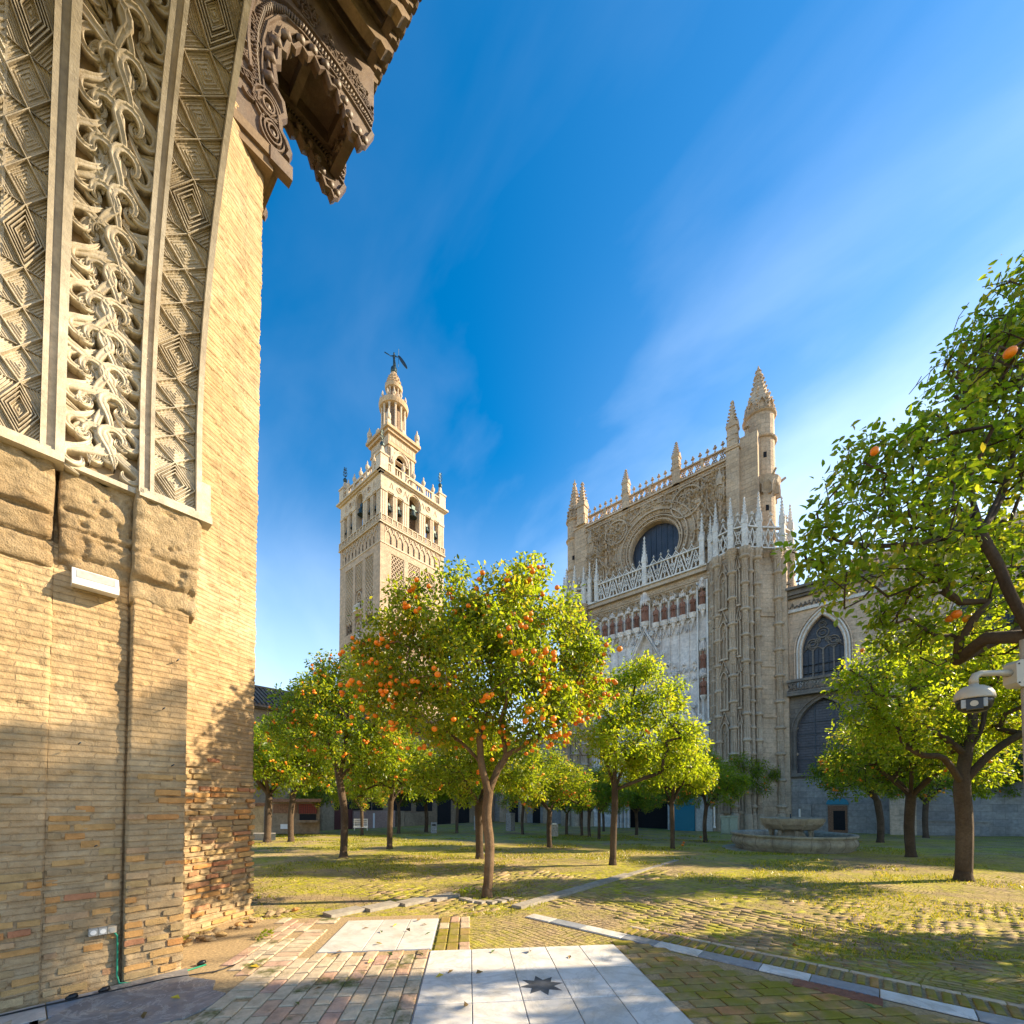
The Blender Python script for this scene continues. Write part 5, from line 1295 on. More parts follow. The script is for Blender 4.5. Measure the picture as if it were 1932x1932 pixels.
def relief_sheet(x0, x1, z0, z1, skip, amp, seed, step=.045):
    A, B = np.meshgrid(np.arange(x0, x1+step, step), np.arange(z0, z1+step, step))
    n1 = fbm(A*2.6+seed, B*2.6+40, 3, seed); n2 = fbm(A*1.3+9, B*1.3+seed, 3, seed+3)
    rg = 1-np.abs(2*n1-1)*3.2; rg2 = 1-np.abs(2*n2-1)*5
    px_ = np.abs(((A/1.2) % 1)-.5)*2; arc_ = np.abs(((B*.55 + .35*px_**2) % 1)-.5)*2
    C = np.clip(rg, 0, 1)*amp + np.clip(rg2, 0, 1)*amp*.9 + (arc_ > .86)*amp*.8 + (px_ > .93)*amp*.9
    C = C - .02 + value_noise(A*14, B*14, seed)*.03
    if skip: C = np.where(np.hypot(A-skip[0], B-skip[1]) < skip[2], -1.4, C)
    P = np.stack([A, FY - C, B], -1); tag(grid_obj('carved_relief', P, MT['carved'], cath), kind='stuff')
def ring_relief(r0, r1, seed):
    T, Q = np.meshgrid(np.linspace(0, 2*PI, 260), np.linspace(r0, r1, 26)); x_ = RC[0]+Q*np.cos(T); z_ = RC[1]+Q*np.sin(T)
    C = .08+.10*np.abs(np.sin(T*34))*np.abs(np.sin((Q-r0)*9)) + .08*fbm(x_*4, z_*4, 3, seed); P = np.stack([x_, FY - C, z_], -1); tag(grid_obj('carved_relief', P, MT['carved'], cath), kind='stuff')
relief_sheet(-24.4, -20.62, 25.2, 32.0, (RC[0], RC[1], 4.0), .30, 3); relief_sheet(-13.0, -10.0, 25.2, 32.0, (RC[0], RC[1], 4.0), .30, 4); relief_sheet(-20.6, -13.02, 29.4, 32.0, (RC[0], RC[1], 3.75), .26, 5); relief_sheet(-20.6, -13.02, 23.7, 27.2, (RC[0], RC[1], 3.75), .26, 6)
ring_relief(3.15, 3.35, 2); ring_relief(3.5, 4.05, 3)
relief_sheet(-24.3, -11.65, 21.35, 22.2, None, .28, 7)
# carved frieze, cornice and pierced top balustrade
b = M(); b.fbox(frF, -24.6, 32.0, 0, -9.9, 32.12, .3); b.fbox(frF, -24.6, 32.12, 0, -9.9, 32.5, .16); b.fbox(frF, -24.6, 32.5, 0, -9.9, 32.68, .38); b.build('cornice', MT['tan'], cath)
b = M(); rd = random.Random(6)
for i in range(170): b.ball(frF(-24.5+i*.086, 32.3+rd.uniform(-.1,.1), .2), rd.uniform(.05,.1), 5, 4)
b.build('carved_frieze', MT['carved'], cath)
def pierced(fr, x0, x1, z0, z1, mat, pitch, kind, name, parent=cath, c0=0.0, c1=.16):
    o = M(); o.fbox(fr, x0, z0, c0-.04, x1, z0+.12, c1+.04); o.fbox(fr, x0, z1-.12, c0-.06, x1, z1, c1+.08); rail = o.build(name, mat, parent); tk = 1.6 if kind != 'quatre' else 1.15
    n = max(1, int(round((x1-x0)/pitch))); p = (x1-x0)/n; h = z1-z0-.24; zc = (z0+z1)/2
    b = M()
    for i in range(n):
        cx = x0 + (i+.5)*p
        if kind == 'quatre':
            r_ = min(p, h)*.5
            for k in range(4): a_ = k*PI/2+PI/4; b.rib(circ(cx + r_*.42*math.cos(a_), zc + h*.24*math.sin(a_)/.7, r_*.34, 10), .055, fr, c0+.02, c1-.02, closed=True)
            b.rib([(cx-p/2, z0+.1), (cx-p*.08, zc), (cx-p/2, z1-.1)], .06, fr, c0, c1); b.rib([(cx+p/2, z0+.1), (cx+p*.08, zc), (cx+p/2, z1-.1)], .06, fr, c0, c1)
        else:
            up = i % 2 == 0; s = 1 if up else -1
            b.rib([(cx-p*.62, zc-s*h/2), (cx, zc+s*h/2), (cx+p*.62, zc-s*h/2)], .15, fr, c0, c1)
            b.rib([(cx, zc+s*h*.1), (cx, zc-s*h/2)], .1, fr, c0+.02, c1-.02); b.rib([(cx, zc+s*h*.1), (cx-p*.26, zc+s*h*.26)], .1, fr, c0+.02, c1-.02); b.rib([(cx, zc+s*h*.1), (cx+p*.26, zc+s*h*.26)], .1, fr, c0+.02, c1-.02)
            b.rib(circ(cx, zc-s*h*.12, p*.2, 8), .09, fr, c0+.02, c1-.02, closed=True)
    b.build('tracery', mat, rail)
for x0, x1 in ((-24.3,-20.0), (-19.4,-14.75), (-14.1,-9.95)):
    pierced(frF, x0, (x0+x1)/2-.08, 32.7, 33.8, MT['tan'], .62, 'quatre', 'balustrade'); pierced(frF, (x0+x1)/2+.08, x1, 32.7, 33.8, MT['tan'], .62, 'quatre', 'balustrade')
b = M()
for xx in (-22.15,-17.07,-12.02): b.fbox(frF, xx-.13, 32.68, -.05, xx+.13, 33.85, .25)
build_each(b, 'balustrade_post', MT['tan'], cath)
x = -24.1
while x < -10:
    if min(abs(x+19.7), abs(x+14.4)) > .42: fin(x, FY-.1, 33.78, .82, FT)
    x += .66
for xx in (-19.7,-14.42):
    b = M(); b.lathe([(.42,32.5),(.42,33.9),(.48,33.95),(.48,34.05),(.34,34.1)], xx, FY-.1, 8, a0=PI/8); b.build('pinnacle_base', MT['tan'], cath); pin(xx, FY-.1, 34.0, 36.9, .8, PT)
# left stair turret
def turret(cx, cy, r, z0, zt, zs, rings, slits, nm='stair_turret'):
    b = M(); b.lathe([(r,z0),(r,zt)], cx, cy, 20); tb = b.build(nm, MT['tan'], cath, False)
    for zr in rings:
        b = M(); b.lathe([(r,zr-.12),(r+.16,zr-.02),(r+.2,zr+.08),(r,zr+.2)], cx, cy, 20); b.build('ring_moulding', MT['tan'], tb)
    for a_, z_ in slits:
        px_, py_ = cx + r*math.cos(a_), cy + r*math.sin(a_)
        b = M(); c_, s_ = math.cos(a_), math.sin(a_)
        f = lambda a, bb, c: (px_ - s_*a + c_*c, py_ + c_*a + s_*c, bb)
        b.fbox(f, -.13, z_-.25, -.08, .13, z_+.25, .012); b.build('slit_window', MT['void'], tb)
    # spire
    b = M(); n = 8; H = zs - zt
    prof = [(r*.95,zt),(r*.9,zt+H*.22),(r*.62,zt+H*.42),(r*.4,zt+H*.62),(r*.28,zt+H*.76),(r*.34,zt+H*.77),(r*.34,zt+H*.79),(r*.2,zt+H*.8),(r*.14,zt+H*.9),(r*.02,zs)]
    b.lathe(prof, cx, cy, n); b.build('spire', MT['tan'], tb)
    rd = random.Random(int(r*100)); b = M()
    for i in range(11):
        t_ = i/11; z_ = zt + H*(.05+.92*t_); rr_ = np.interp(z_, [p[1] for p in prof], [p[0] for p in prof])
        for k in range(8):
            a_ = k*PI/4 + (i % 2)*.1; q = .17*(1-t_*.5)
            b.ball((cx + (rr_+q*.4)*math.cos(a_), cy + (rr_+q*.4)*math.sin(a_), z_), q*rd.uniform(.6,1), 5, 4)
    b.build('crockets', MT['tan'], tb)
    b = M()
    for k in range(8):
        a_ = k*PI/4+PI/8; c_, s_ = math.cos(a_), math.sin(a_)
        f = lambda a, bb, c: (cx - s_*a + c_*c, cy + c_*a + s_*c, bb)
        b.rib([(-.3,zt+.05),(-.3,zt+H*.13),(0,zt+H*.24),(.3,zt+H*.13),(.3,zt+.05)], .08, f, r*.8, r*.98)
    b.build('gablets', MT['tan'], tb); return tb
turret(-26.7, FY+.9, .85, -1, 34.7, 39.9, (32.3,34.6,28.6,24.2), ((-1.2,30.0),))
turret(-7.7, FY+2.15, 1.19, 22, 36.6, 41.7, (34.1,36.5), ((-1.05,32.4),(-.95,27.6)))
b = M(); b.box(-26.1, FY-.1, 22, -24.4, FY+1.2, 32.9); b.box(-26.2, FY-.2, 32.9, -24.3, FY+1.2, 33.1); b.box(-9.95, FY-.35, 22, -8.9, FY+1.0, 33.2); b.box(-10.05, FY-.45, 33.2, -8.8, FY+1, 33.38); b.box(-8.9, FY+.1, 22, -7.5, FY+1.4, 34.2); b.box(-26.1,FY-.25,26.6,-24.3,FY,26.8)
build_each(b, 'corner_pier', MT['tan'], cath)
pin(-25.15, FY+.1, 33.1, 38.4, 1.15, PT); pin(-9.42, FY, 33.38, 38.0, 1.0, PT); fin(-8.3, FY+.2, 34.2, 1.2, FT)
# corbelled balcony ring of the right turret
b = M(); b.lathe([(1.12,29.05),(1.45,29.75),(1.62,30.35),(1.5,30.40),(1.12,30.35)], -7.68, FY+2.15, 16)
for k in range(12):
    a_ = k*PI/6; c_, s_ = math.cos(a_), math.sin(a_)
    f = lambda a, bb, c: (-7.68 - s_*a + c_*c, FY+2.15 + c_*a + s_*c, bb)
    b.rib([(-.38,28.85),(-.38,29.55),(0,30.20),(.38,29.55),(.38,28.85)], .09, f, 1.1, 1.5)
for k in range(6):
    a_ = k*PI/3+.3; b.tube([(-7.68+1.3*math.cos(a_), FY+2.15+1.3*math.sin(a_), 30.20), (-7.68+1.95*math.cos(a_), FY+2.15+1.95*math.sin(a_), 30.60)], [.13,.1], 6)
b.build('turret_balcony', MT['carved'], cath)

# pale portal wall below
b = M(); b.box(-24.6, FY+.05, 12.0, -11.4, FY+1.2, 22.0); b.box(-24.6,FY+.05,-1.3,-20.4,FY+1.2,12); b.box(-14.9,FY+.05,-1.3,-11.4,FY+1.2,12); b.box(-20.4,FY+.05,8.4,-14.9,FY+1.2,12); build_each(b, 'portal_wall', MT['portal'], cath)
b = M(); b.box(-20.4, FY+1.0, -1.3, -14.9, FY+1.1, 8.4); b.build('portal_door', MT['void'], cath)
for k, (hw, c_) in enumerate(((2.75,.5), (2.4,.3), (2.1,.1), (3.1,.55))):
    b = M(); b.rib(parch(-17.65-hw, -17.65+hw, 3.6, 3.6+hw*2.0, 12, -1.2), .26, frF, -.1, c_, taper=.4); b.build('portal_arch', MT['portal'], cath)
# cornice under the balcony
b = M(); b.fbox(frF, -24.4, 22.2, -.02, -11.6, 22.35, .25); b.fbox(frF, -24.4, 22.35, 0, -11.6, 22.9, .35); b.fbox(frF, -24.4, 22.9, 0, -11.6, 23.15, .75); b.fbox(frF, -24.4, 23.15, 0, -11.6, 23.35, .6); b.build('cornice', MT['carved'], cath)
b = M(); rd = random.Random(12)
for i in range(150): b.ball(frF(-24.3+i*.085, 22.62+rd.uniform(-.14,.14), .36), rd.uniform(.04,.085), 5, 4)
for i in range(26): b.rib([(-24.3+i*.49,21.75),(-24.06+i*.49,22.15),(-23.81+i*.49,21.75)], .07, frF, 0, .24)
b.build('carved_frieze', MT['carved'], cath)
frB = lambda a, b_, c: (a, FY-.45-c, b_)
b = M(); b.fbox(frF, -24.4, 23.35, 0, -11.6, 23.5, .8); b.build('balcony_floor', MT['white'], cath)
pierced(frB, -22.85, -17.75, 23.45, 25.35, MT['white'], .72, 'tri', 'balustrade'); pierced(frB, -17.35, -12.2, 23.45, 25.35, MT['white'], .72, 'tri', 'balustrade')
x = -22.5
while x < -12.3:
    if abs(x+17.55) > .45:
        b = M(); b.rib([(x-.34,25.35),(x,25.8),(x+.34,25.35)], .09, frB, .02, .14); b.rib(circ(x,25.48,.07,8), .04, frB, .03, .12, closed=True); b.build('gablet', MT['white'], cath)
        fin(x, FY-.53, 25.75, .5, FWm)
    x += .735
pin(-17.55, FY-.55, 23.4, 28.6, .52); pin(-23.0, FY-.55, 23.4, 28.4, .5); pin(-12.0, FY-.6, 23.4, 28.5, .5)
# gallery of statues
def statue_mesh(name, seed, seated=False):
    rd = random.Random(seed); b = M(); n = 14; prof = [(.26,0),(.25,.1),(.23,.35),(.21,.55),(.19,.68),(.22,.82),(.245,.93),(.2,1.0),(.09,1.05),(.07,1.09)]
    vs = []; fs = []
    for i, (r_, z_) in enumerate(prof):
        for k in range(n):
            a_ = 2*PI*k/n; f_ = 1 + (.12*math.sin(a_*5+seed+z_*2) if z_ < .9 else 0); vs.append((r_*f_*1.1*math.cos(a_), r_*f_*.72*math.sin(a_) - (.06 if seated and .25 < z_ < .6 else 0), z_*1.15))
    for i in range(len(prof)-1):
        for k in range(n): fs.append((i*n+k, i*n+(k+1) % n, (i+1)*n+(k+1) % n, (i+1)*n+k))
    b.add(vs, fs); b.ball((0,-.03,1.35), .105, 10, 8, 1.25); b.ball((0,.02,1.39), .115, 8, 6, 1.1); b.ball((0,-.09,1.26), .06, 6, 4, 1.4)
    h_ = rd.uniform(.68,.85)
    for s_ in (-1, 1): b.tube([(s_*.24,0,1.08), (s_*.27,-.06,.88), (s_*.2,-.19,h_), (s_*.04,-.23,h_+rd.uniform(-.02,.12))], [.07,.065,.055,.04], 7)
    if seed % 2: b.box(-.08,-.29,h_-.03,.07,-.22,h_+.13)
    else: b.tube([(.12,-.24,.1),(.12,-.24,h_+.35)], .015, 5)
    for k in range(6): b.tube([(-.2+.08*k,-.19,.02),(-.18+.07*k,-.175,.35),(-.15+.06*k,-.16,.7)], .018, 4)
    if seated: b.box(-.32,0,0,.32,.2,1.2)
    me = b.mesh(name); me.materials.append(MT['terracotta']); me.polygons.foreach_set('use_smooth', [True]*len(me.polygons)); return me
SM = [statue_mesh('statue%d' % i, i) for i in range(5)]; SMc = statue_mesh('statue_seated', 6, True)
b = M()       # pedestal: shell corbel
b.lathe([(.02,-1.1),(.06,-.95),(.12,-.8),(.2,-.55),(.36,-.25),(.42,-.1),(.45,-.06),(.45,0),(.2,.02)], 0, 0, 10, 1, .8)
for k in range(5): b.ball((.25*math.cos(PI+k*PI/4), .2*math.sin(PI+k*PI/4), -.4), .1, 5, 4)
PED = b.mesh('pedestal'); PED.materials.append(MT['portal'])
b = M()       # canopy: cluster of little hanging gables
for k in range(7):
    a_ = PI + k*PI/6; x_, y_ = .4*math.cos(a_), .34*math.sin(a_); b.lathe([(.01,-.28),(.05,-.1),(.07,.1),(.05,.5),(.015,.85)], x_, y_, 5)
    b.add([(x_-.1,y_,0),(x_+.1,y_,0),(x_,y_-.05,.3)], [(0,1,2)])
b.lathe([(.42,0),(.4,.35),(.28,.6),(.24,1.0),(.08,1.3),(.02,1.5)], 0, 0, 8, 1, .8); CAN = b.mesh('statue_canopy'); CAN.materials.append(MT['portal'])
sxs = [-23.2,-22.22,-21.3,-20.38,-19.48,-18.6,-16.56,-15.7,-14.83,-13.95,-13.0]
rd = random.Random(2)
for i, x_ in enumerate(sxs):
    inst(SM[i % 5], 'statue', cath, (x_, FY-.25, 19.45), (0,0,rd.uniform(-.2,.2)), (.92,.95,1.14)); inst(PED, 'pedestal', cath, (x_, FY-.22, 19.45), (0,0,0), (.95,1,1)); inst(CAN, 'statue_canopy', cath, (x_, FY-.15, 21.32), (0,0,0), (.8,.8,.5))
b = M()
for x_ in [-22.72,-21.76,-20.84,-19.93,-19.04,-16.1,-15.26,-14.4,-13.48]:
    b.lathe([(.12,19.1),(.07,19.3),(.07,20.9),(.13,21.05),(.15,21.3)], x_, FY-.2, 6)
build_each(b, 'shaft', MT['white'], cath)
inst(SMc, 'statue', cath, (-17.65, FY-.4, 19.8), (0,0,0), (1.15,1,1.35)); inst(PED, 'pedestal', cath, (-17.65, FY-.35, 19.8), (0,0,0), (1.1,1.1,.8)); inst(CAN, 'statue_canopy', cath, (-17.65, FY-.35, 21.7), (0,0,0), (.9,1,1.1))
b = M()
for x_ in (-18.12,-17.18,-23.75): b.lathe([(.08,19.0),(.08,22.2)], x_, FY-.3, 6)
build_each(b, 'shaft', MT['white'], cath)
# net tracery under the row and vertical ribs on the white wall
b = M()
for i in range(11):
    x_ = sxs[i]; hw = .46
    b.rib([(x_-hw,18.2),(x_-hw*.6,17.85),(x_,18.55),(x_+hw*.6,17.85),(x_+hw,18.2)], .07, frF, 0, .16); b.rib([(x_-hw,18.2),(x_-hw,18.7),(x_,19.1),(x_+hw,18.7),(x_+hw,18.2)], .06, frF, 0, .14); b.rib([(x_-hw,18.2),(x_-hw,12.2)], .05, frF, 0, .12)
    b.rib([(x_-hw,14.5),(x_-hw*.5,14.1),(x_,14.5),(x_+hw*.5,14.1),(x_+hw,14.5)], .055, frF, 0, .12); b.rib([(x_-hw,13.9),(x_-hw*.5,14.3),(x_,13.9),(x_+hw*.5,14.3),(x_+hw,13.9)], .055, frF, 0, .12)
    for z_ in (14.85,13.3): b.ball(frF(x_, z_, .1), .14, 6, 5); b.ball(frF(x_-.12, z_-.12, .08), .09, 5, 4); b.ball(frF(x_+.12, z_-.12, .08), .09, 5, 4)
b.build('net_tracery', MT['portal'], cath)
# steep gable over the portal
gx = -17.66
b = M()
for w_, c_, dz in ((.34,.5,0), (.12,.62,.25), (.12,.58,-.35)): b.rib([(gx-5.3,8.6+dz*0),(gx,19.0+dz),(gx+5.3,8.6+dz*0)], w_, frF, 0, c_, taper=.3)
b.rib([(gx-2.3,12.6),(gx,17.1),(gx+2.3,12.6)], .1, frF, 0, .25)
for q in (-1,1): b.rib([(gx+q*1.0,12.8),(gx+q*.55,15.2),(gx,16.4)], .08, frF, 0, .2); b.rib([(gx+q*1.9,12.6),(gx+q*.9,13.9),(gx,12.9)], .08, frF, 0, .2)
b.build('portal_gable', MT['portal'], cath)
b = M()
for i in range(9):
    t_ = (i+.6)/9.3
    for q in (-1,1):
        x_, z_ = gx + q*(5.3*t_+.32), 19.0-10.4*t_+.18
        for k in range(5): a_ = k*1.25; b.ball(frF(x_+.15*math.cos(a_), z_+.15*math.sin(a_), .35), .13, 5, 4)
b.build('crockets', MT['white'], cath)
# pilaster strip with three statues at the right end
b = M(); b.fbox(frF, -12.62, 9.0, 0, -12.5, 22.2, .4); b.fbox(frF, -11.75, 9.0, 0, -11.6, 22.2, .45); b.fbox(frF, -12.75, 8.75, 0, -11.45, 9.05, .6); b.fbox(frF, -12.55, -1.2, 0, -11.7, 8.6, .3); b.fbox(frF,-12.9,-1.2,0,-11.4,1.0,.55)
b.lathe([(.12,9.05),(.16,9.4),(.1,9.5),(.08,10.9),(.15,11.1),(.3,11.4),(.32,11.5)], -12.15, FY-.3, 8)
for z_ in (16.5,13.2): b.lathe([(.08,z_-.5),(.1,z_),(.3,z_+.25),(.3,z_+.3)], -12.15, FY-.3, 8)
b.build('pilaster', MT['white'], cath)
for z_ in (19.9,14.0,11.5): inst(SM[int(z_) % 5], 'statue', cath, (-12.12, FY-.3, z_), (0,0,.1), (.95,.9,1.12))
for z_ in (21.6,15.75,13.3): inst(CAN, 'statue_canopy', cath, (-12.12, FY-.25, z_), (0,0,0), (.75,1,.8))
inst(PED, 'pedestal', cath, (-12.12, FY-.25, 19.9))

# buttress clusters: engaged shafts with rings and stacked traceried panels
def buttress(corepts, shafts, panels, plainp, ztop, nm):
    b = M(); b.prism(corepts, lambda a, bb, c: (a, bb, c), -1.3, ztop); bo = b.build(nm, MT['carved'], cath)
    n = len(corepts)
    b = M(); ex = [(p[0], p[1]) for p in corepts]; cx_ = sum(p[0] for p in ex)/n; cyy = sum(p[1] for p in ex)/n
    for (z0, z1, k) in ((ztop-.1,ztop+.12,1.02), (ztop+.12,ztop+.3,1.05), (ztop-.75,ztop-.6,1.015)):
        b.prism([(cx_+(x-cx_)*k*1.01, cyy+(y-cyy)*k*1.01) for x, y in ex], lambda a, bb, c: (a, bb, c), z0, z1)
    b.build('cornice', MT['tan'], cath)
    for i, (x, y, r) in enumerate(shafts):
        nz_ = int((ztop+1.6)/.045); na = 40; zz, aa = np.meshgrid(np.linspace(-1.3, ztop+.28, nz_), np.linspace(0, 2*PI, na+1), indexing='ij')
        ph = ((zz - (1.1 if i % 2 else 0)) % 2.25); rr_ = np.full(zz.shape, r*.86)
        flute = np.abs(np.sin(aa*4+.4))
        rr_ = rr_ + np.where((ph > .3) & (ph < 1.15), -.38*r*(flute < .55) + .14*r*(flute > .85), 0)          # slender buttresslets with dark slots
        tab = (ph >= 1.15) & (ph < 2.1)
        knob = np.clip(np.sin((zz+.04*np.sin(aa*8))*2*PI/.19), -.2, 1)*np.clip(np.abs(np.sin(aa*8))*1.4-.2, 0, 1)
        rr_ = rr_ + np.where(tab, r*(.30*(1-(ph-1.15)/.95*.8)) *(.4+.6*np.abs(np.sin(aa*4+.4))) + .42*r*knob - .22*r, 0)
        rr_ = rr_ + np.where((ph < .3), r*(.62*np.sin(np.clip(ph/.3, 0, 1)*PI)**.5), 0)
        rr_ = rr_ + np.where(zz > ztop-.9, r*.9*np.clip((zz-ztop+.9)/.9, 0, 1)**1.4, 0); rr_ = np.where(zz < .6, r*1.3, rr_)
        P = np.stack([x + rr_*np.cos(aa), y + rr_*np.sin(aa), zz], -1); grid_obj('engaged_shaft', P, MT['carved'], bo)
    for (xa, ya, xb, yb) in panels:
        d = Vector((xb-xa, yb-ya)); L_ = d.length; d /= L_; nn = Vector((d.y, -d.x))
        f = lambda a, bb, c: (xa + d.x*a + nn.x*c, ya + d.y*a + nn.y*c, bb)
        b = M(); z = .8
        while z < ztop-4:
            b.fbox(f, 0, z-.12, 0, L_, z+.06, .2); b.rib(parch(.06, L_-.06, z+2.6, z+3.3, 6, z+.1), .08, f, 0, .22)
            b.rib([(L_/2,z+.1),(L_/2,z+2.3)], .05, f, 0, .09); b.rib(parch(.08, L_/2, z+1.5, z+1.95, 5, z+.1), .04, f, 0, .08); b.rib(parch(L_/2, L_-.08, z+1.5, z+1.95, 5, z+.1), .04, f, 0, .08)
            b.rib(circ(L_/2, z+2.5, L_*.22, 12), .04, f, 0, .09, closed=True); b.rib([(0,z+3.1),(L_/2,z+4.25),(L_,z+3.1)], .08, f, 0, .24)
            for q in range(14): b.ball(f(L_*(.1+.8*random.Random(q+int(z*9)).random()), z+2.2+1.9*random.Random(q*7+int(z*5)).random(), .02), .055, 4, 3)
            z += 4.45
        b.build('tracery_panel', MT['carved'], cath)
    for (xa, ya, xb, yb) in plainp:
        d = Vector((xb-xa, yb-ya)); L_ = d.length; d /= L_; nn = Vector((d.y, -d.x))
        f = lambda a, bb, c: (xa + d.x*a + nn.x*c, ya + d.y*a + nn.y*c, bb)
        b = M(); b.fbox(f, 0, -1.3, -.2, L_, ztop-1.5, .04); b.build('plain_panel', MT['tan'], cath)
        b = M()
        for z_ in (4.5,8.9,13.3,17.7): b.fbox(f, 0, z_, 0, L_, z_+.15, .14)
        b.build('string_course', MT['tan'], cath)
BZ = 23.2
coreR = [(-11.55,FY+.4),(-11.4,FY-.3),(-10.75,FY-.85),(-9.9,FY-1.15),(-8.55,FY-1.15),(-8.3,FY-.45),(-7.65,FY+.0),(-7.35,FY+.9),(-6.7,FY+1.2),(-6.1,FY+1.7),(-5.6,FY+2.6),(-5.6,FY+4.2),(-11.5,FY+4.2)]
shR = [(-11.45,FY-.2,.2),(-11.05,FY-.62,.2),(-10.6,FY-1.0,.26),(-9.35,FY-1.35,.28),(-8.4,FY-1.15,.26),(-8.1,FY-.6,.2),(-7.7,FY-.15,.26),(-6.35,FY+1.2,.29),(-5.9,FY+1.85,.18),(-5.55,FY+2.4,.28)]
buttress(coreR, shR, [(-11.2,FY-.45,-10.9,FY-.78),(-10.45,FY-1.05,-9.7,FY-1.22),(-9.05,FY-1.2,-8.7,FY-1.2)], [(-7.55,FY+.25,-6.6,FY+1.15),(-6.1,FY+1.62,-5.75,FY+2.1)], BZ, 'carved_buttress')
coreL = [(-27.6,FY+1.2),(-27.4,FY-.6),(-26.6,FY-1.2),(-25.4,FY-1.2),(-24.5,FY-.6),(-24.2,FY+.4),(-24.2,FY+1.5),(-27.6,FY+1.5)]
shL = [(-27.3,FY-.6,.3),(-26.4,FY-1.25,.34),(-25.4,FY-1.3,.36),(-24.6,FY-.75,.36),(-24.15,FY-.1,.24)]
buttress(coreL, shL, [(-26.1,FY-1.22,-25.75,FY-1.22),(-25.15,FY-1.05,-24.75,FY-.78)], [], BZ, 'carved_buttress')
# white parapets with pinnacles on the buttresses
def parapet(pts, zb=BZ+.3, hts=(28.2,), w_=.5):
    for i, (x, y) in enumerate(pts):
        pin(x, y, zb, hts[i % len(hts)], w_)
        if i < len(pts)-1:
            x2, y2 = pts[i+1]; d = Vector((x2-x, y2-y)); L_ = d.length; d /= L_; nn = Vector((d.y, -d.x))
            f = lambda a, bb, c, x=x, y=y, d=d, nn=nn: (x + d.x*a + nn.x*c, y + d.y*a + nn.y*c, bb)
            pierced(f, .2, L_-.2, zb, zb+1.9, MT['white'], .62, 'quatre', 'balustrade', c0=-.08, c1=.08)
            b = M(); b.rib([(L_/2-.35,zb+1.9),(L_/2,zb+2.6),(L_/2+.35,zb+1.9)], .1, f, -.06, .06); b.build('gablet', MT['white'], cath)
            fin(x+d.x*L_/2, y+d.y*L_/2, zb+2.5, .75, FWm)
parapet([(-11.3,FY-.4),(-10.7,FY-1.0),(-9.4,FY-1.3),(-8.35,FY-1.1),(-7.45,FY-.1),(-5.95,FY+1.35),(-5.5,FY+2.5)], hts=(28.0,28.6,28.3))
parapet([(-27.3,FY-.5),(-26.5,FY-1.2),(-25.4,FY-1.25),(-24.5,FY-.8),(-23.9,FY-.5)], hts=(27.9,28.3,28.2))
# blocks behind (roof masses)
b = M(); b.box(-24.5, FY+1.0, 20, -9.0, FY+9, 33.4); b.box(-27.4,FY+1.3,-1.3,-5.7,FY+9,22.8); build_each(b, 'transept_block', MT['tan'], cath)

# nave side wall running to the right
NY = 43.4
def frN(a, b, c): return (a, NY - c, b)
bays = [(-3.35, 2.85)] + [(-3.35 + 9.2*i, 2.85) for i in range(1, 6)]
upper = M(); lower = M(); x0 = -5.8
for i, (cx, w_) in enumerate(bays):
    xr = cx + 4.6 if i < 5 else cx + 5
    holeplate(upper, frN, x0, 11.3, xr, 18.3, parch(cx-w_/2, cx+w_/2, 14.4, 17.3, 10, 11.9), -.7, 0)
    holeplate(lower, frN, x0, 3.6, xr, 10.6, parch(cx-w_*.68, cx+w_*.68, 7.3, 10.3, 10, 4.1), -.7, .25)
    x0 = xr
XE = x0
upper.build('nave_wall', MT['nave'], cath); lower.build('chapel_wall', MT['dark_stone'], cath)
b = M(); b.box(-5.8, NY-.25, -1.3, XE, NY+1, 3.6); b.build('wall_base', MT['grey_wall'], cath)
b = M(); b.box(-5.8, NY, 18.3, XE, NY+1, 20.2); b.build('parapet_wall', MT['nave'], cath)
b = M(); b.fbox(frN, -5.8, 17.95, 0, XE, 18.2, .22); b.build('string_course', MT['white'], cath)
b = M(); b.fbox(frN, -5.8, 19.15, 0, XE, 19.35, .3); b.fbox(frN, -5.8, 19.35, 0, XE, 19.75, .5); b.fbox(frN, -5.8, 19.75, 0, XE, 19.95, .8); b.build('cornice', MT['dark_stone'], cath)
b = M(); rd = random.Random(31)
for i in range(330):
    x_ = -5.7 + i*.15
    b.rib([(x_, 18.3+.12*math.sin(i*.9)), (x_+.18, 18.65+.15*math.sin(i*1.3)), (x_+.3, 18.4)], .08, frN, 0, .12) if i % 2 else b.ball(frN(x_, 18.62+rd.uniform(-.18,.18), .05), rd.uniform(.06,.12), 5, 4)
b.build('carved_frieze', MT['dark_stone'], cath)
x = -5.6
while x < 26: fin(x, NY-.6, 19.9, .75, FD); x += .72
b = M(); b.fbox(frN, -5.8, 10.6, -.6, XE, 10.85, 1.0); b.fbox(frN, -5.8, 11.75, .75, XE, 11.95, 1.05); build_each(b, 'ledge', MT['dark_stone'], cath)
frW2 = lambda a, b_, c: (a, NY-.8-c, b_)
pierced(frW2, -5.8, 4, 10.85, 11.85, MT['dark_stone'], .8, 'quatre', 'ledge_balustrade')
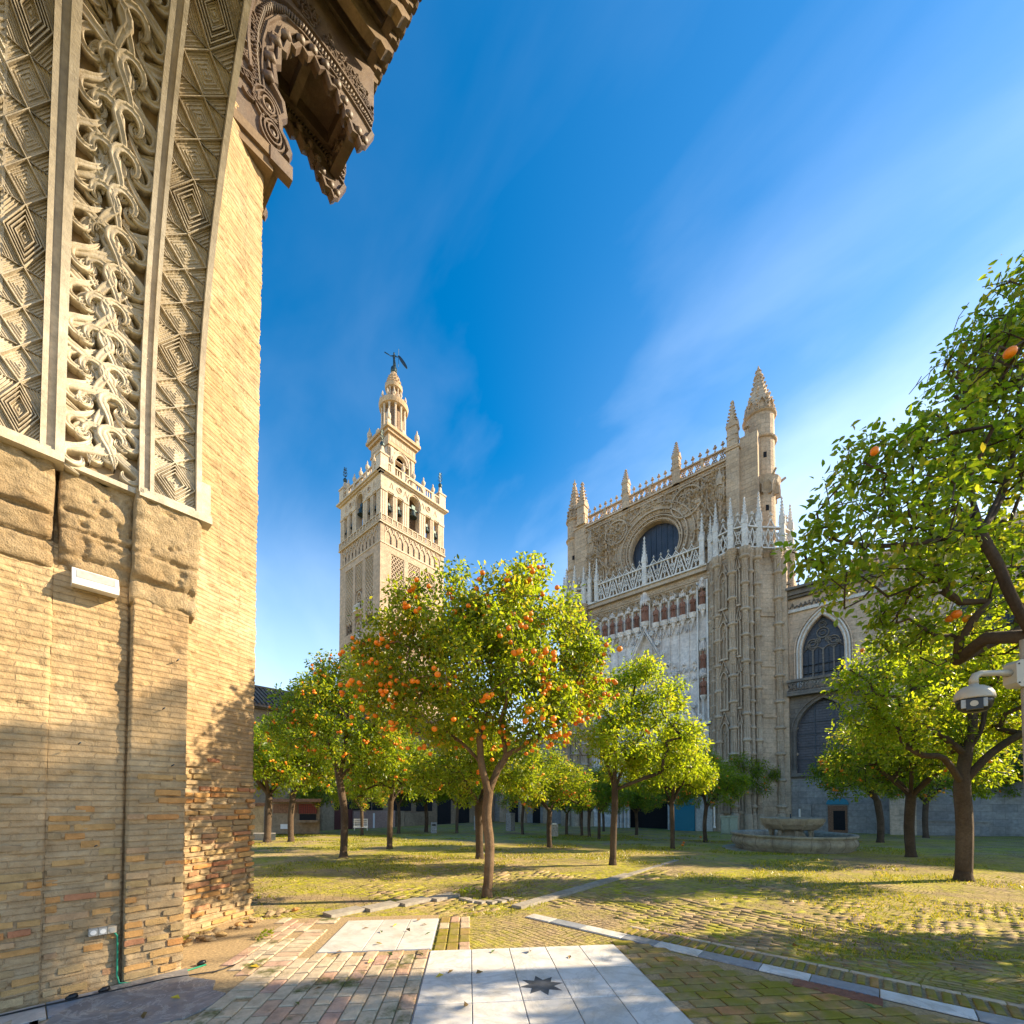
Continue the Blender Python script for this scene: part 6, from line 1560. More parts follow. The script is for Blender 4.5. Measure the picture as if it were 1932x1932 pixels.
for i, (cx, w_) in enumerate(bays):
    if i > 2: 
        pass
    b = M(); b.prism(parch(cx-w_/2-.03, cx+w_/2+.03, 14.4, 17.33, 10, 11.85), frN, -.66, -.55); gl = b.build('pointed_window', MT['glass'], cath)
    b = M()
    for q in (-.25,0,.25): b.fbox(frN, cx+q*w_-.06, 11.9, -.55, cx+q*w_+.06, 14.6, -.38)
    build_each(b, 'mullion', MT['dark_stone'], gl)
    b = M()
    for q in range(4): xx0 = cx-w_/2+q*w_/4; b.rib(parch(xx0, xx0+w_/4, 14.3, 14.75, 5), .06, frN, -.55, -.4)
    for (qx, qz, r_) in ((-.25,15.1,.38),(.25,15.1,.38),(0,15.9,.42),(-.12,15.3,.18),(.12,15.3,.18),(0,16.6,.25),(-.36,14.9,.16),(.36,14.9,.16)): b.rib(circ(cx+qx*w_, qz, r_, 16), .07, frN, -.55, -.4, closed=True); b.rib(circ(cx+qx*w_, qz, r_*.5, 10), .05, frN, -.55, -.42, closed=True)
    b.build('tracery', MT['dark_stone'], gl)
    b = M()
    for z_ in (12.6,13.3): b.fbox(frN, cx-w_/2, z_, -.56, cx+w_/2, z_+.03, -.36)
    for q in (-.375,-.125,.125,.375): b.fbox(frN, cx+q*w_-.012, 11.9, -.56, cx+q*w_+.012, 14.6, -.36)
    b.build('glazing_bar', MT['iron'], gl)
    for k, (dw, c_) in enumerate(((.12,.05),(.34,.14),(.52,.2))):
        b = M(); b.rib(parch(cx-w_/2-dw, cx+w_/2+dw, 14.4, 17.3+dw*1.3, 12, 11.4), .16, frN, -.05, c_, taper=.4); b.build('window_moulding', MT['white'] if k < 2 else MT['nave'], cath)
    W_ = w_*.68
    b = M(); b.prism(parch(cx-W_-.03, cx+W_+.03, 7.3, 10.33, 10, 4.05), frN, -.45, -.3); gl = b.build('pointed_window', MT['glass'], cath)
    for q in (-.33,.33): b = M(); b.fbox(frN, cx+q*W_-.025, 4.1, -.3, cx+q*W_+.025, 9.9, -.22); b.build('glazing_bar', MT['iron'], gl)
    for z_ in (5.2,6.3,7.4,8.4): b = M(); b.fbox(frN, cx-W_*(.98 if z_ < 8 else .8), z_, -.3, cx+W_*(.98 if z_ < 8 else .8), z_+.04, -.22); b.build('glazing_bar', MT['iron'], gl)
    for k, (dw, c_) in enumerate(((.1,.32),(.34,.42))):
        b = M(); b.rib(parch(cx-W_-dw, cx+W_+dw, 7.3, 10.2+dw*1.2, 12, 3.9), .16, frN, .1, c_, taper=.4); b.build('window_moulding', MT['dark_stone'], cath)
    b = M(); b.fbox(frN, cx-W_-.4, 3.8, .2, cx+W_+.4, 4.05, .5); b.build('sill', MT['dark_stone'], cath)
for i in range(1, 6):
    xx = -3.35 + 9.2*i - 4.6; b = M(); b.box(xx-.7, NY-2.2, -1.3, xx+.7, NY, 12.5); b.box(xx-.5,NY-1.2,12.5,xx+.5,NY,19.2); b.build('side_buttress', MT['nave'], cath); pin(xx, NY-1.2, 19.2 if i == 9 else 12.5, 18.5, .9, PT)
b = M(); b.box(-5.7, NY+1, -1.3, XE, NY+12, 19.6); b.box(-2, NY+13, -1.3, XE, NY+30, 27.0); build_each(b, 'nave_block', MT['nave'], cath)
# lower range left of the transept
b = M(); b.box(-41, 43.0, -1.3, -27.4, 46, 9.4); b.build('sacristy_wall', MT['grey_wall'], cath)
b = M(); b.box(-41, 42.8, 9.4, -27.4, 46, 9.8); b.build('cornice', MT['dark_stone'], cath)
b = M()
for x_ in (-38.5,-35.0,-31.2): b.box(x_-.5, 42.6, -1.3, x_+.5, 43.0, 9.4)
build_each(b, 'pilaster', MT['tan'], cath)
for x_, w_ in ((-36.8,1.5),(-33.0,1.2)): b = M(); b.prism(parch(x_-w_/2, x_+w_/2, 2.2, 3.0, 8, -1.1), lambda a, b_, c: (a, 43.0-c, b_), .01, .03); b.build('doorway', MT['void'], cath)
# small doorway at the base right of the fountain
b = M(); b.box(-3.2, NY-.32, -1.1, -1.95, NY-.24, 1.35); dr = b.build('side_door', MT['rust'], cath)
b = M(); b.box(-2.85, NY-.34, -.6, -2.1, NY-.31, .95); b.build('dark_opening', MT['void'], dr)
b = M(); b.prism(parch(-3.3, -1.85, 1.45, 1.95, 8), lambda a, b_, c: (a, NY-.25-c, b_), 0, .12); b.build('door_tympanum', MT['teal'], dr)
b = M(); b.box(-5.0, NY-.3, 1.4, -3.5, NY-.24, 1.8); b.box(-5.0,NY-.5,-1.1,-4.3,NY-.25,1.35); build_each(b, 'notice_panel', MT['grey_wall'], cath)
b = M(); b.box(1.5, NY-1.2, -1.1, 5.5, NY-.3, .3); b.box(1.4,NY-1.3,.3,5.6,NY-.3,.42); b.box(8.0,NY-.6,-1.1,14,NY-.26,1.6); build_each(b, 'low_block', MT['grey_wall'], cath)
# teal door near the portal
b = M(); b.box(-15.1, FY-.75, -1.1, -12.9, FY-.65, 2.4); b.build('teal_door', MT['teal'], cath)
b = M(); b.fbox(frF, -20.3, 2.6, -.05, -12.9, 2.9, .9); b.build('string_course', MT['portal'], cath)
b = M()
for i in range(44): b.fbox(frF, -24.3+i*.29, 2.9, 0, -24.2+i*.29, 8.2, .1)
b.build('panel_ribs', MT['portal'], cath)

# ------------------------------------------------------------------ bell tower
TX, TY, TW = -71.3, 44.1, 15.6
tow = thing('bell_tower', (TX-TW/2, TY+TW/2, -1.05), 'tall square brick bell tower with lattice panels and a tiered lantern top', 'tower')
def fN(a, b, c): return (TX - .006 - a, TY - c, b)
def fW(a, b, c): return (TX + c, TY + .006 + a, b)
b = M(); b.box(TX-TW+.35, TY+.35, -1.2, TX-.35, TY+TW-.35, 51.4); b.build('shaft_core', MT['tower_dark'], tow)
cols = [(2.3,5.5), (6.4,9.2), (10.1,13.3)]
def sebka(fr, a0, a1, z0, z1, nm='lattice_panel'):
    b = M(); p = (a1-a0)/4; h = p*1.25
    z = z0
    while z < z1 - .05:
        for k in range(4):
            xa = a0 + k*p
            zt = min(z+h, z1)
            b.rib([(xa, z), (xa+p/2, min(z+h/2, z1)), (xa, zt)], .13, fr, -.32, -.12); b.rib([(xa+p, z), (xa+p/2, min(z+h/2, z1)), (xa+p, zt)], .13, fr, -.32, -.12)
        z += h
    return b.build(nm, MT['tower_trim'], tow)
for fr in (fN, fW):
    b = M()
    for a0, a1 in ((0,2.3),(5.5,6.4),(9.2,10.1),(13.3,TW)): b.fbox(fr, a0, -1.2, -.36, a1, 51.4, 0)
    for c0, c1 in (cols[0], cols[2]):
        for z0, z1 in ((-1.2,6),(20.4,22),(34.6,36.3),(50.1,51.4)): b.fbox(fr, c0, z0, -.36, c1, z1, 0)
    for z0, z1 in ((-1.2,10),(14.5,16),(20.6,22.0),(27.0,28.0),(33.2,34.4),(39.4,40.4),(50.1,51.4)): b.fbox(fr, cols[1][0], z0, -.36, cols[1][1], z1, 0)
    b.build('shaft_wall', MT['tower'], tow)
    for c0, c1 in (cols[0], cols[2]):
        for z0, z1 in ((8,20.4),(24.5,34.6),(39.2,50.1)):
            sebka(fr, c0+.1, c1-.1, z0, z1)
            b = M()
            for k in range(3): w3 = (c1-c0-.2)/3; b.rib(parch(c0+.1+k*w3, c0+.1+(k+1)*w3, z0-1.0, z0-.1, 5, z0-2.8), .16, fr, -.33, -.1)
            b.build('blind_arches', MT['tower_trim'], tow)
            b = M(); b.rib([(c0+.05,z0-2.8),(c0+.05,z1-.05),(c1-.05,z1-.05),(c1-.05,z0-2.8)], .1, fr, -.3, -.03); b.build('panel_frame', MT['tower_trim'], tow)
    c0, c1 = cols[1]
    for zb in (10.0,16.0,22.0,28.0,34.4,40.4):
        zt = {10.0:14.5,16.0:20.6,22.0:27.0,28.0:33.2,34.4:39.4,40.4:50.1}[zb]
        b = M(); b.rib(parch(c0+.35, c1-.35, zb+2.2, zb+3.8, 8, zb+.1), .18, fr, -.33, -.05); b.rib(circ((c0+c1)/2, zb+2.6, .3, 12), .12, fr, -.33, -.1, closed=True)
        for k in range(2): b.rib(parch((c0+c1)/2-.75+.75*k, (c0+c1)/2+.75*k, zb+1.7, zb+2.1, 5, zb+.9), .1, fr, -.33, -.08)
        b.build('window_arch', MT['tower_trim'], tow)
        b = M(); b.fbox(fr, (c0+c1)/2-.62, zb+.9, -.34, (c0+c1)/2-.12, zb+1.9, -.30); b.fbox(fr, (c0+c1)/2+.12, zb+.9, -.34, (c0+c1)/2+.62, zb+1.9, -.30); build_each(b, 'window_opening', MT['void'], tow)
        b = M(); b.fbox(fr, c0+.1, zb-.25, -.3, c1-.1, zb, .55); b.fbox(fr, c0+.15, zb+.85, .4, c1-.15, zb+1.0, .52)
        for k in range(7): b.fbox(fr, c0+.2+k*.38, zb, .42, c0+.3+k*.38, zb+.85, .5)
        b.build('window_balcony', MT['white'], tow)
        if zt - zb > 6: sebka(fr, c0+.1, c1-.1, zb+4.2, zt)
    # interlaced arcade band
    b = M(); b.fbox(fr, 0, 51.4, -.35, TW, 51.65, .12); b.build('string_course', MT['tower_trim'], tow)
    b = M(); b.fbox(fr, 0, 51.65, -.35, TW, 55.2, -.12); b.fbox(fr,0,51.65,-.3,.9,55.2,0); b.fbox(fr,TW-.9,51.65,-.3,TW,55.2,0); b.build('shaft_wall', MT['tower'], tow)
    b = M()
    for k in range(10):
        a = 1.0 + k*1.36
        b.rib(parch(a, a+1.36, 53.2, 54.4, 6, 51.7), .12, fr, -.15, .04); b.rib(parch(a-.68 if k else a, a+.68, 54.0, 55.1, 6), .11, fr, -.15, .04); b.rib(circ(a+.68, 54.6, .28, 10), .09, fr, -.15, .03, closed=True)
    b.build('arcade_band', MT['tower_trim'], tow)
    b = M(); b.fbox(fr, -.3, 55.2, -.4, TW+.3, 55.45, .3); b.fbox(fr, -.15, 55.45, -.4, TW+.15, 55.6, .2); b.build('cornice', MT['tower_trim'], tow)
    # balcony parapet of the bell stage
    b = M(); b.fbox(fr, -.1, 55.6, .05, TW+.1, 55.75, .3); b.fbox(fr, -.1, 56.75, .05, TW+.1, 56.9, .32)
    for k in range(14): b.fbox(fr, k*1.2-.1, 55.7, .06, k*1.2+.1, 56.85, .3)
    for k in range(13): b.rib(circ(k*1.2+.6, 56.25, .3, 8), .09, fr, .1, .22, closed=True); b.rib([(k*1.2+.15,55.8),(k*1.2+1.05,56.7)], .07, fr, .1, .2); b.rib([(k*1.2+.15,56.7),(k*1.2+1.05,55.8)], .07, fr, .1, .2)
    b.build('balustrade', MT['tower_trim'], tow)
    # bell stage wall with openings
    ops = [(1.5,2.75,61.9), (3.7,5.0,61.9), (6.5,9.1,64.3), (10.6,11.9,61.9), (12.85,14.1,61.9)]
    b = M(); prev = 0
    for a0, a1, zt in ops:
        b.fbox(fr, prev, 55.6, -1.4, a0, 65.2, 0)
        if zt < 63: b.fbox(fr, a0, zt, -1.4, a1, 65.2, 0)
        prev = a1
    b.fbox(fr, prev, 55.6, -1.4, TW, 65.2, 0)
    pa = parch(6.5, 9.1, 63.0, 64.3, 8)
    b.prism([(6.5,65.2),(6.5,63.0)] + pa[1:-1] + [(9.1,63.0),(9.1,65.2)], fr, -1.4, 0)
    b.build('bell_stage_wall', MT['tower_trim'], tow)
    b = M()
    for a0, a1 in ((0,1.4),(2.8,3.65),(5.05,6.4),(9.2,10.55),(11.95,12.8),(14.15,TW)):
        for q in (.3,.7): xx = a0+(a1-a0)*q; b.fbox(fr, xx-.05, 57.2, 0, xx+.05, 61.6, .08)
        b.fbox(fr, a0, 61.75, 0, a1, 62.1, .16)
    for q in (4.2,11.3): b.rib(circ(q, 63.6, .55, 14), .16, fr, 0, .14, closed=True)
    for q in (2.4,5.6,9.9,13.2): b.rib([(q-.35,63.0),(q,64.2),(q+.35,63.0)], .1, fr, 0, .1)
    b.rib(parch(6.2,9.4,62.9,64.7,8,62.2), .2, fr, 0, .16); b.fbox(fr, 0, 62.1, 0, 6.2, 62.3, .12); b.fbox(fr, 9.4, 62.1, 0, TW, 62.3, .12)
    b.build('bell_stage_trim', MT['tower_trim'], tow)
    b = M()
    for q in (4.2,11.3): b.prism(circ(q, 63.6, .46, 12), fr, 0, .03)
    build_each(b, 'round_opening', MT['tower_dark'], tow)
    b = M(); b.fbox(fr, -.7, 65.2, -.5, TW+.7, 65.55, .75); b.fbox(fr, -.4, 64.95, -.5, TW+.4, 65.2, .4); b.build('cornice', MT['tower_trim'], tow)
    # parapet with urns
    b = M(); b.fbox(fr, 0, 65.55, -.3, TW, 65.9, .1); b.fbox(fr, 0, 67.5, -.3, TW, 67.75, .15)
    for k in range(7): b.fbox(fr, k*2.5-.35 if k else 0, 65.9, -.28, min(k*2.5+.45, TW), 67.5, .12)
    for k in range(26): b.fbox(fr, .7+k*.57, 65.9, -.12, .9+k*.57, 67.5, 0)
    b.rib(parch(5.6, 10.0, 65.8, 67.2, 8), .22, fr, -.1, .3); b.build('parapet', MT['tower_trim'], tow)
    for k in range(1, 6):
        p = fr(k*2.5+.1, 0, -.1)
        b = M(); b.lathe([(.3,67.75),(.18,67.95),(.38,68.3),(.42,68.7),(.3,69.0),(.12,69.2),(.16,69.5),(.02,69.9)], p[0], p[1], 8); b.build('urn', MT['tower_trim'], tow)
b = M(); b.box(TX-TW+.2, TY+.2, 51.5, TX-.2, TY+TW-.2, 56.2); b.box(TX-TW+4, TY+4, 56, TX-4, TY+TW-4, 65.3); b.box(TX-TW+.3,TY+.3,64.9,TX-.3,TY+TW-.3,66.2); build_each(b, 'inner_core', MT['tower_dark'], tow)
# bells
b = M(); b.lathe([(.62,0),(.6,.06),(.5,.2),(.42,.5),(.36,.85),(.28,1.0),(.1,1.06),(.05,1.2)], 0, 0, 14); b.box(-.9,-.06,1.15,.9,.06,1.35); b.box(-.3,-.12,1.2,.3,.12,1.8)
BELL = b.mesh('bell'); BELL.materials.append(MT['bronze'])
for fr in (fN, fW):
    for a, z, s_ in ((2.1,58.6,.85),(4.35,58.9,.9),(7.8,60.2,1.35),(11.25,58.9,.9),(13.5,58.6,.85)):
        p = fr(a, z, -.5); inst(BELL, 'bell', tow, p, (0,0,0 if fr is fN else PI/2), (s_,s_,s_))
# corner pedestals with iron lilies
for cx_, cy2 in ((TX-.6,TY+.6),(TX-TW+.6,TY+.6),(TX-.6,TY+TW-.6),(TX-TW+.6,TY+TW-.6)):
    b = M(); b.box(cx_-.85,cy2-.85,65.55,cx_+.85,cy2+.85,68.6); b.box(cx_-1.0,cy2-1.0,68.6,cx_+1.0,cy2+1.0,68.9)
    b.lathe([(.75,68.9),(.5,69.3),(.35,70.3),(.3,70.6)], cx_, cy2, 4, a0=PI/4); b.build('corner_pedestal', MT['tower_trim'], tow)
    b = M(); b.ball((cx_,cy2,71.1), .42, 10, 8, 1.3); b.tube([(cx_,cy2,71.5),(cx_,cy2,74.0)], .05, 5)
    for z_, r_ in ((72.2,.5),(72.9,.42),(73.5,.3)):
        for k in range(4):
            a_ = k*PI/2+.4; b.tube([(cx_,cy2,z_-.3),(cx_+r_*.7*math.cos(a_),cy2+r_*.7*math.sin(a_),z_),(cx_+r_*math.cos(a_),cy2+r_*math.sin(a_),z_+.3),(cx_+r_*.7*math.cos(a_),cy2+r_*.7*math.sin(a_),z_+.35)], .05, 4); b.ball((cx_+r_*math.cos(a_),cy2+r_*math.sin(a_),z_+.3), .09, 5, 4)
    b.build('iron_lily', MT['bronze'], tow)
# second body
ax_, ay_ = TX-TW/2, TY+TW/2; s2 = 3.25
def fN2(a, b_, c): return (ax_ - a, ay_ - s2 - c, b_)
def fW2(a, b_, c): return (ax_ + s2 + c, ay_ + a, b_)
b = M()
for q in (-1,1):
    for r_ in (-1,1): b.box(ax_+q*s2-(1.35 if q > 0 else 0), ay_+r_*s2-(1.35 if r_ > 0 else 0), 66, ax_+q*s2+(1.35 if q < 0 else 0), ay_+r_*s2+(1.35 if r_ < 0 else 0), 78)
b.box(ax_-s2, ay_-s2, 75.9, ax_+s2, ay_+s2, 78.6); b.box(ax_-s2,ay_-s2,66,ax_+s2,ay_+s2,69.2); b.build('second_body', MT['lantern'], tow)
for fr in (fN2, fW2):
    b = M(); b.rib(parch(-1.9, 1.9, 74.0, 75.9, 8, 69), .3, fr, -.2, .14); b.rib(parch(-1.35,1.35,74.0,75.4,8), .2, fr, -.9, -.02)
    holeplate(b, fr, -1.95, 73.5, 1.95, 76, parch(-1.5, 1.5, 73.9, 75.5, 8, 73.6), -1, .02)
    for q in (-2.55,2.55): b.fbox(fr, q-.4, 69.2, 0, q+.4, 75.6, .25); b.fbox(fr, q-.28, 69.4, .25, q+.28, 75.2, .32)
    b.build('arch_bay', MT['tower_trim'], tow)
b = M(); b.box(ax_-s2-.25,ay_-s2-.25,75.9,ax_+s2+.25,ay_+s2+.25,76.4); b.box(ax_-s2-.1,ay_-s2-.1,76.4,ax_+s2+.1,ay_+s2+.1,78.4); b.box(ax_-s2-.55,ay_-s2-.55,78.4,ax_+s2+.55,ay_+s2+.55,79.0); b.box(ax_-s2-.95,ay_-s2-.95,79.0,ax_+s2+.95,ay_+s2+.95,79.6); b.build('cornice', MT['lantern'], tow)
for fr in (fN2, fW2):
    b = M(); rd = random.Random(77); a = -3.0
    while a < 2.9: w_ = rd.uniform(.12,.26); b.fbox(fr, a, 76.8, .1, a+w_, 77.9, .16); a += w_+.14
    b.build('frieze_relief', MT['tower_trim'], tow)
b = M()
for q in (-1,0,1):
    for r_ in (-1,0,1):
        if q == 0 and r_ == 0: continue
        x_, y_ = ax_+q*(s2+.35), ay_+r_*(s2+.35); b.box(x_-.4,y_-.4,79.6,x_+.4,y_+.4,80.5)
b.box(ax_-s2-.3,ay_-s2-.3,79.6,ax_+s2+.3,ay_+s2+.3,80.0); build_each(b, 'pedestal', MT['tower_trim'], tow)
for q, r_ in ((-1,-1),(1,-1),(1,1),(-1,1)):
    x_, y_ = ax_+q*(s2+.35), ay_+r_*(s2+.35); b = M(); b.lathe([(.2,80.5),(.5,80.9),(.55,81.5),(.42,82.0),(.15,82.2),(.2,82.5),(.06,83.1)], x_, y_, 10); b.build('urn', MT['tower_trim'], tow)
# round bodies
def round_body(r, z0, z1, ro, ncol, ring_h, nm):
    b = M(); b.lathe([(r*.72,z0),(r*.72,z1)], ax_, ay_, 20); b.lathe([(r*1.1,z0-.1),(r*1.1,z0+.35),(r,z0+.4)], ax_, ay_, 24); o = b.build(nm, MT['tower_dark'], tow)
    for k in range(ncol):
        a_ = 2*PI*k/ncol+.1; x_, y_ = ax_+r*math.cos(a_), ay_+r*math.sin(a_); b = M(); b.lathe([(r*.115,z0+.35),(r*.1,z0+.6),(r*.085,z1-.4),(r*.12,z1-.1)], x_, y_, 7); b.build('column', MT['tower_trim'], o)
    b = M(); b.lathe([(r*1.02,z1-.15),(ro*.96,z1),(ro,z1+ring_h*.4),(ro*1.02,z1+ring_h*.8),(ro*.9,z1+ring_h),(r*.9,z1+ring_h+.1)], ax_, ay_, 32); b.build('ring_cornice', MT['lantern'], tow)
round_body(2.45, 80.0, 87.0, 3.1, 12, 1.2, 'third_body'); round_body(1.4, 88.1, 91.6, 1.85, 10, .9, 'fourth_body')
b = M()
for k in range(12): a_ = k*PI/6; x_, y_ = ax_+2.75*math.cos(a_), ay_+2.75*math.sin(a_); b.lathe([(.25,88.1),(.12,88.5),(.28,88.8),(.22,89.2),(.05,89.8)], x_, y_, 6)
for k in range(10): a_ = k*PI/5; x_, y_ = ax_+2.1*math.cos(a_), ay_+2.1*math.sin(a_); b.box(x_-.12,y_-.12,88.2,x_+.12,y_+.12,89.6)
for k in range(16):
    a_ = k*PI/8; x_, y_ = ax_+3.0*math.cos(a_), ay_+3.0*math.sin(a_); b.lathe([(.2,79.7),(.12,80.2),(.26,80.6),(.2,81.1),(.04,81.6)], x_, y_, 6)
b.build('ring_ornaments', MT['tower_trim'], tow)
b = M(); b.lathe([(1.5,92.5),(1.68,92.85),(1.38,93.05),(1.45,93.6),(1.1,94.1),(1.16,94.45),(.72,95.0),(.6,95.7)], ax_, ay_, 20)
for z_, r_ in ((92.75,1.68),(93.55,1.42),(94.4,1.12),(95.0,.74)):
    for k in range(14): a_ = k*2*PI/14+z_; b.ball((ax_+r_*math.cos(a_), ay_+r_*math.sin(a_), z_), .2, 5, 4)
b.build('dome', MT['lantern'], tow)
b = M(); b.lathe([(.62,95.6),(.7,96.2),(.66,96.8),(.35,97.25),(.16,97.4)], ax_, ay_, 14); b.build('bronze_ball', MT['bronze'], tow, True)
# weathervane statue
van = thing('weathervane_statue', (ax_, ay_, 97.3), 'bronze weathervane figure holding a palm and an oval shield on the tower top', 'statue')
rx, ry = cy_, sy_   # the vane lies roughly across the view
def vv(a, z, o=0): return (ax_ + rx*a - ry*o, ay_ + ry*a + rx*o, z)
b = M()
def ell(mb, cz_list):
    n = 10; vs = []; fs = []
    for (w1, w2, z_, dx) in cz_list:
        for k in range(n): a_ = 2*PI*k/n; vs.append(vv(dx + w1*math.cos(a_), z_, w2*math.sin(a_)))
    for i in range(len(cz_list)-1):
        for k in range(n): fs.append((i*n+k, i*n+(k+1) % n, (i+1)*n+(k+1) % n, (i+1)*n+k))
    mb.add(vs, fs + [tuple(range(n))[::-1], tuple(range((len(cz_list)-1)*n, len(cz_list)*n))])
ell(b, [(.2,.2,97.3,.1),(.34,.3,97.5,.12),(.30,.26,98.2,.08),(.24,.2,98.8,.02),(.3,.22,99.4,0),(.36,.22,99.75,0),(.12,.12,99.95,0),(.10,.1,100.05,0)])
b.ball(vv(0,100.25), .2, 10, 8, 1.15); b.tube([vv(-.3,99.7), vv(-.75,99.7), vv(-1.15,100.0)], [.11,.09,.07], 6); b.tube([vv(.3,99.7), vv(.7,99.4), vv(.95,99.6)], [.11,.09,.07], 6)
b.build('figure', MT['bronze'], van, True)
b = M(); b.prism([(-1.1,99.85),(-2.1,100.45),(-2.15,100.65),(-1.95,100.62),(-1.15,100.1)], lambda a, b_, c: vv(a, b_, c), -.03, .03); b.build('palm', MT['bronze'], van)
el = [(1.95+1.0*math.cos(t_*PI/12+0)*math.cos(.9) - 1.75*math.sin(t_*PI/12)*math.sin(.9)*.55, 98.3+1.0*math.cos(t_*PI/12)*math.sin(-.9)*.6+1.6*math.sin(t_*PI/12)*.85) for t_ in range(24)]
b = M(); b.prism(el, lambda a, b_, c: vv(a, b_, c), -.03, .03); b.build('shield', MT['iron'], van)
b = M(); b.rib(el, .09, lambda a, b_, c: vv(a, b_, c), -.07, .07, closed=True); b.tube([vv(1.0,97.2), vv(1.0,101.3)], .04, 5); b.build('shield_rim', MT['bronze'], van)

# ------------------------------------------------------------------ gallery range on the left
gal = thing('gallery_building', (-41, 25, -1.05), 'low gallery with dark tiled roof along the left side of the courtyard', 'building')
def fG(a, b, c): return (-40 + c, a, b)
b = M(); b.box(-47, -6, -1.3, -40, 42.6, 9.6); b.build('wall', MT['plaster'], gal)
b = M(); b.box(-40.0, -6, 9.6, -39.7, 42.6, 9.85); b.build('eave_cornice', MT['dark_stone'], gal)
b = M(); b.add([(-39.4,-6.2,9.85),(-39.4,42.8,9.85),(-43.6,42.8,12.2),(-43.6,-6.2,12.2),(-39.4,-6.2,9.7),(-39.4,42.8,9.7),(-43.6,42.8,12.0),(-43.6,-6.2,12.0)], [(0,1,2,3),(7,6,5,4),(0,4,5,1),(3,2,6,7)])
y = -6.0
while y < 42.7: b.tube([(-39.35,y,9.93),(-43.6,y,12.28)], .1, 5); y += .36
b.tube([(-43.6,-6.2,12.35),(-43.6,42.8,12.35)], .16, 6); tag(b.build('tile_roof', MT['tileroof'], gal), kind='stuff')
def gx_(u, v): # intersect the view through a pixel with the gallery front to read off y, h
    x, y, z = ray(u, v); t_ = -40/x; return y*t_, CH + z*t_
def gpan(u0, v0, u1, v1, c, mat, nm, parent=gal, c0=0):
    ya, ha = gx_(u0, v1); yb, hb = gx_(u1, v1); h2 = gx_((u0+u1)/2, v0)[1]; b = M(); b.fbox(fG, min(ya,yb), min(ha,hb), c0, max(ya,yb), h2, c); return b.build(nm, mat, parent)
gpan(627,1475,662,1567,.05, MT['void'], 'dark_bay'); gpan(628,1527,664,1567,.09, MT['darkred'], 'red_door'); gpan(664,1477,700,1528,.05,MT['void'],'dark_bay')
gpan(702,1470,722,1528,.05,MT['void'],'dark_bay'); gpan(735,1478,775,1530,.05,MT['void'],'dark_bay'); gpan(785,1478,815,1530,.05,MT['void'],'dark_bay'); gpan(825,1480,850,1566,.05,MT['void'],'dark_bay'); gpan(862,1480,885,1566,.05,MT['void'],'dark_bay')
gpan(603,1465,626,1568,.45, MT['plaster'], 'pilaster'); gpan(664,1530,742,1567,.35, MT['pinkish'], 'parapet_wall'); gpan(760,1533,800,1567,.35, MT['plaster'], 'parapet_wall'); gpan(745,1530,758,1567,.5, MT['plaster'], 'pilaster'); gpan(700,1534,703,1567,.4,MT['whitepaint'],'post')
gpan(604,1487,609,1497,.47,MT['void'],'vent'); gpan(623,1485,626,1497,.5,MT['whitepaint'],'wall_lamp')
# stall with red lattice, nearer than the gallery
def stall_at(u0, v0, u1, v1, d, thick, mat, nm, parent):
    p0, p1 = at(u0, v1, d), at(u1, v0, d); q0, q1 = at(u0, v1, d+thick), at(u1, v1, d+thick); pc = at(u1, v1, d)
    b = M(); z0, z1 = p0.z, at(u0, v0, d).z
    b.add([(p0.x,p0.y,z0),(pc.x,pc.y,z0),(q1.x,q1.y,z0),(q0.x,q0.y,z0),(p0.x,p0.y,z1),(pc.x,pc.y,z1),(q1.x,q1.y,z1),(q0.x,q0.y,z1)], [(0,3,2,1),(4,5,6,7),(0,1,5,4),(1,2,6,5),(2,3,7,6),(3,0,4,7)])
    return b.build(nm, mat, parent)
dS = 31.0; sp = at(570, 1567, dS)
stl = thing('garden_stall', (sp.x, sp.y, sp.z), 'low hut with red lattice window under a rusty awning beside the gallery', 'hut')
stall_at(512,1512,603,1573,dS,2.2,MT['plaster'],'wall',stl); stall_at(563,1517,598,1535,dS-.06,.03,MT['red'],'lattice_backing',stl); stall_at(565,1536,596,1548,dS-.06,.03,MT['void'],'counter_opening',stl)
for i in range(9):
    stall_at(563+i*4.2,1517,564+i*4.2,1535,dS-.1,.03,MT['darkred'],'lattice_bar',stl)
    if i < 5: stall_at(563,1519+i*3.6,598,1519.8+i*3.6,dS-.11,.03,MT['darkred'],'lattice_bar',stl)
stall_at(515,1517,560,1534,dS-.06,.03,MT['rust'],'red_board',stl); stall_at(508,1507,606,1513,dS-.9,2.8,MT['rust'],'awning',stl); stall_at(560,1548,600,1552,dS-.5,.6,MT['plaster'],'counter',stl); stall_at(529,1555,545,1564,dS-.1,.05,MT['whitepaint'],'notice',stl)
# old stone trough wall behind the jamb corner
old = thing('ruined_wall', tuple(at(485,1580,25)), 'low patched stone wall seen through the leaves right of the brick jamb', 'wall')
stall_at(470,1520,497,1588,25,1.2,MT['corbel'],'wall_body',old); stall_at(478,1573,520,1586,23.5,.8,MT['kerb'],'stone_block',old); stall_at(468,1515,500,1521,24.8,1.5,MT['rust'],'coping',old)
# white bench
pb = at(680, 1565, 29.5); ben = thing('white_bench', (pb.x, pb.y, pb.z), 'white slatted bench in front of the pink parapet wall', 'bench')
for i in range(4): stall_at(667,1545+i*3.6,694,1546.8+i*3.6,29.6,.05,MT['whitepaint'],'slat',ben)
for i in range(3): stall_at(667,1559+i*.8,694,1560+i*.8,29.1-i*.15,.14,MT['whitepaint'],'seat_slat',ben)
for u_ in (668,680,692): stall_at(u_,1545,u_+1.6,1567,29.5,.08,MT['whitepaint'],'leg',ben)
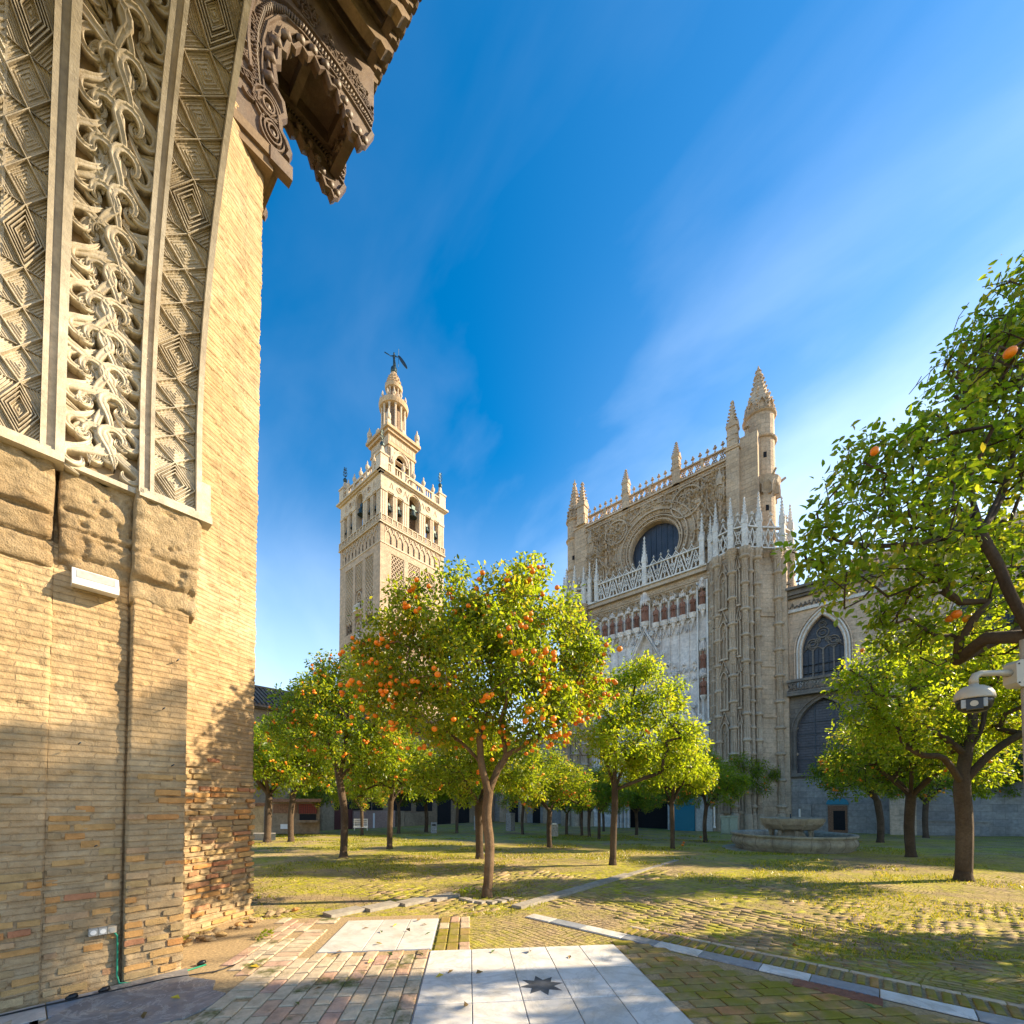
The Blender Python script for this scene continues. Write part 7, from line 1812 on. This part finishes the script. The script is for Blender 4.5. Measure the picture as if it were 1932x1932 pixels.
# white box bin and signs
MT['offwhite'] = plain('grimy_white', (0.36,0.35,0.34), 0.7, var=0.3)
def boxthing(nm, u0, v0, u1, v1, d, th, mat, label, cat, extra=None):
    p = at((u0+u1)/2, v1, d); t_ = thing(nm, (p.x, p.y, p.z), label, cat); stall_at(u0, v0, u1, v1, d, th, mat, 'body', t_)
    if extra:
        for (a, b_, c, e, m_, n_) in extra: stall_at(a, b_, c, e, d-.05, .04, m_, n_, t_)
    return t_
boxthing('white_machine', 813,1552,824,1572,33,.6,MT['offwhite'],'small white cabinet standing before the dark gallery bays','cabinet',[(815,1555,822,1558,MT['black'],'panel')])
boxthing('white_display', 894,1545,901,1566,33,.4,MT['offwhite'],'tall white panel behind the trunks left of the tallest tree','panel',[(894,1540,900,1550,MT['grey_plastic'],'poster')])
boxthing('white_stone', 1040,1555,1053,1578,21,.5,MT['offwhite'],'rounded white marker stone behind the forked trunk right of the tallest tree','stone',[(1042,1553,1050,1556,MT['whitepaint'],'cap')])
boxthing('electric_cabinet', 1360,1541,1392,1573,20.5,.7,MT['greenbox'],'pale green metal cabinet left of the fountain','cabinet',[(1361,1544,1375.5,1571,MT['greenbox'],'door'),(1376.5,1544,1391,1571,MT['greenbox'],'door'),(1359,1539,1393,1541.5,MT['greenbox'],'lid')])
def postthing(u, v0, v1, d, r, mat, label):
    a, c = at(u, v1, d), at(u, v0, d); b = M(); b.tube([(a.x,a.y,a.z),(a.x,a.y,c.z)], r, 8); b.lathe([(r*1.8,a.z),(r*1.8,a.z+.05),(r,a.z+.08)], a.x, a.y, 8); tag(b.build('slim_post', mat, None), label, 'post')
postthing(1348,1522,1562,19.5,.035,MT['whitepaint'],'slim white post beside the pale green cabinet'); postthing(1509,1526,1545,24,.05,MT['whitepaint'],'short white post above the fountain bowl'); postthing(906+2,1530,1563,34,.05,MT['whitepaint'],'white post behind the tallest tree')
b = M(); p = at(963,1563,33); b.box(p.x-.25,p.y-.25,p.z-.2,p.x+.25,p.y+.25,p.z+1.2); tag(b.build('small_sign', MT['offwhite']), 'small white sign standing before the grey wall', 'sign')

# ------------------------------------------------------------------ fountain
fc = (-2.6, 20.0); fbz = G(*fc)-.02
base_pt, dF = gp(1492, 1607); 
def fountain():
    # centre found from the two ends of the rim
    d = 16.6; cxy = at(1491, 1512, d); cx, cy2 = cxy.x, cxy.y; z = G(cx, cy2) - .02
    R_ = 2.42
    fo = thing('fountain', (cx, cy2, z), 'round stone fountain with a wide low basin and a raised bowl', 'fountain')
    fo.scale = (.85, .85, .72)
    b = M(); b.lathe([(R_*1.17,z-.1),(R_*1.17,z+.05),(R_*1.15,z+.06),(R_*1.0,z+.06)], cx, cy2, 40); b.build('step', MT['fountain'], fo)
    b = M(); zr = z + .92
    prof = [(R_*.93,z+.05),(R_*.93,z+.2),(R_*.95,z+.26),(R_*1.0,z+.42),(R_*1.005,z+.56),(R_*.98,z+.7),(R_*.955,z+.74),(R_*.97,z+.78),(R_*1.01,z+.82),(R_*1.01,zr),(R_*.93,zr),(R_*.9,zr-.12),(R_*.9,z+.3)]
    b.lathe(prof, cx, cy2, 64); b.build('basin', MT['fountain'], fo, True)
    for k in range(22):
        a_ = 2*PI*k/22; b = M(); b.rib([(p[0], p[1]) for p in prof[1:10]], .012, lambda a, bb, c: (cx + (a+.004)*math.cos(a_) - c*math.sin(a_), cy2 + (a+.004)*math.sin(a_) + c*math.cos(a_), bb), -.006, .006); b.build('stone_joint', MT['dark_stone'], fo)
    b = M(); b.lathe([(R_*.9,z+.66),(R_*.9,z+.665)], cx, cy2, 40); b.build('water', MT['water'], fo)
    b = M(); b.lathe([(.62,z+.3),(.62,z+.75),(.5,z+.95),(.55,z+1.12),(.75,z+1.18)], cx, cy2, 8, a0=PI/8); b.build('pedestal', MT['fountain'], fo)
    for k in range(8):
        a_ = k*PI/4+PI/8; b = M(); b.lathe([(.08,z+.6),(.05,z+.7),(.07,z+1.0),(.1,z+1.1)], cx+.82*math.cos(a_), cy2+.82*math.sin(a_), 7); b.build('support', MT['fountain'], fo)
    b = M(); b.lathe([(.5,z+1.08),(.8,z+1.1),(1.0,z+1.18),(1.22,z+1.42),(1.3,z+1.62),(1.32,z+1.74),(1.26,z+1.75),(1.15,z+1.6),(.9,z+1.45),(.1,z+1.4)], cx, cy2, 8, a0=PI/8+.2)
    b.build('bowl', MT['fountain'], fo)
    for k in range(8):
        a_ = k*PI/4+PI/8+.2; b = M(); b.rib([(.8,z+1.1),(1.0,z+1.18),(1.22,z+1.42),(1.3,z+1.62),(1.32,z+1.74)], .07, lambda a, bb, c: (cx + a*math.cos(a_) - c*math.sin(a_), cy2 + a*math.sin(a_) + c*math.cos(a_), bb), -.04, .04); b.build('bowl_rib', MT['fountain'], fo)
    b = M(); b.tube([(cx,cy2,z+1.4),(cx,cy2,z+1.95)], .03, 6); b.build('spout', MT['iron'], fo)
fountain()

# ------------------------------------------------------------------ dome camera on its pole
cpos = at(1838, 1320, 3.5); cb = thing('security_camera', (cpos.x+.33, cpos.y+.28, 0), 'cream dome security camera on a bent arm from a pole at the right edge', 'camera')
def F2(a, o=0): return (cpos.x + rx*a - ry*o, cpos.y + ry*a + rx*o)
X0, Y0 = cpos.x, cpos.y; z0 = cpos.z
b = M(); b.lathe([(.122,z0),(.124,z0+.012),(.118,z0+.05),(.098,z0+.085),(.06,z0+.11),(.03,z0+.118),(.028,z0+.14)], X0, Y0, 24); b.build('housing', MT['cctv'], cb, True)
b = M(); b.lathe([(.112,z0+.004),(.112,z0-.03),(.1,z0-.07),(.07,z0-.1),(.03,z0-.11)], X0, Y0, 20); b.build('lens_drum', MT['black'], cb, True)
toc = Vector((-X0, -Y0, 0)).normalized(); sdv = Vector((-toc.y, toc.x, 0))
def fc2(a, b_, c): p = Vector((X0, Y0, 0)) + sdv*a + toc*c; return (p.x, p.y, b_)
b = M(); b.fbox(fc2, -.045, z0-.095, .07, .05, z0-.01, .125); b.build('lens_body', MT['black'], cb)
for q in (-1,1): b = M(); b.fbox(fc2, q*.06-.014, z0-.08, .085, q*.06+.014, z0-.012, .118); b.build('lamp_window', MT['grey_plastic'], cb)
b = M(); b.tube([fc2(0,z0-.05,.12), fc2(0,z0-.05,.13)], .024, 12); b.build('lens', MT['cctv'], cb)
b = M(); p0 = F2(0); p1 = F2(.05); p2 = F2(.34); p3 = F2(.36)
b.tube([(X0,Y0,z0+.13),(X0,Y0,z0+.165),(*F2(.015),z0+.2),(*F2(.06),z0+.218),(*F2(.2),z0+.222),(*F2(.30),z0+.222)], [.03,.029,.027,.025,.024,.03], 12); b.build('arm', MT['cctv'], cb, True)
b = M(); f3 = lambda a, b_, c: (*F2(a, c), b_)
b.prism([(.30,z0+.13),(.33,z0+.10),(.42,z0+.10),(.42,z0+.32),(.34,z0+.32),(.30,z0+.29)], lambda a, b_, c: (*F2(a, c), b_), -.05, .05); b.build('bracket', MT['cctv'], cb)
for dz in (.13,.285): b = M(); b.ball((*F2(.32,-.052), z0+dz), .007, 6, 4); b.build('bolt', MT['iron'], cb)
b = M(); pp = F2(.43); b.tube([(pp[0],pp[1],-.02),(pp[0],pp[1],z0+.5)], .028, 12); b.lathe([(.09,0),(.09,.02),(.035,.03)], pp[0], pp[1], 12); b.build('pole', MT['kerb'], cb)

# ------------------------------------------------------------------ stones round the tallest tree, litter
tb = gp(919, 1693)[0]; rd = random.Random(17)
ts = M()
for k in range(6):
    a_ = -PI/2 + YAW + (k-2.5)*.42; x_, y_ = tb[0]+.42*math.cos(a_), tb[1]+.42*math.sin(a_)
    ts.add([(x_-.11,y_-.07,-.01),(x_+.11,y_-.08,-.01),(x_+.1,y_+.07,-.01),(x_-.1,y_+.08,-.01),(x_-.1,y_-.06,.035),(x_+.1,y_-.07,.04),(x_+.09,y_+.06,.035),(x_-.09,y_+.07,.03)], [(0,3,2,1),(4,5,6,7),(0,1,5,4),(1,2,6,5),(2,3,7,6),(3,0,4,7)])
tag(ts.build('tree_edging', MT['kerb'], None), 'pale stones set in the ground at the foot of the tallest tree', 'edging')
def tuft(nm, c, r, n, h, seed, label, mat=MT['leaf_y']):
    r2 = np.random.default_rng(seed); T_ = np.stack([c[0]+r2.normal(size=n)*r, c[1]+r2.normal(size=n)*r, np.full(n, c[2]+.02)+r2.random(n)*h], 1)
    V, F, A = leaves(T_, 5, .05, seed, .03, True, -.3); o = link(nm, npmesh(nm, V, F, A), mat); return tag(o, label, 'plant')
p = gp(880, 1688)[0]; tuft('weed_clump', p, .10, 40, .10, 3, 'low clump of green weeds at the left foot of the tallest tree')
p = gp(495, 1772)[0]; tuft('weed_clump', p, .04, 9, .06, 4, 'small leafy sprig among the rubble by the brick jamb')
LM = []
for i in range(4):
    b = M(); l_ = .045; b.add([(0,-l_,0),(l_*.4,-.01,.01*(i+1)),(0,l_,.006*i),(-l_*.38,0,.012),(0,0,.002)], [(0,1,4),(1,2,4),(2,3,4),(3,0,4)]); me = b.mesh('fallen_leaf', recalc=False); LM.append(me)
MT['dry'] = plain('dry_leaf', (0.22,0.13,0.04), 0.7); MT['fresh'] = plain('fresh_leaf', (0.10,0.16,0.03), 0.5); MT['yel'] = plain('yellow_leaf', (0.6,0.42,0.03), 0.5)
for i, me in enumerate(LM): me.materials.append(MT[('dry','fresh','yel','dry')[i]])
spots = [(690,1755),(720,1762),(745,1750),(770,1760),(800,1748),(808,1765),(715,1785),(790,1740),(640,1800),(735,1805),(830,1848),(905,1842),(850,1838),(795,1805),(330,1890),(270,1925),(600,1870),(560,1900),(700,1820),(1500,1790),(1540,1872),(1640,1905),(1380,1760),(1000,1800),(1075,1810),(930,1800),(480,1830),(880,1905),(1230,1760),(1290,1725)]
for i, (u_, v_) in enumerate(spots):
    x_, y_, _ = gp(u_, v_)[0]; o = inst(LM[i % 4], 'fallen_leaf', None, (x_, y_, .026), (rd.uniform(-.2,.2), rd.uniform(-.2,.2), rd.uniform(0,6)), (1,1,1)); tag(o, 'small fallen leaf lying on the paving near the camera', 'leaf', 'fallen leaves scattered on the paving')
for u_, v_, l in ((1268+20,1597,'fallen orange lying on the moss beside a thin trunk'), (1322,1581,'fallen orange on the far ground before the green cabinet'), (1290,1592,'fallen orange nearer the camera by the thin trunk')):
    x_, y_, z_ = gp(u_, v_)[0]; o = inst(ORANGE, 'fallen_orange', None, (x_, y_, z_+.06), (0,0,0), (1.4,1.4,1.4)); tag(o, l, 'orange')
# rubble at the foot of the outer jamb
rd = random.Random(23)
STM = []
for i in range(5):
    b = M(); b.ball((0,0,0), .5, 7, 5, .7); b.v = [(x*rd.uniform(.75,1.25), y*rd.uniform(.75,1.25), z*rd.uniform(.7,1.3)) for x, y, z in b.v]; me = b.mesh('rubble_stone'); me.materials.append(MT['corbel'] if i % 2 else MT['brick']); STM.append(me)
for i in range(34):
    t_ = rd.random(); x_ = -6.4 - t_*.75 + rd.uniform(0,.35); y_ = 1.25 + t_*1.2 + rd.uniform(-.05,.5)*(t_*.8+.2); s_ = rd.uniform(.04,.13)
    o = inst(STM[i % 5], 'rubble_stone', None, (x_, y_, s_*.25), (rd.uniform(-.3,.3), rd.uniform(-.3,.3), rd.random()*6), (s_*1.3, s_, s_*.8)); tag(o, 'broken stone lying at the foot of the outer brick jamb', 'stone', 'rubble at the foot of the jamb')
